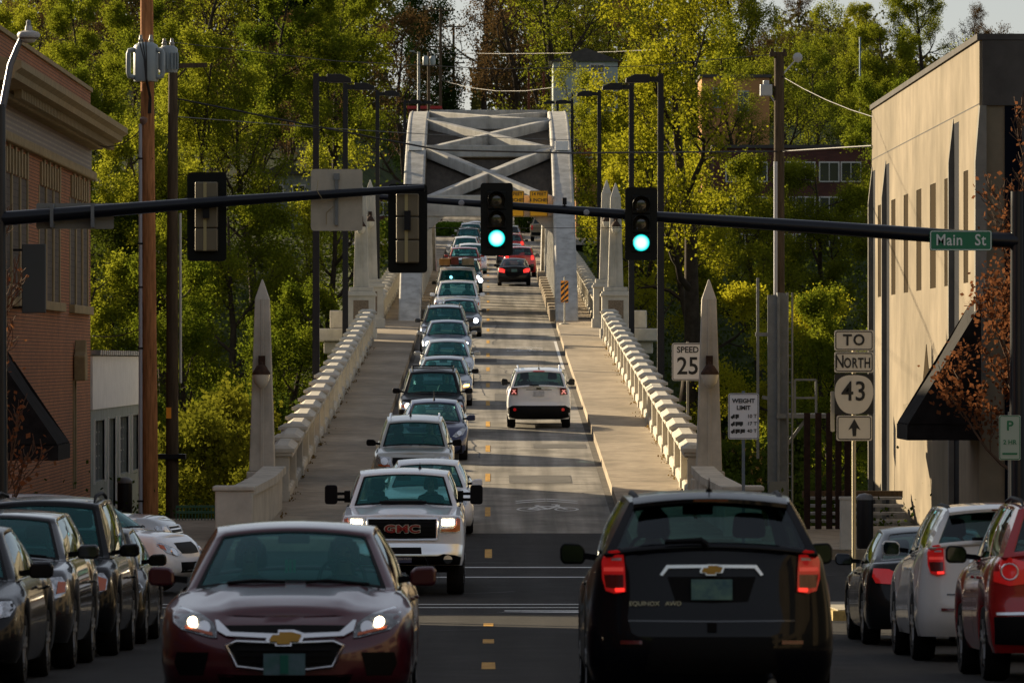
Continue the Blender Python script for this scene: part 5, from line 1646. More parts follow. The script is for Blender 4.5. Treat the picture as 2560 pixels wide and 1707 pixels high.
wbox('belt_course', M_stone, bl, D0 - .02, D1 + .05, 8.5, 8.717, .0, .16, bevel=.04)
wbox('bed_mould', M_stone, bl, D0 - .02, D1 + .1, 9.28, 9.42, .0, .32, bevel=.04)
co = MB(O)
co.prism([(XB + .0, 9.42), (XB + .42, 9.44), (XB + .75, 9.5), (XB + .78, 9.62), (XB + .9, 9.7), (XB + .9, 9.84), (XB + .0, 10.0)], 'y', D0 - .6, D1 + .6)
co.build('cornice', M_stone, bl)
dm = None
for d in np.arange(115, 143.4, .42):
    if dm is None:
        q = MB(); q.box((0, 0, 0), (.16, .2, .18)); dm = q.mesh('dentil', M_stone)
    link_mesh('dentil', dm, bl, (.50, d - O.y, 9.37 - O.z))
wbox('parapet_coping', M_stone, bl, D0, D1 + .03, 10.722, 10.82, -.35, .06)
# dark awning on the brick building
def awning(name, X, side, d0, d1, zt_, zb_, out, lab, m):
    r = root(name, (X, (d0 + d1) / 2, 0), lab, 'awning'); o = Vector(r.location)
    q = MB(o)
    q.prism([(X, zt_), (X + side * out, zb_), (X + side * out, zb_ - .32), (X, zb_ - .32)], 'y', d0, d1) if False else None
    NP = 22
    q.grid([[(X + side * (.02 + (out - .02) * t_), d0 + (d1 - d0) * k / NP, zt_ + (zb_ - zt_) * t_ + (.018 if k % 2 else -.018) * (t_ > 0) - .10 * math.sin(math.pi * t_)) for k in range(NP + 1)] for t_ in (0, .25, .5, .75, 1)])
    q.add([(X + side * .02, d0, zt_), (X + side * out, d0, zb_), (X + side * .02, d0, zb_)], [(0, 1, 2)])
    q.add([(X + side * .02, d1, zt_), (X + side * out, d1, zb_), (X + side * .02, d1, zb_)], [(2, 1, 0)])
    oo = q.build('canopy', m, r)
    s_ = oo.modifiers.new('t', 'SOLIDIFY'); s_.thickness = .02
    q = MB(o)
    n = 14
    for k in range(n):
        a, e = d0 + (d1 - d0) * k / n, d0 + (d1 - d0) * (k + 1) / n
    q.box((X + side * (out + .004), (d0 + d1) / 2, zb_ - .17), (.02, d1 - d0, .3)); q.box((X + side * out / 2, d0, zb_ - .17), (out, .02, .3)); q.box((X + side * out / 2, d1, zb_ - .17), (out, .02, .3))
    q.build('valance', m, r)
    q = MB(o)
    for d in np.linspace(d0 + .1, d1 - .1, 4): q.tube([(X, d, zb_ - .02), (X + side * out, d, zb_ - .02)], .02, 5)
    q.build('frame', M_dark, r)
    return r
M_aw = mat('black awning canvas', (0.013, 0.012, 0.012), 0.85, n_scale=3, n_amt=.45, spec=.25)
awning('shop_awning', XB, 1, 111.6, 114.8, 4.6, 2.35, 1.55, 'black canvas awning on the brick building at the left frame edge', M_aw)

# left: low white building next to the brick one
lw = root('low_building', (XB, 154, 0), 'low white and grey building with barred windows behind the utility pole', 'building')
O = Vector(lw.location)
M_wht = mat('white painted siding', (0.62, 0.60, 0.58), 0.8, n_scale=2, n_amt=.08)
M_gry = mat('grey green render', (0.22, 0.24, 0.225), 0.85, n_scale=1.5, n_amt=.2)
M_wgl = mat('window glass dark', (0.03, 0.035, 0.035), 0.12, coat=.3)
hs = [(144.2, 148.2, .9, 2.45), (149.5, 152.5, .1, 2.45), (154, 158, .9, 2.45), (159.5, 162.5, .9, 2.45)]
b = MB(O); wall_holes(b, XB, 143.1, 166, -6, 2.75, hs, 1)
b.add([(XB, 166, -6), (XB, 166, 4.2), (-30, 166, 4.2), (-30, 166, -6)], [(0, 1, 2, 3)]); b.add([(XB, 143.1, 4.2), (XB, 166, 4.2), (-30, 166, 4.2), (-30, 143.1, 4.2)], [(0, 1, 2, 3)])
b.build('wall', M_gry, lw)
wbox('fascia', M_wht, lw, 143.1, 166, 2.75, 4.1, -.1, .05)
for d in np.arange(143.3, 166, .8):
    q = MB(O); q.box((XB, d, 4.19), (.5, .42, .12)); q.build('roof_rib', M_galv, lw)
for a, e, f, g in hs:
    w = wbox('window', M_wgl, lw, a, e, f, g, -.22, -.18)
    for k in range(1, 4):
        wbox('bar', M_galv, lw, a + (e - a) * k / 4 - .03, a + (e - a) * k / 4 + .03, f, g, -.16, -.08)
    for k in range(1, 5):
        z = f + (g - f) * k / 5; wbox('bar', M_galv, lw, a, e, z - .02, z + .02, -.17, -.12)
    wbox('frame', M_wht, lw, a - .08, a, f - .05, g + .05, -.05, .04); wbox('frame', M_wht, lw, e, e + .08, f - .05, g + .05, -.05, .04)

# right: tan rendered building with slit windows
XR, E0, E1 = 9.67, 112.0, 143.4
rb = root('stucco_building', (XR, 128, 0.1), 'tan stucco building with slit windows and black fins behind the Main St sign', 'building')
O = Vector(rb.location)
M_stuc = mat('tan stucco', (0.255, 0.212, 0.152), 0.92, n_scale=0.6, n_amt=0.2, bump=.3, b_scale=3)
add_streaks(M_stuc, (.8, .8, .16), .80, .34, .62)
add_streaks(M_stuc, (.25, .25, .35), .8, .4, .6)
M_fin = mat('grey concrete fin', (0.20, 0.19, 0.165), 0.9, n_scale=2, n_amt=.2)
M_spand = mat('charcoal render', (0.075, 0.07, 0.065), 0.9, n_scale=2, n_amt=.2)
M_dkgl = mat('blue black glazing', (0.004, 0.006, 0.012), 0.6, spec=.03)
slit = [(114.6, 115.75), (119.2, 120.6), (122.9, 124.5), (127.0, 128.5), (131.0, 132.4), (135.1, 136.5), (140.0, 141.2)]
holes = [(a, e, 5.56, 7.83) for a, e in slit]
slots = [(116.85, 118.15, .2, 8.9), (137.15, 138.25, .2, 8.75), (142.2, 143.1, .2, 8.75)]
nich = (124.6, 126.4)
b = MB(O)
wall_holes(b, XR, E0, E1, -4, 10.3, holes + slots, -1, .02)
b.add([(XR, E0, -4), (XR, E0, 10.3), (34, E0, 10.3), (34, E0, -4)], [(3, 2, 1, 0)])
b.add([(XR, E1, -4), (XR, E1, 10.3), (34, E1, 10.3), (34, E1, -4)], [(0, 1, 2, 3)])
b.add([(XR, E0, 10.3), (XR, E1, 10.3), (34, E1, 10.3), (34, E0, 10.3)], [(0, 1, 2, 3)])
b.add([(34, E0, -4), (34, E1, -4), (34, E1, 10.3), (34, E0, 10.3)], [(3, 2, 1, 0)])
b.build('wall', M_stuc, rb)
M_slit = mat('recess shade brown', (0.05, 0.04, 0.028), 1.0, spec=0.0)  # shade of the recessed slits put into the base colour
for a, e in slit: wbox('slit_window', M_slit, rb, a, e, 5.56, 7.83, -.06, -.014, XR, -1)
for a, e, f, g in slots:
    wbox('slot_glazing', M_dkgl, rb, a, e, f, g, -.06, -.004, XR, -1)
    q = MB(O)      # fin on the far side of each slot, chamfered at its top
    q.prism([(XR + .3, -4), (XR - .11, -4), (XR - .11, g - .8), (XR - .01, g + .1), (XR + .3, g + .1)], 'y', e + .002, e + .2)
    q.build('fin', M_fin, rb)
q = MB(O); q.prism([(XR + .12, 3.5), (XR - .1, 3.5), (XR - .1, 7.9), (XR - .01, 9.0), (XR + .12, 9.0)], 'y', E0 - .25, E0 + .05); q.build('fin', M_fin, rb)
wbox('render_joint', M_spand, rb, E0 + .02, E1, 9.03, 9.055, -.01, .004, XR, -1)
# pointed niche
q = MB(O); q.prism([(nich[0], 3.04), (nich[1], 3.04), (nich[1], 3.6), ((nich[0] + nich[1]) / 2, 4.35), (nich[0], 3.6)], 'x', XR - .012, XR + .05); q.build('niche', M_slit, rb)
q = MB(O); q.prism([(XR + .05, 3.02), (XR - .45, 3.02), (XR - .42, 2.8), (XR + .05, 2.2)], 'y', nich[0] - .1, nich[1] + .1); q.build('niche_sill', M_stuc, rb)
q = MB(O); q.box((XR + 12.2, (E0 + E1) / 2, 10.36), (24.5, E1 - E0 + .14, .12)); q.build('parapet_cap', M_spand, rb)
q = MB(O); q.box((XR + 12.2, E0 - .03, 9.65), (24.3, .06, 1.28)); q.build('spandrel', M_spand, rb)
q = MB(O); q.box((XR + 12.3, E0 - .02, 4.6), (23.6, .04, 8.8)); q.build('shopfront_glazing', M_dkgl, rb)
for x in np.arange(XR + .9, 30, 2.2):
    q = MB(O); q.box((x, E0 - .06, 4.6), (.14, .1, 8.8)); q.build('glazing_bar', M_spand, rb)
for x, z, s_ in ((XR + .95, 1.75, .5),):
    pass
q = MB(O); q.box((17.5, 134, 10.7), (1.6, 1.4, .7)); q.build('roof_vent', M_stuc, rb, bevel=.1)
awning('shop_awning', XR, -1, 111.4, 114.3, 5.1, 2.75, 1.45, 'black canvas awning on the corner of the tan stucco building', M_aw)

# near blocks on both sides of the street (outside the frame, they shade and are mirrored in the cars; left end stretched to narrow the sunlit band)
for X, side, d0, d1, h, nm, lab, m in ((-9.2, 1, -60, 88.6, 9.4, 'street_block', 'brick shop block lining the left pavement beside the parked row', M_brick), (9.6, -1, -60, 84, 9.0, 'street_block', 'rendered shop block lining the right pavement beside the parked row', M_stuc)):
    r = root(nm, (X, (d0 + d1) / 2, 0), lab, 'building'); O = Vector(r.location)
    hs = [(d, d + 3.4, 6.0, 8.2) for d in np.arange(d0 + 3, d1 - 5, 6.5)] + [(d, d + 4.6, 1.6 if d > 30 else 3.0, 4.6) for d in np.arange(d0 + 2.4, d1 - 5, 6.5)]
    b = MB(O); wall_holes(b, X, d0, d1, -1, h, hs, side)
    xe = X - side * 18
    b.add([(X, d0, -1), (X, d0, h), (xe, d0, h), (xe, d0, -1)], [(0, 1, 2, 3)]); b.add([(X, d1, -1), (X, d1, h), (xe, d1, h), (xe, d1, -1)], [(3, 2, 1, 0)])
    b.add([(X, d0, h), (X, d1, h), (xe, d1, h), (xe, d0, h)], [(0, 1, 2, 3)]); b.add([(xe, d0, -1), (xe, d1, -1), (xe, d1, h), (xe, d0, h)], [(0, 1, 2, 3)])
    b.build('wall', m, r)
    for a in hs: wbox('window', M_wgl, r, a[0], a[1], a[2], a[3], -.24, -.2, X, side)

# far bank buildings
def house(name, lab, c, w, dep, zbase, h, m, wins, roof=None, trim=M_wht, roofm=None, side_wins=()):
    r = root(name, (c[0], c[1], zbase), lab, 'building')
    b = MB(); b.box((0, dep / 2, h / 2), (w, dep, h)); b.build('wall', m, r)
    if roof == 'gable':
        b = MB(); b.prism([(-w / 2 - .3, h - .05), (w / 2 + .3, h - .05), (0, h + w * .2)], 'y', -.3, dep + .3); b.build('roof', roofm, r)
    elif roof == 'flat':
        b = MB(); b.box((0, dep / 2, h + .1), (w + .3, dep + .3, .24)); b.build('roof', roofm or M_spand, r)
    for wx, wz, ww, wh in wins:
        f = MB(); f.box((wx, -.03, wz), (ww + .16, .08, wh + .16)); fo = f.build('window', trim, r)
        g = MB()
        g.box((wx - ww / 4 - .01, -.075, wz), (ww / 2 - .05, .03, wh - .04)); g.build('pane', M_wgl, fo)
        g = MB(); g.box((wx + ww / 4 + .01, -.075, wz), (ww / 2 - .05, .03, wh - .04)); g.build('pane', M_wgl, fo)
    return r
def zz(py, d): return CZ + (VY - py) * d / FPX
def xx(px, d): return (px - VX) * d / FPX
M_brk2 = brick_mat('red brown brick', (0.12, 0.04, 0.03), (0.09, 0.03, 0.025), (0.07, 0.05, 0.04), axis='y', bw=.4, bh=.15)
M_teal = mat('pale teal siding', (0.36, 0.41, 0.39), .8, n_scale=1, n_amt=.1)
M_och = mat('ochre render', (0.44, 0.23, 0.09), .85, n_scale=1, n_amt=.12)
M_redb = mat('red sign board', (0.35, 0.015, 0.015), .5)
d = 418; w = xx(2010, d) - xx(1640, d)
wins = []
for py in (395, 475, 560):
    for px in (1690, 1740, 1800, 1850, 1905, 1955): wins.append((xx(px, d) - xx(1825, d), zz(py, d) - 4, 1.35, 1.35))
house('apartment_building', 'dark red brick apartment building with white windows behind the right trees', (xx(1825, d), d, 0), w, 12, 4, zz(340, d) - 4, M_brk2, wins, 'flat')
d = 436
house('ochre_building', 'ochre building with pale windows high behind the bare right tree', (xx(1690, d), d, 0), 5.2, 8, 14, zz(178, d) - 14, M_och, [(xx(1650, d) - xx(1690, d), zz(225, d) - 14, .7, 1.4), (xx(1708, d) - xx(1690, d), zz(232, d) - 14, .7, 1.4)], 'flat', M_teal)
d = 432
house('hillside_house', 'pale teal house with white windows above the right shoulder of the arch', (xx(1345, d), d, 0), 4.9, 9, 15, zz(140, d) - 15, M_teal, [(xx(1305, d) - xx(1345, d), zz(153, d) - 15, 1.25, .65), (xx(1372, d) - xx(1345, d), zz(158, d) - 15, 1.0, .6), (xx(1350, d) - xx(1345, d), zz(197, d) - 15, 1.0, .6)], 'gable', roofm=M_spand)
d = 424
s = house('shop', 'small orange shop with a red sign band right of the arch', (xx(1368, d), d, 0), 2.9, 6, 12, zz(290, d) - 12, M_och, [(.4, zz(322, d) - 12, .6, .8)], 'flat')
b = MB(); b.box((0, -.12, zz(350, d) - 12), (2.95, .16, .55)); b.build('sign_band', M_redb, s)
b = MB(); b.box((0, -.13, zz(362, d) - 12), (2.95, .16, .14)); b.build('sign_trim', M_wht, s)
d = 470
house('red_roofed_shed', 'low building with a dark red roof left of the arch top', (xx(975, d), d, 0), 2.6, 6, 20, zz(250, d) - 20, M_brk2, [], 'flat', roofm=M_redb)
d = 455
st = root('timber_stairs', (xx(1232, d), d, 14), 'red brown timber stair tower above the arch', 'stairs')
for sx in (-.6, .6):
    b = MB(); b.box((sx, 0, (zz(165, d) - 14) / 2), (.18, .3, zz(165, d) - 14)); b.build('post', M_redb if False else mat('red brown timber', (.10, .035, .02), .8), st)
for k in range(14):
    b = MB(); b.box((0, .3, 3.2 + k * .42), (1.2, .5, .12)); b.build('step', mat('red brown timber', (.10, .035, .02), .8), st)
d = 520
house('roofed_house', 'house with a dark slate roof on the right skyline', (xx(2075, d), d, 0), 6.4, 9, 22, zz(232, d) - 22, M_gry, [(1, 3.4, .9, .9)], 'gable', roofm=M_spand)
for i, (px, py, dd) in enumerate(((660, 400, 440), (905, 440, 425))):
    house('far_house', ('grey house glimpsed through the left wood near the second light pole', 'red brown house glimpsed between the third light pole and the arch')[i], (xx(px, dd), dd, 0), 4.5, 6, 8, zz(py, dd) - 8, (M_gry, M_brk2)[i], [(-.8, zz(py + 40, dd) - 8, .9, .9), (.9, zz(py + 40, dd) - 8, .9, .9)], 'gable', roofm=M_spand)
# ---------------------------------------------------------------- traffic signals
M_sig = mat('signal housing', (0.004, 0.005, 0.004), 0.5, spec=.2)
M_sigb = mat('signal housing back', (0.16, 0.135, 0.085), 0.5, .2)
M_off = mat('dark signal lens', (0.05, 0.045, 0.03), 0.15, coat=1)
def green_lamp():
    m = bpy.data.materials.new('lit green lens'); m.use_nodes = True; nt = m.node_tree
    b = nt.nodes['Principled BSDF']
    tc = nt.nodes.new('ShaderNodeTexCoord'); ln = nt.nodes.new('ShaderNodeVectorMath'); ln.operation = 'LENGTH'
    mp = nt.nodes.new('ShaderNodeMapping'); mp.inputs['Scale'].default_value = (1, 0, 1)
    nt.links.new(tc.outputs['Object'], mp.inputs[0]); nt.links.new(mp.outputs[0], ln.inputs[0])
    rp = nt.nodes.new('ShaderNodeValToRGB')
    for e, (p, c) in zip(rp.color_ramp.elements, ((.075, (.55, 1, .95, 1)), (.145, (.0, .50, .47, 1)))): e.position = p; e.color = c
    nt.links.new(ln.outputs['Value'], rp.inputs[0]); nt.links.new(rp.outputs[0], b.inputs['Emission Color'])
    b.inputs['Emission Strength'].default_value = 0.75
    b.inputs['Base Color'].default_value = (0, .2, .2, 1)
    return m
M_green = green_lamp()
def signal(loc, lab, back=False):
    r = root('traffic_signal', loc, lab, 'traffic light', 'signals on the mast arms')
    rz = math.pi if back else 0
    r.rotation_euler = (0, 0, rz)
    b = MB(); b.prism(rrect(.61, 1.38, .06), 'y', .03, .045); bp_ = b.build('backplate', M_sig, r)
    for k, z in enumerate((.36, 0, -.36)):
        b = MB(); b.box((0, .1, z), (.35, .2, .352)); b.build('section', M_sig if not back else M_sigb, r, bevel=.02)
        b = MB(); b.lathe((0, 0, z), [(.158, .03), (.158, -.0), (.15, -.012), (.08, -.028), (.005, -.03)], 22, 'y')
        lens = b.build('lens', M_green if (k == 2 and not back) else M_off, r, smooth=50)
        # keep the lens texture centred on itself
        lens.location = (0, 0, z); me = lens.data
        for v in me.vertices: v.co.z -= z
        b = MB(); n = 18
        P = []
        for i in range(n + 1):
            a = R(-40 + 260 * i / n)
            P.append([(math.cos(a) * .168, .0, z + math.sin(a) * .168), (math.cos(a) * .165, -.22 + .06 * (math.sin(a) < 0), z + math.sin(a) * .165)])
        b.grid(P); v = b.build('visor', M_sig, r, smooth=50); sm = v.modifiers.new('t', 'SOLIDIFY'); sm.thickness = .006
    if back:
        b = MB(); b.box((.02, .206, 0), (.05, .014, 1.06)); b.build('hinge_strip', mat('worn hinge', (.4, .34, .18), .4, .6), r)
    b = MB(); b.box((0, .24, .12), (.1, .12, .3)); b.build('bracket', M_dark, r)
    return r
# far-side mast arm (signals face us)
M_arm = mat('navy black mast', (0.006, 0.008, 0.014), 0.35, coat=.15, spec=.3)
DA = 108.0
ma = root('signal_mast', (10.05, DA, zr(DA)), 'black mast arm carrying the two green signals and the Main St sign', 'signal mast'); O = Vector(ma.location)
A, B_, C_ = at(2290, 551, DA), at(1500, 500, DA), at(872, 453, DA)
b = MB(O); b.tube([(10.05, DA, zr(DA)), (10.05, DA, 7.2)], [.17, .13], 14); b.build('pole', M_arm, ma, smooth=60)
b = MB(O); b.tube([(10.05, DA, A.z - .02), A, (A + B_) / 2 + Vector((0, 0, .02)), B_ + Vector((0, 0, .02)), (B_ + C_) / 2 + Vector((0, 0, .02)), C_], [.15, .145, .125, .10, .075, .05], 12); b.build('arm', M_arm, ma, smooth=60)
b = MB(O); b.lathe((10.05, DA, zr(DA)), [(.3, 0), (.3, .05), (.2, .25)], 12); b.build('base', M_arm, ma)
for px in (1060, 1347):
    y = 453 + (px - 872) * (500 - 453) / (1500 - 872); p = at(px, y, DA)
    b = MB(O); b.lathe((p.x, DA - .1, p.z), [(.06, .0), (.06, -.03), (.04, -.05)], 10, 'y'); b.build('cap', mat('pale cap', (.25, .26, .28), .4), ma)
p = at(1297, 466, DA); b = MB(O); b.tube([at(1297, 487, DA), p + Vector((0, 0, -.03))], .02, 6); b.box(p + Vector((0, 0, .03)), (.08, .14, .13)); b.build('detector_camera', M_dark, ma)
for px, py, lab in ((1141, 505, 'green traffic signal on the far mast arm in front of the arch centre'), (1472, 515, 'green traffic signal on the far mast arm in front of the right pylon')):
    p = at(px, py, DA); signal((p.x, DA - .32, p.z), lab)
sg = root('street_name_sign', (at(2205, 553, DA).x, DA - .24, at(2205, 553, DA).z), 'green street name sign reading Main St', 'sign')
M_grn = mat('sign green', (0.0, 0.15, 0.068), 0.45); M_lett = mat('sign lettering white', (.62, .66, .62), .5)
pl = plate('panel', 1.18, .385, M_grn, sg, r=.04); ring_plate('border', 1.16, .365, .016, M_lett, pl, (0, -.006, 0))
text('lettering', 'Main', .30, M_lett, sg, (-.22, -.008, -.0), offset=.004, xs=.85, spacing=1.06)
text('lettering', 'St', .30, M_lett, sg, (.37, -.008, -.0), offset=.004, xs=.85, spacing=1.1)
b = MB(); b.box((-.3, .1, 0), (.06, .2, .3)); b.box((.3, .1, 0), (.06, .2, .3)); b.build('bracket', M_dark, sg)
# near-side mast arm, seen from behind
DB = 88.0
mb = root('signal_mast', (at(3, 500, DB).x - .05, DB, zr(DB) + .15), 'black mast arm reaching in from the left edge with the signal backs and luminaire', 'signal mast'); O = Vector(mb.location)
b = MB(O); b.tube([O, (O.x, DB, 7.95)], [.16, .12], 14); b.build('pole', M_arm, mb, smooth=60)
A, C_ = at(18, 502, DB), at(975, 432, DB)
b = MB(O); b.tube([(O.x, DB, A.z), A, A.lerp(C_, .5) + Vector((0, 0, .02)), C_], [.115, .112, .085, .055], 12); b.build('arm', M_arm, mb, smooth=60)
L0, L1 = at(4, 245, DB), at(52, 84, DB)
b = MB(O); b.tube([(O.x, DB, 7.8), L0 + Vector((.02, 0, .0)), L0.lerp(L1, .55) + Vector((-.04, 0, .05)), at(40, 110, DB), L1], [.06, .058, .05, .045, .04], 10); b.build('luminaire_arm', mat('grey luminaire arm', (.16, .17, .2), .4, .5), mb, smooth=60)
c0 = at(66, 78, DB)
b = MB(O); b.lathe((c0.x, DB, c0.z), [(.05, .12), (.06, .05), (.16, .02), (.18, -.02), (.17, -.06), (.12, -.09)], 16); b.build('luminaire', mat('luminaire shell', (.40, .38, .36), .5), mb, smooth=40)
b = MB(O); b.lathe((c0.x, DB, c0.z), [(.12, -.09), (.10, -.13), (.02, -.15)], 14); b.build('lamp_glass', M_globe, mb, smooth=50)
b = MB(O); b.lathe((c0.x - .0, DB, c0.z + .12), [(.035, 0), (.035, .07), (.02, .09)], 10); b.build('photocell', M_galv, mb)
for px, py, lab in ((473, 497, 'signal seen from behind, left one on the near mast arm'), (936, 524, 'signal seen from behind at the tip of the near mast arm')):
    p = at(px, py, DB); signal((p.x, DB + .34, p.z), lab, True)
p = at(773, 459, DB); pb = root('sign_back', (p.x, DB + .16, p.z), 'square tan sign seen from behind on the near mast arm', 'sign')
plate('panel', .80, .955, M_alu, pb, r=.05)
b = MB(); b.box((.0, -.03, .0), (.05, .04, .78)); b.build('channel', M_galv, pb); b = MB(); b.box((0, -.03, .36), (.09, .06, .1)); b.build('clamp', M_galv, pb)
b = MB(); b.tube([(-.28, -.25, .30), (-.3, -.3, .14), (-.2, -.3, -.02), (.0, -.06, .02)], .006, 5); b.tube([(-.05, -.05, -.1), (-.16, -.04, -.2), (-.16, -.04, -.38)], .006, 5); b.build('loose_wire', mat('yellowed wire', (.3, .24, .12), .6), pb)
p = at(171, 496, DB); pb = root('sign_back', (p.x, DB + .16, p.z), 'long street name sign seen from behind beside the brick building', 'sign')
plate('panel', 1.2, .40, mat('grey sign back', (.25, .245, .215), .6), pb, r=.03)
for sx in (-.34, .29):
    b = MB(); b.box((sx, -.16, 0), (.05, .3, .36)); b.build('strap', M_galv, pb)

# ---------------------------------------------------------------- road signs
def post_sign(name, px, d, lab, x=None):
    X = (px - VX) * d / FPX if x is None else x
    return root(name, (X, d, zr(min(d, 118)) + .15), lab, 'sign')
DS = 87.0
s = root('route_sign', (at(1962, 1410, DS).x, DS, zr(DS) + .16), 'stack of route signs reading TO NORTH 43 with an up arrow on a corner post', 'sign'); zb_ = s.location.z
b = MB(); b.tube([(0, .04, 0), (0, .04, at(1962, 765, DS).z - zb_)], .032, 8); b.build('post', mat('galvanised sign post', (.42, .37, .24), .5, .3), s)
def lz(py): return at(0, py, DS).z - zb_
q = plate('to_panel', .60, .315, M_signwht, s, (0, 0, lz(782)), r=.03); ring_plate('border', .57, .285, .014, M_signblk, q, (0, -.006, 0)); text('lettering', 'TO', .235, M_signblk, q, (0, -.008, 0), offset=.006, spacing=1.15, xs=.95)
q = plate('north_panel', .60, .315, M_signwht, s, (0, 0, lz(832)), r=.03); ring_plate('border', .57, .285, .014, M_signblk, q, (0, -.006, 0)); text('lettering', 'N', .27, M_signblk, q, (-.22, -.008, .0), offset=.005, xs=.68); text('lettering', 'ORTH', .215, M_signblk, q, (.05, -.008, -.018), offset=.005, xs=.66, spacing=1.1)
q = plate('number_panel', .60, .62, M_signblk, s, (0, 0, lz(905)), r=.03)
b = MB(); pts = []
for k in range(40):
    a = 2 * math.pi * k / 40
    ca, sa = math.cos(a), math.sin(a)
    rx = .295 * (abs(ca) ** .72) * (1 if ca > 0 else -1); rz_ = (.29 if sa > 0 else .305) * (abs(sa) ** (.72 if sa > 0 else .98)) * (1 if sa > 0 else -1)
    pts.append((rx * (1 if sa > 0 else (1 - .12 * abs(sa))), rz_))
b.prism(pts, 'y', -.008, -.006); b.build('shield', M_signwht, q)
text('lettering', '43', .42, M_signblk, q, (0, -.012, .03), offset=.004, spacing=1.05, xs=.9)
q = plate('arrow_panel', .545, .385, M_signwht, s, (.005, 0, lz(983)), r=.03); ring_plate('border', .515, .355, .014, M_signblk, q, (0, -.006, 0))
b = MB(); b.prism([(-.026, -.125), (.026, -.125), (.035, .0), (.095, -.03), (0, .14), (-.095, -.03), (-.035, .0)], 'y', -.009, -.006); b.build('arrow', M_signblk, q)
q = plate('side_panel', .06, .62, M_alu, s, (-.325, .06, lz(945)), r=.02)
# speed sign
DQ = 140.0
p = at(1580, 831, DQ); s = root('speed_sign', (p.x, DQ, zt(p.x, DQ)), 'white speed sign reading SPEED 25 behind the right obelisk', 'sign')
b = MB(); b.box((0, .05, (p.z + .5 - s.location.z) / 2), (.06, .06, p.z + .5 - s.location.z)); b.build('post', M_post, s)
q = plate('panel', .78, .925, M_signw2, s, (0, 0, p.z - s.location.z), r=.06); ring_plate('border', .75, .895, .018, M_signblk, q, (0, -.006, 0), r=.05)
text('lettering', 'SPEED', .21, M_signblk, q, (0, -.009, .29), offset=.005, xs=.95); text('lettering', '25', .60, M_signblk, q, (0, -.009, -.12), offset=.008, xs=.92)
# weight limit sign
DW = 112.0
p = at(1708, 956, DW); s = root('weight_limit_sign', (p.x, DW, zr(DW) + .15), 'white weight limit sign with three truck symbols', 'sign')
b = MB(); b.box((0, .05, (p.z + .5 - s.location.z) / 2), (.06, .06, p.z + .5 - s.location.z)); b.build('post', mat('blue grey post', (.14, .17, .2), .5, .4), s)
q = plate('panel', .605, .905, M_signw2, s, (0, 0, p.z - s.location.z), r=.05); ring_plate('border', .58, .88, .012, M_signblk, q, (0, -.006, 0), r=.04)
text('lettering', 'WEIGHT', .115, M_signblk, q, (0, -.009, .30), offset=.004); text('lettering', 'LIMIT', .115, M_signblk, q, (0, -.009, .165), offset=.004)
for k, (t_, n_) in enumerate((('10 T', 1), ('17 T', 2), ('40 T', 3))):
    z = .0 - .145 * k
    text('lettering', t_, .1, M_signblk, q, (.26, -.009, z), offset=.002, align='RIGHT')
    x0 = -.25
    b = MB(); b.prism([(x0, z - .035), (x0, z), (x0 + .03, z + .01), (x0 + .05, z + .04), (x0 + .08, z + .04), (x0 + .08, z - .035)], 'y', -.009, -.006)
    ln = (.07, .15, .09)[n_ - 1]; b.box((x0 + .09 + ln / 2, -.0075, z + .005), (ln, .003, .07))
    if n_ == 3: b.box((x0 + .2 + .035, -.0075, z + .005), (.09, .003, .07))
    for wx in (.03, .11, .2)[:n_ + (n_ < 3)]: b.lathe((x0 + wx, -.006, z - .035), [(.018, 0), (.018, -.004)], 10, 'y')
    tag(b.build('truck_symbol', M_signblk, q), kind='stuff')
# parking sign among the brown leaves
p = at(2320, 1005, 99.0); s = root('parking_sign', (p.x, 99.0, .15), 'small green and white parking sign inside the brown street tree', 'sign')
b = MB(); b.tube([(0, .04, 0), (0, .04, p.z + .45 - .15)], .03, 8); b.build('post', M_post, s)
q = plate('panel', .38, .78, mat('pale green white sign', (.34, .42, .36), .5), s, (0, 0, p.z - .15), r=.03); ring_plate('border', .36, .76, .012, M_grn, q, (0, -.006, 0))
text('lettering', 'P', .24, M_grn, q, (0, -.009, .2), offset=.005); text('lettering', '2 HR', .11, M_grn, q, (0, -.009, -.08), offset=.002); b = MB(); b.box((0, -.008, -.28), (.26, .003, .035)); b.build('arrow_bar', M_grn, q)

# ---------------------------------------------------------------- utility poles and wires
M_wood = mat('utility pole wood', (0.34, 0.15, 0.06), 0.9, n_scale=6, n_amt=.5, bump=.3, stretch=(3, 3, .25))
M_woodd = mat('weathered pole wood', (0.075, 0.055, 0.035), 0.9, n_scale=6, n_amt=.4, bump=.3, stretch=(3, 3, .25))
M_tran = mat('transformer grey', (0.24, 0.28, 0.29), 0.5, coat=.2)
M_wire = mat('wire', (0.02, 0.02, 0.02), .6)
DP = 125.0
up = root('utility_pole', (at(346, 1230, DP).x, DP, zr(DP)), 'brown wooden utility pole with two grey transformers and a conduit', 'utility pole'); O = Vector(up.location)
b = MB(O); b.tube([(O.x, DP, O.z - .3), (O.x - .04, DP, 6), (O.x - .10, DP, 14)], [.18, .16, .135], 16); b.build('pole', M_wood, up, smooth=60)
q = at(324, 700, DP)
b = MB(O); b.tube([(q.x, DP - .06, .2), (q.x, DP - .06, at(0, 285, DP).z)], .048, 10); b.build('conduit', mat('pale conduit', (.42, .43, .46), .5), up, smooth=60)
b = MB(O); t_ = at(330, 278, DP); b.lathe((t_.x + .02, DP - .08, t_.z), [(.05, -.1), (.1, -.04), (.11, .04), (.05, .09)], 12); b.build('weather_head', mat('brown cap', (.2, .12, .09), .5), up, smooth=50)
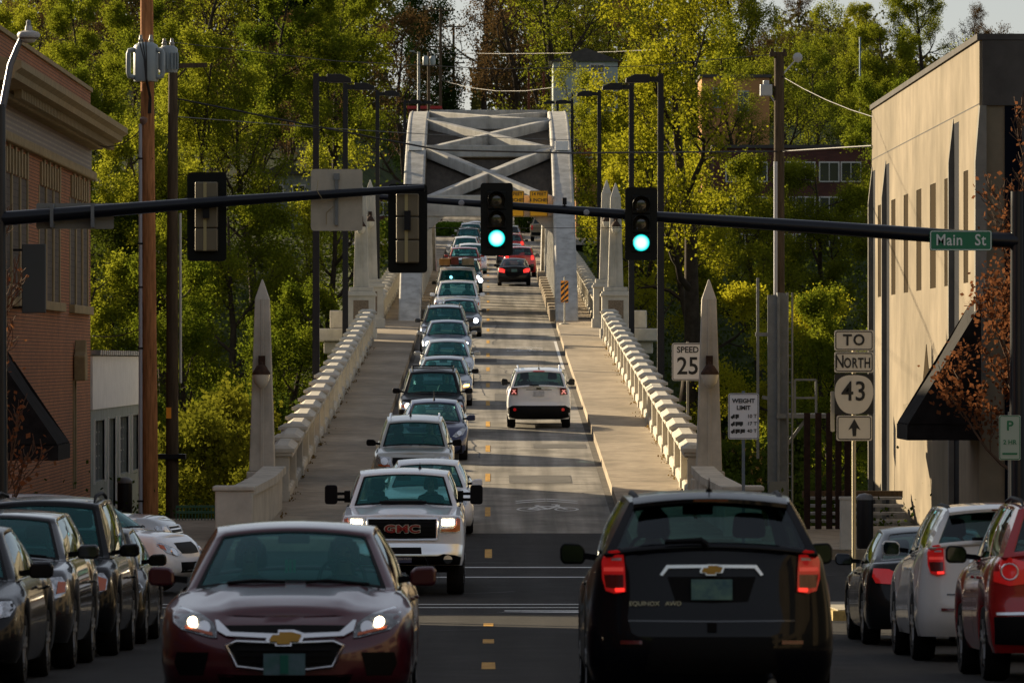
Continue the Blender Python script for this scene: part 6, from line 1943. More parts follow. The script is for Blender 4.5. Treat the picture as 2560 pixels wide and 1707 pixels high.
for py in (365, 660, 800, 1150, 560): 
    p = at(335, py, DP); b = MB(O); b.box((p.x, DP - .08, p.z), (.34, .06, .04)); b.bar((p.x, DP - .05, p.z - .02), (p.x + .14, DP - .1, p.z - .25), .03); b.build('standoff', M_dark, up)
def can(px, py0, py1, w, dd, nm='transformer', fins=False):
    a, e = at(px, py1, DP), at(px, py0, DP); h = e.z - a.z
    b = MB(O); b.lathe((a.x, DP + dd, a.z), [(w / 2 * .95, 0), (w / 2, .05), (w / 2, h * .86), (w / 2 * .9, h * .93), (w / 2 * .5, h)], 20); c_ = b.build(nm, M_tran, up, smooth=45)
    if not fins:
        for sx in (-1, 1):
            b = MB(O); x = a.x + sx * (w / 2 + .1)
            b.tube([(a.x + sx * w / 2 * .9, DP + dd - .1, a.z + h * .80), (x - sx * .02, DP + dd - .1, a.z + h * .78), (x, DP + dd - .1, a.z + h * .7), (x, DP + dd - .1, a.z + h * .22), (x - sx * .02, DP + dd - .1, a.z + h * .13), (a.x + sx * w / 2 * .9, DP + dd - .1, a.z + h * .10)], .055, 8); b.build('radiator_tube', M_tran, c_, smooth=60)
    else:
        for k in range(7):
            a_ = R(200 + 140 * k / 6); b = MB(O); b.box((a.x + math.cos(a_) * (w / 2 + .02), DP + dd + math.sin(a_) * (w / 2 + .02), a.z + h * .42), (.035, .06, h * .62)); b.build('cooling_fin', M_tran, c_)
    for sx in (-.2, .2):
        b = MB(O); b.lathe((a.x + sx * w, DP + dd, e.z - .04), [(.06, -.04), (.065, .02), (.045, .05), (.06, .08), (.04, .12), (.03, .2)], 10); b.build('bushing', mat('insulator grey', (.28, .27, .24), .4), c_, smooth=50)
can(338, 100, 190, .55, -.42); can(385, 104, 166, .42, .25, fins=True)
b = MB(O)
for k, px in enumerate((330, 338, 346)):
    b.tube([at(px - 6, 96, DP) + Vector((0, -.75, 0)), at(336 + k * 3, 140, DP) + Vector((0, -.78, 0)), at(340 + k, 185, DP) + Vector((0, -.75, 0)), at(345 + k * 2, 225, DP) + Vector((0, -.3, 0)), at(342 + k * 3, 262, DP) + Vector((0, -.2, 0))], .014, 5)
tag(b.build('service_leads', M_wire, up), kind='stuff')
DP2 = 136.0
up2 = root('utility_pole', (at(396, 1190, DP2).x, DP2, -.2), 'dark weathered utility pole with a short crossarm beside the brown pole', 'utility pole'); O2 = Vector(up2.location)
b = MB(O2); b.tube([(O2.x, DP2, -.5), (O2.x, DP2, 6), (O2.x + .02, DP2, at(0, 140, DP2).z)], [.16, .14, .11], 14); b.build('pole', M_woodd, up2, smooth=60)
a, e = at(408, 152, DP2), at(476, 150, DP2); b = MB(O2); b.bar(a, e, .09, .11); b.bar(at(402, 185, DP2), at(428, 158, DP2), .04); b.build('crossarm', M_woodd, up2)
b = MB(O2); b.tube([at(414, 490, DP2), at(415, 880, DP2)], .035, 8); b.build('riser_pipe', mat('pale pipe', (.45, .45, .42), .5), up2, smooth=50)
b = MB(O2); p = at(389, 948, DP2); b.box((p.x, DP2 - .2, p.z), (.12, .02, .26)); b.build('orange_tag', M_orange, up2)
b = MB(O2); b.box((O2.x, DP2, at(0, 1048, DP2).z), (.65, .5, .12)); b.build('shelf', M_dark, up2)
DP3 = 150.0
up3 = root('utility_pole', (at(1790, 900, DP3).x, DP3, -3.0), 'dark wooden utility pole with floodlight right of the light poles', 'utility pole'); O3 = Vector(up3.location)
b = MB(O3); b.tube([(O3.x, DP3, -4), (O3.x, DP3, at(0, 125, DP3).z)], [.18, .13], 14); b.build('pole', M_woodd, up3, smooth=60)
b = MB(O3); p = at(1788, 125, DP3); b.box(p, (.46, .2, .12)); b.box(p + Vector((-.16, 0, .08)), (.08, .1, .14)); b.box(p + Vector((.16, 0, .08)), (.08, .1, .14)); b.build('pole_top', M_woodd, up3)
b = MB(O3); p = at(1832, 133, DP3); b.bar(at(1795, 175, DP3), p, .04); b.lathe((p.x, DP3 - .05, p.z), [(.04, .12), (.1, .05), (.13, -.1), (.02, -.12)], 12, 'y'); b.build('floodlight', mat('floodlight grey', (.4, .42, .44), .4, .3), up3, smooth=50)
b = MB(O3); p = at(1760, 208, DP3); b.box(p, (.32, .3, .3)); b.box(p + Vector((.0, 0, .2)), (.16, .16, .12)); b.bar(p, at(1785, 240, DP3), .04); b.build('camera_box', mat('floodlight grey', (.4, .42, .44), .4, .3), up3, bevel=.03)
b = MB(O3); b.tube([at(1781, 372, DP3) + Vector((0, -.2, 0)), at(1781, 720, DP3) + Vector((0, -.2, 0))], .05, 8); b.build('conduit', mat('pale conduit', (.42, .43, .46), .5), up3, smooth=50)
# far poles above the arch
for i, (px, py0, py1, dd, arm) in enumerate(((1012, 18, 262, 470, True), (1042, 55, 200, 520, True), (985, 120, 250, 440, False), (962, 120, 235, 455, False))):
    z0 = zt(xx(px, dd), dd) - 1
    r = root('far_utility_pole', (xx(px, dd), dd, z0), ('tall utility pole with crossarm in the sky gap above the arch', 'second smaller utility pole in the sky gap', 'pole with transformers left of the sky gap', 'far street light left of the sky gap')[i], 'utility pole'); o = Vector(r.location)
    b = MB(o); b.tube([(o.x, dd, z0), (o.x, dd, zz(py0, dd))], [.16, .11], 8); b.build('pole', M_woodd if i != 3 else M_galv, r)
    if arm:
        for py in (py0 + 7, py0 + 90):
            b = MB(o); b.box((o.x, dd - .1, zz(py, dd)), (2.1, .1, .12)); ar = b.build('crossarm', M_woodd, r)
            for sx in (-.9, -.4, .4, .9):
                b = MB(o); b.lathe((o.x + sx, dd - .1, zz(py, dd) + .06), [(.05, 0), (.06, .08), (.03, .14)], 6); b.build('insulator', M_galv, ar)
    elif i == 2:
        for sx in (-.25, .3):
            b = MB(o); b.lathe((o.x + sx, dd - .3, zz(150, dd)), [(.2, 0), (.22, .1), (.22, .6), (.12, .7)], 10); b.build('transformer', M_tran, r, smooth=50)
    else:
        b = MB(o); b.bar((o.x, dd, zz(124, dd)), (o.x - .5, dd, zz(118, dd)), .06); b.box((o.x - .55, dd, zz(118, dd)), (.4, .2, .14)); b.build('lamp_head', M_galv, r)
p = root('blue_flagpole', (xx(1976, 480), 480, 15), 'thin blue steel pole on the right skyline', 'pole'); b = MB(p.location); b.tube([(p.location.x, 480, 15), (p.location.x, 480, zz(90, 480))], [.09, .07], 8); b.build('shaft', mat('blue grey steel', (.12, .2, .28), .5, .3), p); b = MB(p.location); b.lathe((p.location.x, 480, zz(90, 480)), [(.1, 0), (.1, .12), (.03, .18)], 8); b.build('cap', M_galv, p)
# wires
def wire(pts, r_, lab, nm='overhead_wire'):
    P = [Vector(q) for q in pts]
    o0 = P[0].copy(); b = MB(o0)
    path = []
    for a, e in zip(P[:-1], P[1:]):
        for k in range(8):
            path.append(a.lerp(e, k / 8))
    path.append(P[-1])
    b.tube(path, r_, 5)
    o = b.build(nm, M_wire, None, smooth=80, loc=o0)
    tag(o, lab, 'wire')
def sagw(A, B_, sag, n=5):
    return [A.lerp(B_, t) + Vector((0, 0, -sag * 4 * t * (1 - t))) for t in np.linspace(0, 1, n)]
wire([at(396, 225, 136), at(720, 290, 136), at(1010, 345, 136), at(1300, 352, 140), at(1790, 348, 150), at(2003, 335, 143)], .022, 'thick black cable crossing in front of the arch from the dark pole')
wire([at(940, 293, 150), at(1330, 322, 150)] if False else sagw(at(400, 268, 136), at(1330, 322, 230), .1), .012, 'thin wire from the dark pole to the right rib')
wire(sagw(at(370, 95, 125), at(1780, 125, 150), .5), .01, 'thin top wire between the transformer pole and the floodlight pole')
wire(sagw(at(1020, 122, 470), at(1560, 112, 430), .2), .03, 'pale far wire from the sky gap pole towards the big tree')
wire(sagw(at(1014, 185, 470), at(1280, 200, 430), .6), .03, 'slack far wire from the sky gap pole to the teal house')
wire(sagw(at(360, 735, 125), at(214, 772, 143), .15), .014, 'cable from the brown pole down to the brick wall')
wire(sagw(at(985, 524, 150), at(1790, 520, 150), .02), .008, 'thin wire at signal height crossing the portal')
wire(sagw(at(1795, 175, 150), at(2010, 270, 143), .1), .014, 'wire from the floodlight pole to the tan roof edge')
wire([at(412, 232, 136), at(405, 300, 136), at(378, 352, 136)], .014, 'loose white cable loop hanging at the dark pole')
wire(sagw(at(346, 275, 125), at(214, 330, 143), .3), .014, 'service drop from the brown pole to the brick cornice')

# ---------------------------------------------------------------- small things on the corners
M_greenp = mat('green painted rail', (0.02, 0.10, 0.045), .5)
gf = root('green_railing', (at(455, 1190, 121).x, 121, zr(121)), 'green metal railing between the dark pole and the concrete end wall', 'railing'); o = Vector(gf.location)
xa, xb, z0, z1 = at(405, 0, 121).x, at(508, 0, 121).x, .45, at(0, 1163, 121).z
for z in (z0, z1, z1 - .12): b = MB(o); b.bar((xa, 121, z), (xb, 121, z), .05); b.build('rail', M_greenp, gf)
for x in np.linspace(xa, xb, 15): b = MB(o); b.box((x, 121, (z0 + z1) / 2), (.022, .022, z1 - z0)); b.build('picket', M_greenp, gf)
b = MB(o); b.box(((xa + xb) / 2, 121.1, .32), (xb - xa, .2, .2)); b.build('kerb', M_rail, gf)
# steel column with ladder and platform
DC = 127.0
sc_ = root('steel_tower', (at(1788, 1115, DC).x, DC, -1), 'grey steel column with caged ladder and small platform beside the right pole', 'steel tower'); o = Vector(sc_.location)
zt_, x0 = at(0, 672, DC).z, o.x
b = MB(o); b.box((x0, DC, (zt_ - 1) / 2), (.06, .3, zt_ + 1)); b.box((x0 - .16, DC, (zt_ - 1) / 2), (.26, .03, zt_ + 1)) if False else b.box((x0 - .13, DC, (zt_ - 1) / 2), (.22, .04, zt_ + .9)); b.box((x0 + .12, DC, (zt_ - 1) / 2), (.2, .04, zt_ + .98)); b.build('column', M_galv, sc_)
for sx in (.2, .3): b = MB(o); b.tube([(x0 + sx, DC - .2, .0), (x0 + sx, DC - .2, zt_)], .025, 6); b.build('ladder_rail', M_galv, sc_)
for k in range(14): b = MB(o); b.tube([(x0 + .2, DC - .2, .8 + k * .3), (x0 + .3, DC - .2, .8 + k * .3)], .012, 5); b.build('rung', M_galv, sc_)
px0, px1, pz0, pz1 = at(1825, 0, DC).x, at(1874, 0, DC).x, at(0, 955, DC).z, at(0, 872, DC).z
b = MB(o); b.box(((x0 + px1) / 2 + .1, DC + .3, pz0), (px1 - x0 + .3, 1.0, .1)); b.build('platform', M_galv, sc_)
for x in (px0, px1): b = MB(o); b.box((x, DC - .15, (pz0 + pz1) / 2), (.05, .05, pz1 - pz0)); b.build('handrail_post', M_galv, sc_)
for z in (pz1, (pz0 + pz1) / 2): b = MB(o); b.bar((px0, DC - .15, z), (px1, DC - .15, z), .045); b.build('handrail', M_galv, sc_)
b = MB(o); b.bar((x0 + .1, DC, at(0, 1035, DC).z), (px1 - .2, DC, pz0 - .05), .07); b.build('brace', M_galv, sc_)
p = at(1741, 700, DC); b = MB(o); b.box((p.x, DC, (p.z + 1.2) / 2 + .6), (.06, .06, p.z - 1.2)); b.bar((p.x - .05, DC, at(0, 768, DC).z), (x0, DC, at(0, 768, DC).z), .05, .08); b.bar((p.x + .1, DC, at(0, 912, DC).z), (x0, DC, at(0, 918, DC).z), .05, .08); b.build('side_post', M_galv, sc_)
b = MB(o); b.box((x0 - .02, DC - .02, .0), (.40, .4, 2.6)); b.build('base_cover', mat('dull steel box', (.2, .21, .2), .6, .3), sc_)
# rusty steel slats
M_rst = mat('rusted steel slat', (0.026, 0.014, 0.011), .85, n_scale=5, n_amt=.4)
for k, px in enumerate((1854, 1880, 1905, 1926, 1947)):
    p = at(px, 948, 118.0); o = root('rusted_post', (p.x, 118.0, -.3), ('first', 'second', 'third', 'fourth', 'fifth')[k] + ' rusted steel post counted from the steel tower towards the route sign', 'post', 'rusted steel posts')
    b = MB(); h = p.z + .3; b.box((0, 0, h / 2), (.13, .05, h)); b.build('web', M_rst, o); b = MB(); b.box((0, .045, h / 2), (.05, .035, h - .1)); b.build('flange', M_rst, o)
# corrugated roof by the bank
cr = root('boat_shed_roof', (at(1950, 1170, 130).x, 130, 0), 'low corrugated metal roof behind the rusted posts', 'roof'); o = Vector(cr.location)
for k in range(9):
    za = 1.0 - k * .16; b = MB(o); b.box((o.x + .1, 130 - k * .5, za - .15), (2.2, .54, .06)); b.build('roof_sheet', mat('blue grey corrugated metal', (.22, .24, .28), .45, .4, n_scale=3, n_amt=.3), cr)
b = MB(o); b.box((o.x + .1, 130.3, .93), (2.3, .12, .16)); b.build('ridge_board', M_woodd, cr)
b = MB(o); b.bar((o.x - 1.3, 122, .1), (o.x + .3, 124, -.35), .12, .2); b.build('timber', M_woodd, cr)
# concrete bollard block and bins
cb_ = root('concrete_block', (at(1951, 1285, 110).x, 110.6, zr(111) + .15), 'square concrete pillar between the rusted posts and the black bin', 'pillar')
b = MB(); b.box((0, 0, .5), (.28, .28, 1.0)); b.build('shaft', M_rail, cb_, bevel=.02); b = MB(); b.box((0, 0, 1.01), (.31, .31, .05)); b.build('cap', M_rail, cb_)
for px, dd, lab in ((1987, 111.3, 'black litter bin on the far right corner by the tan building'), (287, 126.0, 'black litter bin left of the brown utility pole')):
    t_ = root('litter_bin', (at(px, 1280, dd).x, dd, zr(min(dd, 112)) + .15), lab, 'bin')
    b = MB(); b.lathe((0, 0, 0), [(.15, 0), (.165, .05), (.165, .9), (.155, .95)], 16); b.build('body', M_dark, t_, smooth=40)
    b = MB(); b.lathe((0, 0, 0), [(.17, .95), (.17, 1.0), (.12, 1.06), (.02, 1.08)], 16); b.build('lid', mat('bin lid grey', (.12, .12, .12), .4), t_, smooth=40)
g_ = root('grey_blade_sign', (XB + .45, 119.6, at(0, 640, 119.6).z), 'grey blank blade sign projecting from the brick building', 'sign')
b = MB(); b.box((0, 0, 0), (.5, .12, 1.45)); b.build('panel', mat('matt grey board', (.10, .105, .105), .7), g_, bevel=.02); b = MB(); b.bar((-.45, 0, .6), (0, 0, .6), .05); b.bar((-.45, 0, -.6), (0, 0, -.6), .05); b.build('bracket', M_dark, g_)
# ---------------------------------------------------------------- trees
def leaf_mat(name, c1, c2, trans=0.45):
    m = bpy.data.materials.new(name); m.use_nodes = True; nt = m.node_tree
    nt.nodes.remove(nt.nodes['Principled BSDF']); out = nt.nodes['Material Output']
    df = nt.nodes.new('ShaderNodeBsdfDiffuse'); tr = nt.nodes.new('ShaderNodeBsdfTranslucent'); mx = nt.nodes.new('ShaderNodeMixShader'); mx.inputs[0].default_value = trans
    tc = nt.nodes.new('ShaderNodeTexCoord'); n = nt.nodes.new('ShaderNodeTexNoise'); n.inputs['Scale'].default_value = .45; n.inputs['Detail'].default_value = 5; n.inputs['Roughness'].default_value = .8
    oi = nt.nodes.new('ShaderNodeObjectInfo'); ad = nt.nodes.new('ShaderNodeMath'); ad.operation = 'MULTIPLY_ADD'; ad.inputs[1].default_value = .55; 
    rp = nt.nodes.new('ShaderNodeValToRGB'); rp.color_ramp.elements[0].position = .42; rp.color_ramp.elements[1].position = .98
    rp.color_ramp.elements[0].color = (*c1, 1); rp.color_ramp.elements[1].color = (*c2, 1)
    nt.links.new(tc.outputs['Object'], n.inputs[0]); nt.links.new(oi.outputs['Random'], ad.inputs[0]); nt.links.new(n.outputs[0], ad.inputs[2])
    nt.links.new(ad.outputs[0], rp.inputs[0])
    nt.links.new(rp.outputs[0], df.inputs[0]); nt.links.new(rp.outputs[0], tr.inputs[0])
    nt.links.new(df.outputs[0], mx.inputs[1]); nt.links.new(tr.outputs[0], mx.inputs[2]); nt.links.new(mx.outputs[0], out.inputs[0])
    return m
M_leafY = leaf_mat('spring leaves yellow green', (0.085, 0.12, 0.010), (0.25, 0.26, 0.02), .55)
M_leafG = leaf_mat('canopy shade green leaves', (0.022, 0.045, 0.007), (0.08, 0.105, 0.013), .45)  # green darkened further to stand in for shade under the canopies
M_leafD = leaf_mat('ivy and evergreen leaves', (0.012, 0.028, 0.008), (0.03, 0.055, 0.012), .2)
M_leafV = leaf_mat('vivid spring leaves', (0.15, 0.165, 0.010), (0.36, 0.34, 0.02), .55)
M_leafB = leaf_mat('brown dry leaves', (0.11, 0.04, 0.018), (0.25, 0.105, 0.045), .35)
M_leafN = leaf_mat('bush leaves', (0.055, 0.07, 0.008), (0.15, 0.15, 0.014), .45)
M_twig = leaf_mat('brown buds', (0.06, 0.04, 0.018), (0.12, 0.075, 0.03), .3)
M_bark = mat('bark', (0.045, 0.034, 0.024), .95, n_scale=3, n_amt=.4)

def quads(C, size, rg, flat=0.0):
    """leaf-sized quads at centres C"""
    n = len(C)
    a = rg.normal(size=(n, 3)); a[:, 2] *= (1 - flat); a /= np.linalg.norm(a, axis=1)[:, None]
    b = rg.normal(size=(n, 3)); b -= a * (a * b).sum(1)[:, None]; b /= np.linalg.norm(b, axis=1)[:, None]
    s = size * rg.uniform(.6, 1.35, size=(n, 1))
    a *= s * .5; b *= s * .38
    V = np.empty((n, 4, 3)); V[:, 0] = C - a; V[:, 1] = C + b * 1.0; V[:, 2] = C + a; V[:, 3] = C - b * 1.0
    return V.reshape(-1, 3)
def leaf_mesh(name, C, size, m, rg):
    V = quads(C, size, rg)
    n = len(C)
    me = bpy.data.meshes.new(name)
    me.vertices.add(4 * n); me.vertices.foreach_set('co', V.astype(np.float32).ravel())
    me.loops.add(4 * n); me.loops.foreach_set('vertex_index', np.arange(4 * n, dtype=np.int32))
    me.polygons.add(n); me.polygons.foreach_set('loop_start', np.arange(0, 4 * n, 4, dtype=np.int32)); me.polygons.foreach_set('loop_total', np.full(n, 4, dtype=np.int32))
    me.update(calc_edges=True)
    me.materials.append(m)
    return me
def skeleton(seed, H, trunk_frac, spread, counts, r0, droop=0.0, up=0.5, lean=0.0, twist=.18):
    rg = np.random.default_rng(seed)
    b = MB(); tips = []
    def branch(p, d, L, r, lev):
        nseg = (7, 5, 4, 3, 2)[lev]
        path, rad = [p], [r]
        dd = np.array(d, float)
        for i in range(nseg):
            dd = dd + rg.normal(size=3) * twist * (1.0 if lev else .35)
            dd[2] += (up if lev else .2) * .12 - droop * .1 * lev
            dd /= np.linalg.norm(dd)
            p = p + dd * L / nseg
            path.append(p); rad.append(max(.008, r * (1 - .82 * (i + 1) / nseg)))
        b.tube([tuple(q) for q in path], rad, (9, 6, 4, 3, 3)[lev], False)
        if lev == len(counts):
            for q in path[1:]: tips.append(q)
            return
        nch = counts[lev]
        for k in range(nch):
            t = (trunk_frac if lev == 0 else .25) + (1 - (trunk_frac if lev == 0 else .25)) * (k + rg.uniform(.1, .9)) / nch
            f = t * nseg; i = min(nseg - 1, int(f)); q = path[i] + (path[i + 1] - path[i]) * (f - i)
            ax = (path[i + 1] - path[i]); ax = ax / np.linalg.norm(ax)
            v = rg.normal(size=3); v -= ax * v.dot(ax); v /= np.linalg.norm(v)
            if lev == 0:
                an = 2.399 * k + rg.uniform(-.4, .4); v = np.array((math.cos(an), math.sin(an), 0.0))
            ang = rg.uniform(.7, 1.15) if lev == 0 else rg.uniform(.5, 1.0)
            nd = ax * math.cos(ang) + v * math.sin(ang)
            shape = (1 - .55 * t) if lev == 0 else (1 - .4 * t)
            LL = (spread if lev == 0 else L * .58) * shape * rg.uniform(.75, 1.2)
            branch(q, nd, LL, max(.012, rad[i] * (.55 if lev == 0 else .6)), lev + 1)
    branch(np.array((0, 0, -.5)), (lean, 0, 1), H * .92, r0, 0)
    return b, np.array(tips), rg
def proto(seed, H, tf, spread, counts, r0, n_leaf, ls, m, jit=.4, **kw):
    b, tips, rg = skeleton(seed, H, tf, spread, counts, r0, **kw)
    tm = b.mesh('trunk', M_bark, smooth=60, fix=False)
    idx = rg.integers(0, len(tips), n_leaf)
    C = tips[idx] + rg.normal(size=(n_leaf, 3)) * jit
    cm = leaf_mesh('crown', C, ls, m, rg)
    return tm, cm
PR = {
    'Y1': proto(11, 20, .22, 6.6, (13, 7, 7), .34, 36000, .165, M_leafY, .27, up=.7),
    'Y2': proto(12, 18, .18, 7.2, (12, 7, 7), .36, 34000, .165, M_leafY, .3, up=.5),
    'Y3': proto(13, 22, .25, 6.0, (14, 7, 6), .32, 32000, .165, M_leafY, .25, up=.9),
    'G1': proto(14, 18, .15, 6.4, (13, 7, 7), .33, 42000, .165, M_leafG, .35, up=.6),
    'S1': proto(15, 20, .25, 7.0, (11, 6, 5), .40, 12250, .175, M_leafY, .3, up=.8),
    'S2': proto(16, 19, .22, 7.5, (11, 7, 7), .42, 12000, .16, M_leafY, .28, up=.7),
    'B1': proto(17, 18, .2, 7.0, (12, 7, 7), .32, 9000, .15, M_twig, .22, up=.9),
    'B2': proto(18, 16, .15, 6.5, (12, 8, 6), .30, 9000, .15, M_twig, .25, up=1.0),
    'D1': proto(19, 20, .1, 4.2, (22, 6, 4), .34, 45500, .175, M_leafD, .5, up=.2),
    'V1': proto(23, 19, .18, 7.0, (12, 7, 7), .34, 40000, .165, M_leafV, .28, up=.6),
    'BIG': proto(22, 26, .30, 10.5, (9, 7, 6), .62, 20000, .17, M_leafV, .28, up=.9, twist=.24),
    'U1': proto(31, 4.2, .05, 2.4, (10, 5, 4), .07, 17000, .105, M_leafN, .2, up=.8),
    'U2': proto(32, 3.6, .05, 2.4, (10, 5, 4), .06, 17000, .105, M_leafG, .22, up=.6),
}
def tree(kind, X, d, lab, cat='tree', group=None, s=1.0, rz=None, z=None, name='leafy_tree', sz=None):
    tm, cm = PR[kind]
    r = root(name, (X, d, zt(X, d) - .2 if z is None else z), lab, cat, group, rz=random.uniform(0, 6.28) if rz is None else rz)
    r.scale = (s, s, sz or s)
    link_mesh('trunk', tm, r); link_mesh('crown', cm, r)
    return r
LAB = {'Y': 'yellow green spring tree in the dense wood', 'G': 'green tree darkened for shade in the dense wood', 'S': 'sparsely leafed tree in the dense wood', 'B': 'bare brown twiggy tree in the dense wood', 'D': 'dark evergreen ivy clad tree in the dense wood'}
NM = {'Y': 'leafy_tree', 'G': 'green_tree', 'S': 'sparse_tree', 'B': 'bare_tree', 'D': 'evergreen_tree'}
COLS = ((0, 'outside the left frame edge'), (150, 'above the brick building'), (300, 'right of the brick cornice'), (372, 'behind the brown utility pole'), (480, 'behind the dark pole'), (600, 'above the left obelisk'), (715, 'left of the nearest light pole'),
        (800, 'behind the left light poles'), (900, 'left of the arch'), (1122, 'beside the arch'), (1330, 'above the arch'), (1450, 'right of the arch'), (1530, 'behind the right light poles'), (1640, 'around the big maple'), (1760, 'above the weight limit sign'), (1850, 'behind the floodlight pole'), (2000, 'left of the tan building'), (2150, 'above the tan roof edge'), (9999, 'right above the tan building'))
TIER = ('on the river edge', 'on the lower bank', 'on the middle bank', 'on the upper bank', 'at the foot of the hill', 'on the lower hill', 'on the upper hill', 'on the skyline', 'on the far skyline')
KD = {'Y': 'yellow green tree', 'G': 'green tree darkened for shade', 'S': 'sparsely leafed tree', 'B': 'bare twiggy tree', 'D': 'dark evergreen tree'}
def wood(side, rows):
    for ti, (d, x0, x1, step, kinds, s0, s1) in enumerate(rows):
        x = x0
        while x <= x1:
            k = random.choice(kinds)
            dd = d + random.uniform(-6, 6); X = x + random.uniform(-1.2, 1.2)
            px = VX + X * FPX / dd
            col = next(t for lim, t in COLS if px < lim)
            x += step * random.uniform(.8, 1.2)
            if px < -90 or px > 2450: continue
            tree(k, X, dd, f'{KD[k[0]]} {TIER[ti]} {col}', group='wood left of the bridge' if side < 0 else 'wood right of the bridge', s=random.uniform(s0, s1), name=NM[k[0]])
wood(-1, [
    (338, -30, -7.5, 4.6, ['G1', 'D1', 'G1', 'D1', 'Y2'], .62, .85),  # dark kinds chosen here to stand in for canopy shade
    (356, -33, -8, 5.0, ['Y1', 'G1', 'G1', 'Y3'], .8, 1.0),
    (378, -36, -9, 5.2, ['Y1', 'Y3', 'Y2', 'S1', 'G1'], .85, 1.08),
    (402, -38, -10, 5.4, ['Y1', 'Y2', 'Y3', 'S1'], .85, 1.05),
    (428, -40, -9, 5.6, ['Y1', 'Y3', 'S1', 'Y2'], .8, 1.0),
    (455, -43, -10, 6.0, ['Y2', 'S1', 'B1', 'Y1'], .8, 1.0),
    (490, -46, -8, 6.5, ['B1', 'S2', 'D1', 'B2'], .9, 1.15),
    (530, -50, -9, 6.0, ['B1', 'S2', 'B2', 'D1', 'Y1'], .8, 1.0),
    (580, -56, -11, 6.0, ['B1', 'S2', 'B2', 'D1', 'Y1'], .8, 1.0)])
wood(1, [
    (336, 8, 33, 5.0, ['G1', 'Y2', 'G1'], .5, .7),
    (352, 15, 36, 5.5, ['Y2', 'Y1', 'G1', 'Y3'], .7, .88),
    (384, 14.5, 38, 4.6, ['Y1', 'Y2', 'S1', 'Y3'], .82, .98),
    (405, 28, 40, 6.0, ['Y1', 'S1'], .7, .85),
    (450, 13, 26, 6.0, ['S1', 'S2', 'B1'], .75, .95),
    (470, 27, 48, 6.0, ['Y1', 'S1', 'S2', 'B2'], .6, .75),
    (510, 24, 48, 6.5, ['S1', 'Y2', 'B2', 'B1'], .62, .85),
    (545, 3, 24, 4.0, ['B1', 'B2', 'S2', 'Y1', 'S1'], .85, 1.1),
    (590, 4, 54, 5.5, ['B1', 'S2', 'B2', 'Y2'], .6, .8)])
# individuals
tree('BIG', xx(1552, 345), 345, 'big old maple with a thick dark trunk and wide boughs right of the light poles', s=1.12, z=-3, rz=2.2, name='maple_tree')
tree('V1', xx(1475, 372), 372, 'slender yellow green tree just right of the arch', s=.82, z=2)
tree('V1', xx(1415, 398), 398, 'bright yellow green tree overlapping the orange shop', s=.78, z=9, name='leafy_tree')
tree('V1', xx(1830, 345), 345, 'tall yellow green tree right of the floodlight pole', s=.95, z=-9)
tree('Y1', xx(1920, 322), 322, 'yellow green tree in front of the dark brick apartments', s=.85, z=-9)
tree('D1', xx(965, 500), 500, 'dark ivy tree left of the sky gap', s=1.0, z=17, name='evergreen_tree')
tree('B1', xx(935, 480), 480, 'bare dark tree beside the ivy tree left of the sky gap', s=1.05, z=15, name='bare_tree')
tree('B2', xx(1125, 500), 500, 'brown twiggy tree right of the sky gap', s=1.35, z=18, name='bare_tree')
tree('B1', xx(1195, 490), 490, 'brown twiggy tree above the arch centre', s=1.25, z=17, name='bare_tree')
tree('S2', xx(1290, 480), 480, 'sparse tree above the timber stairs', s=1.25, z=17, name='sparse_tree')
tree('D1', xx(1650, 520), 520, 'dark fir behind the bare boughs', s=.8, z=16, name='evergreen_tree')
# near bank shrubs
for px, dd, k, s, lab in ((420, 172, 'U1', 1.35, 'sunlit yellow green bush behind the brown pole'), (475, 180, 'U1', 1.5, 'sunlit bush behind the green railing'), (545, 176, 'U1', 1.2, 'bush just left of the left obelisk'),
                          (660, 168, 'U1', 1.0, 'bush at the foot of the nearest left light pole'), (690, 190, 'U2', 1.3, 'green bush beside the left balustrade'), (450, 150, 'U2', .9, 'low ivy bush right behind the green railing'), (590, 196, 'U2', 1.6, 'tall green bush behind the left obelisk'),
                          (1560, 190, 'U2', 1.5, 'dark green bush beside the right balustrade'), (1650, 180, 'U2', 1.3, 'bush behind the speed sign'), (1730, 150, 'U2', .9, 'low bush behind the weight limit sign'), (1900, 165, 'U2', 1.3, 'bush behind the rusted posts'), (1840, 185, 'U2', 1.6, 'dark bush under the steel platform'), (1500, 215, 'U2', 1.8, 'bush under the right pier seat')):
    X = xx(px, dd)
    tree(k, X, dd, lab, 'bush', 'bushes on the near bank', s, name='bush', z=max(zt(X, dd) - .1, -3.4 if px < 1000 else -4.5))
# bare brush on the right bank
for px, dd, s, wh in ((1870, 250, .55, 'above the rusted posts'), (1780, 262, .6, 'behind the steel tower'), (1950, 240, .5, 'beside the route sign'), (1700, 275, .6, 'above the weight limit sign')):
    tree('B2', xx(px, dd), dd, 'tangled bare brush on the river bank ' + wh, 'brush', 'bare brush on the right bank', s, name='brush', z=-10)
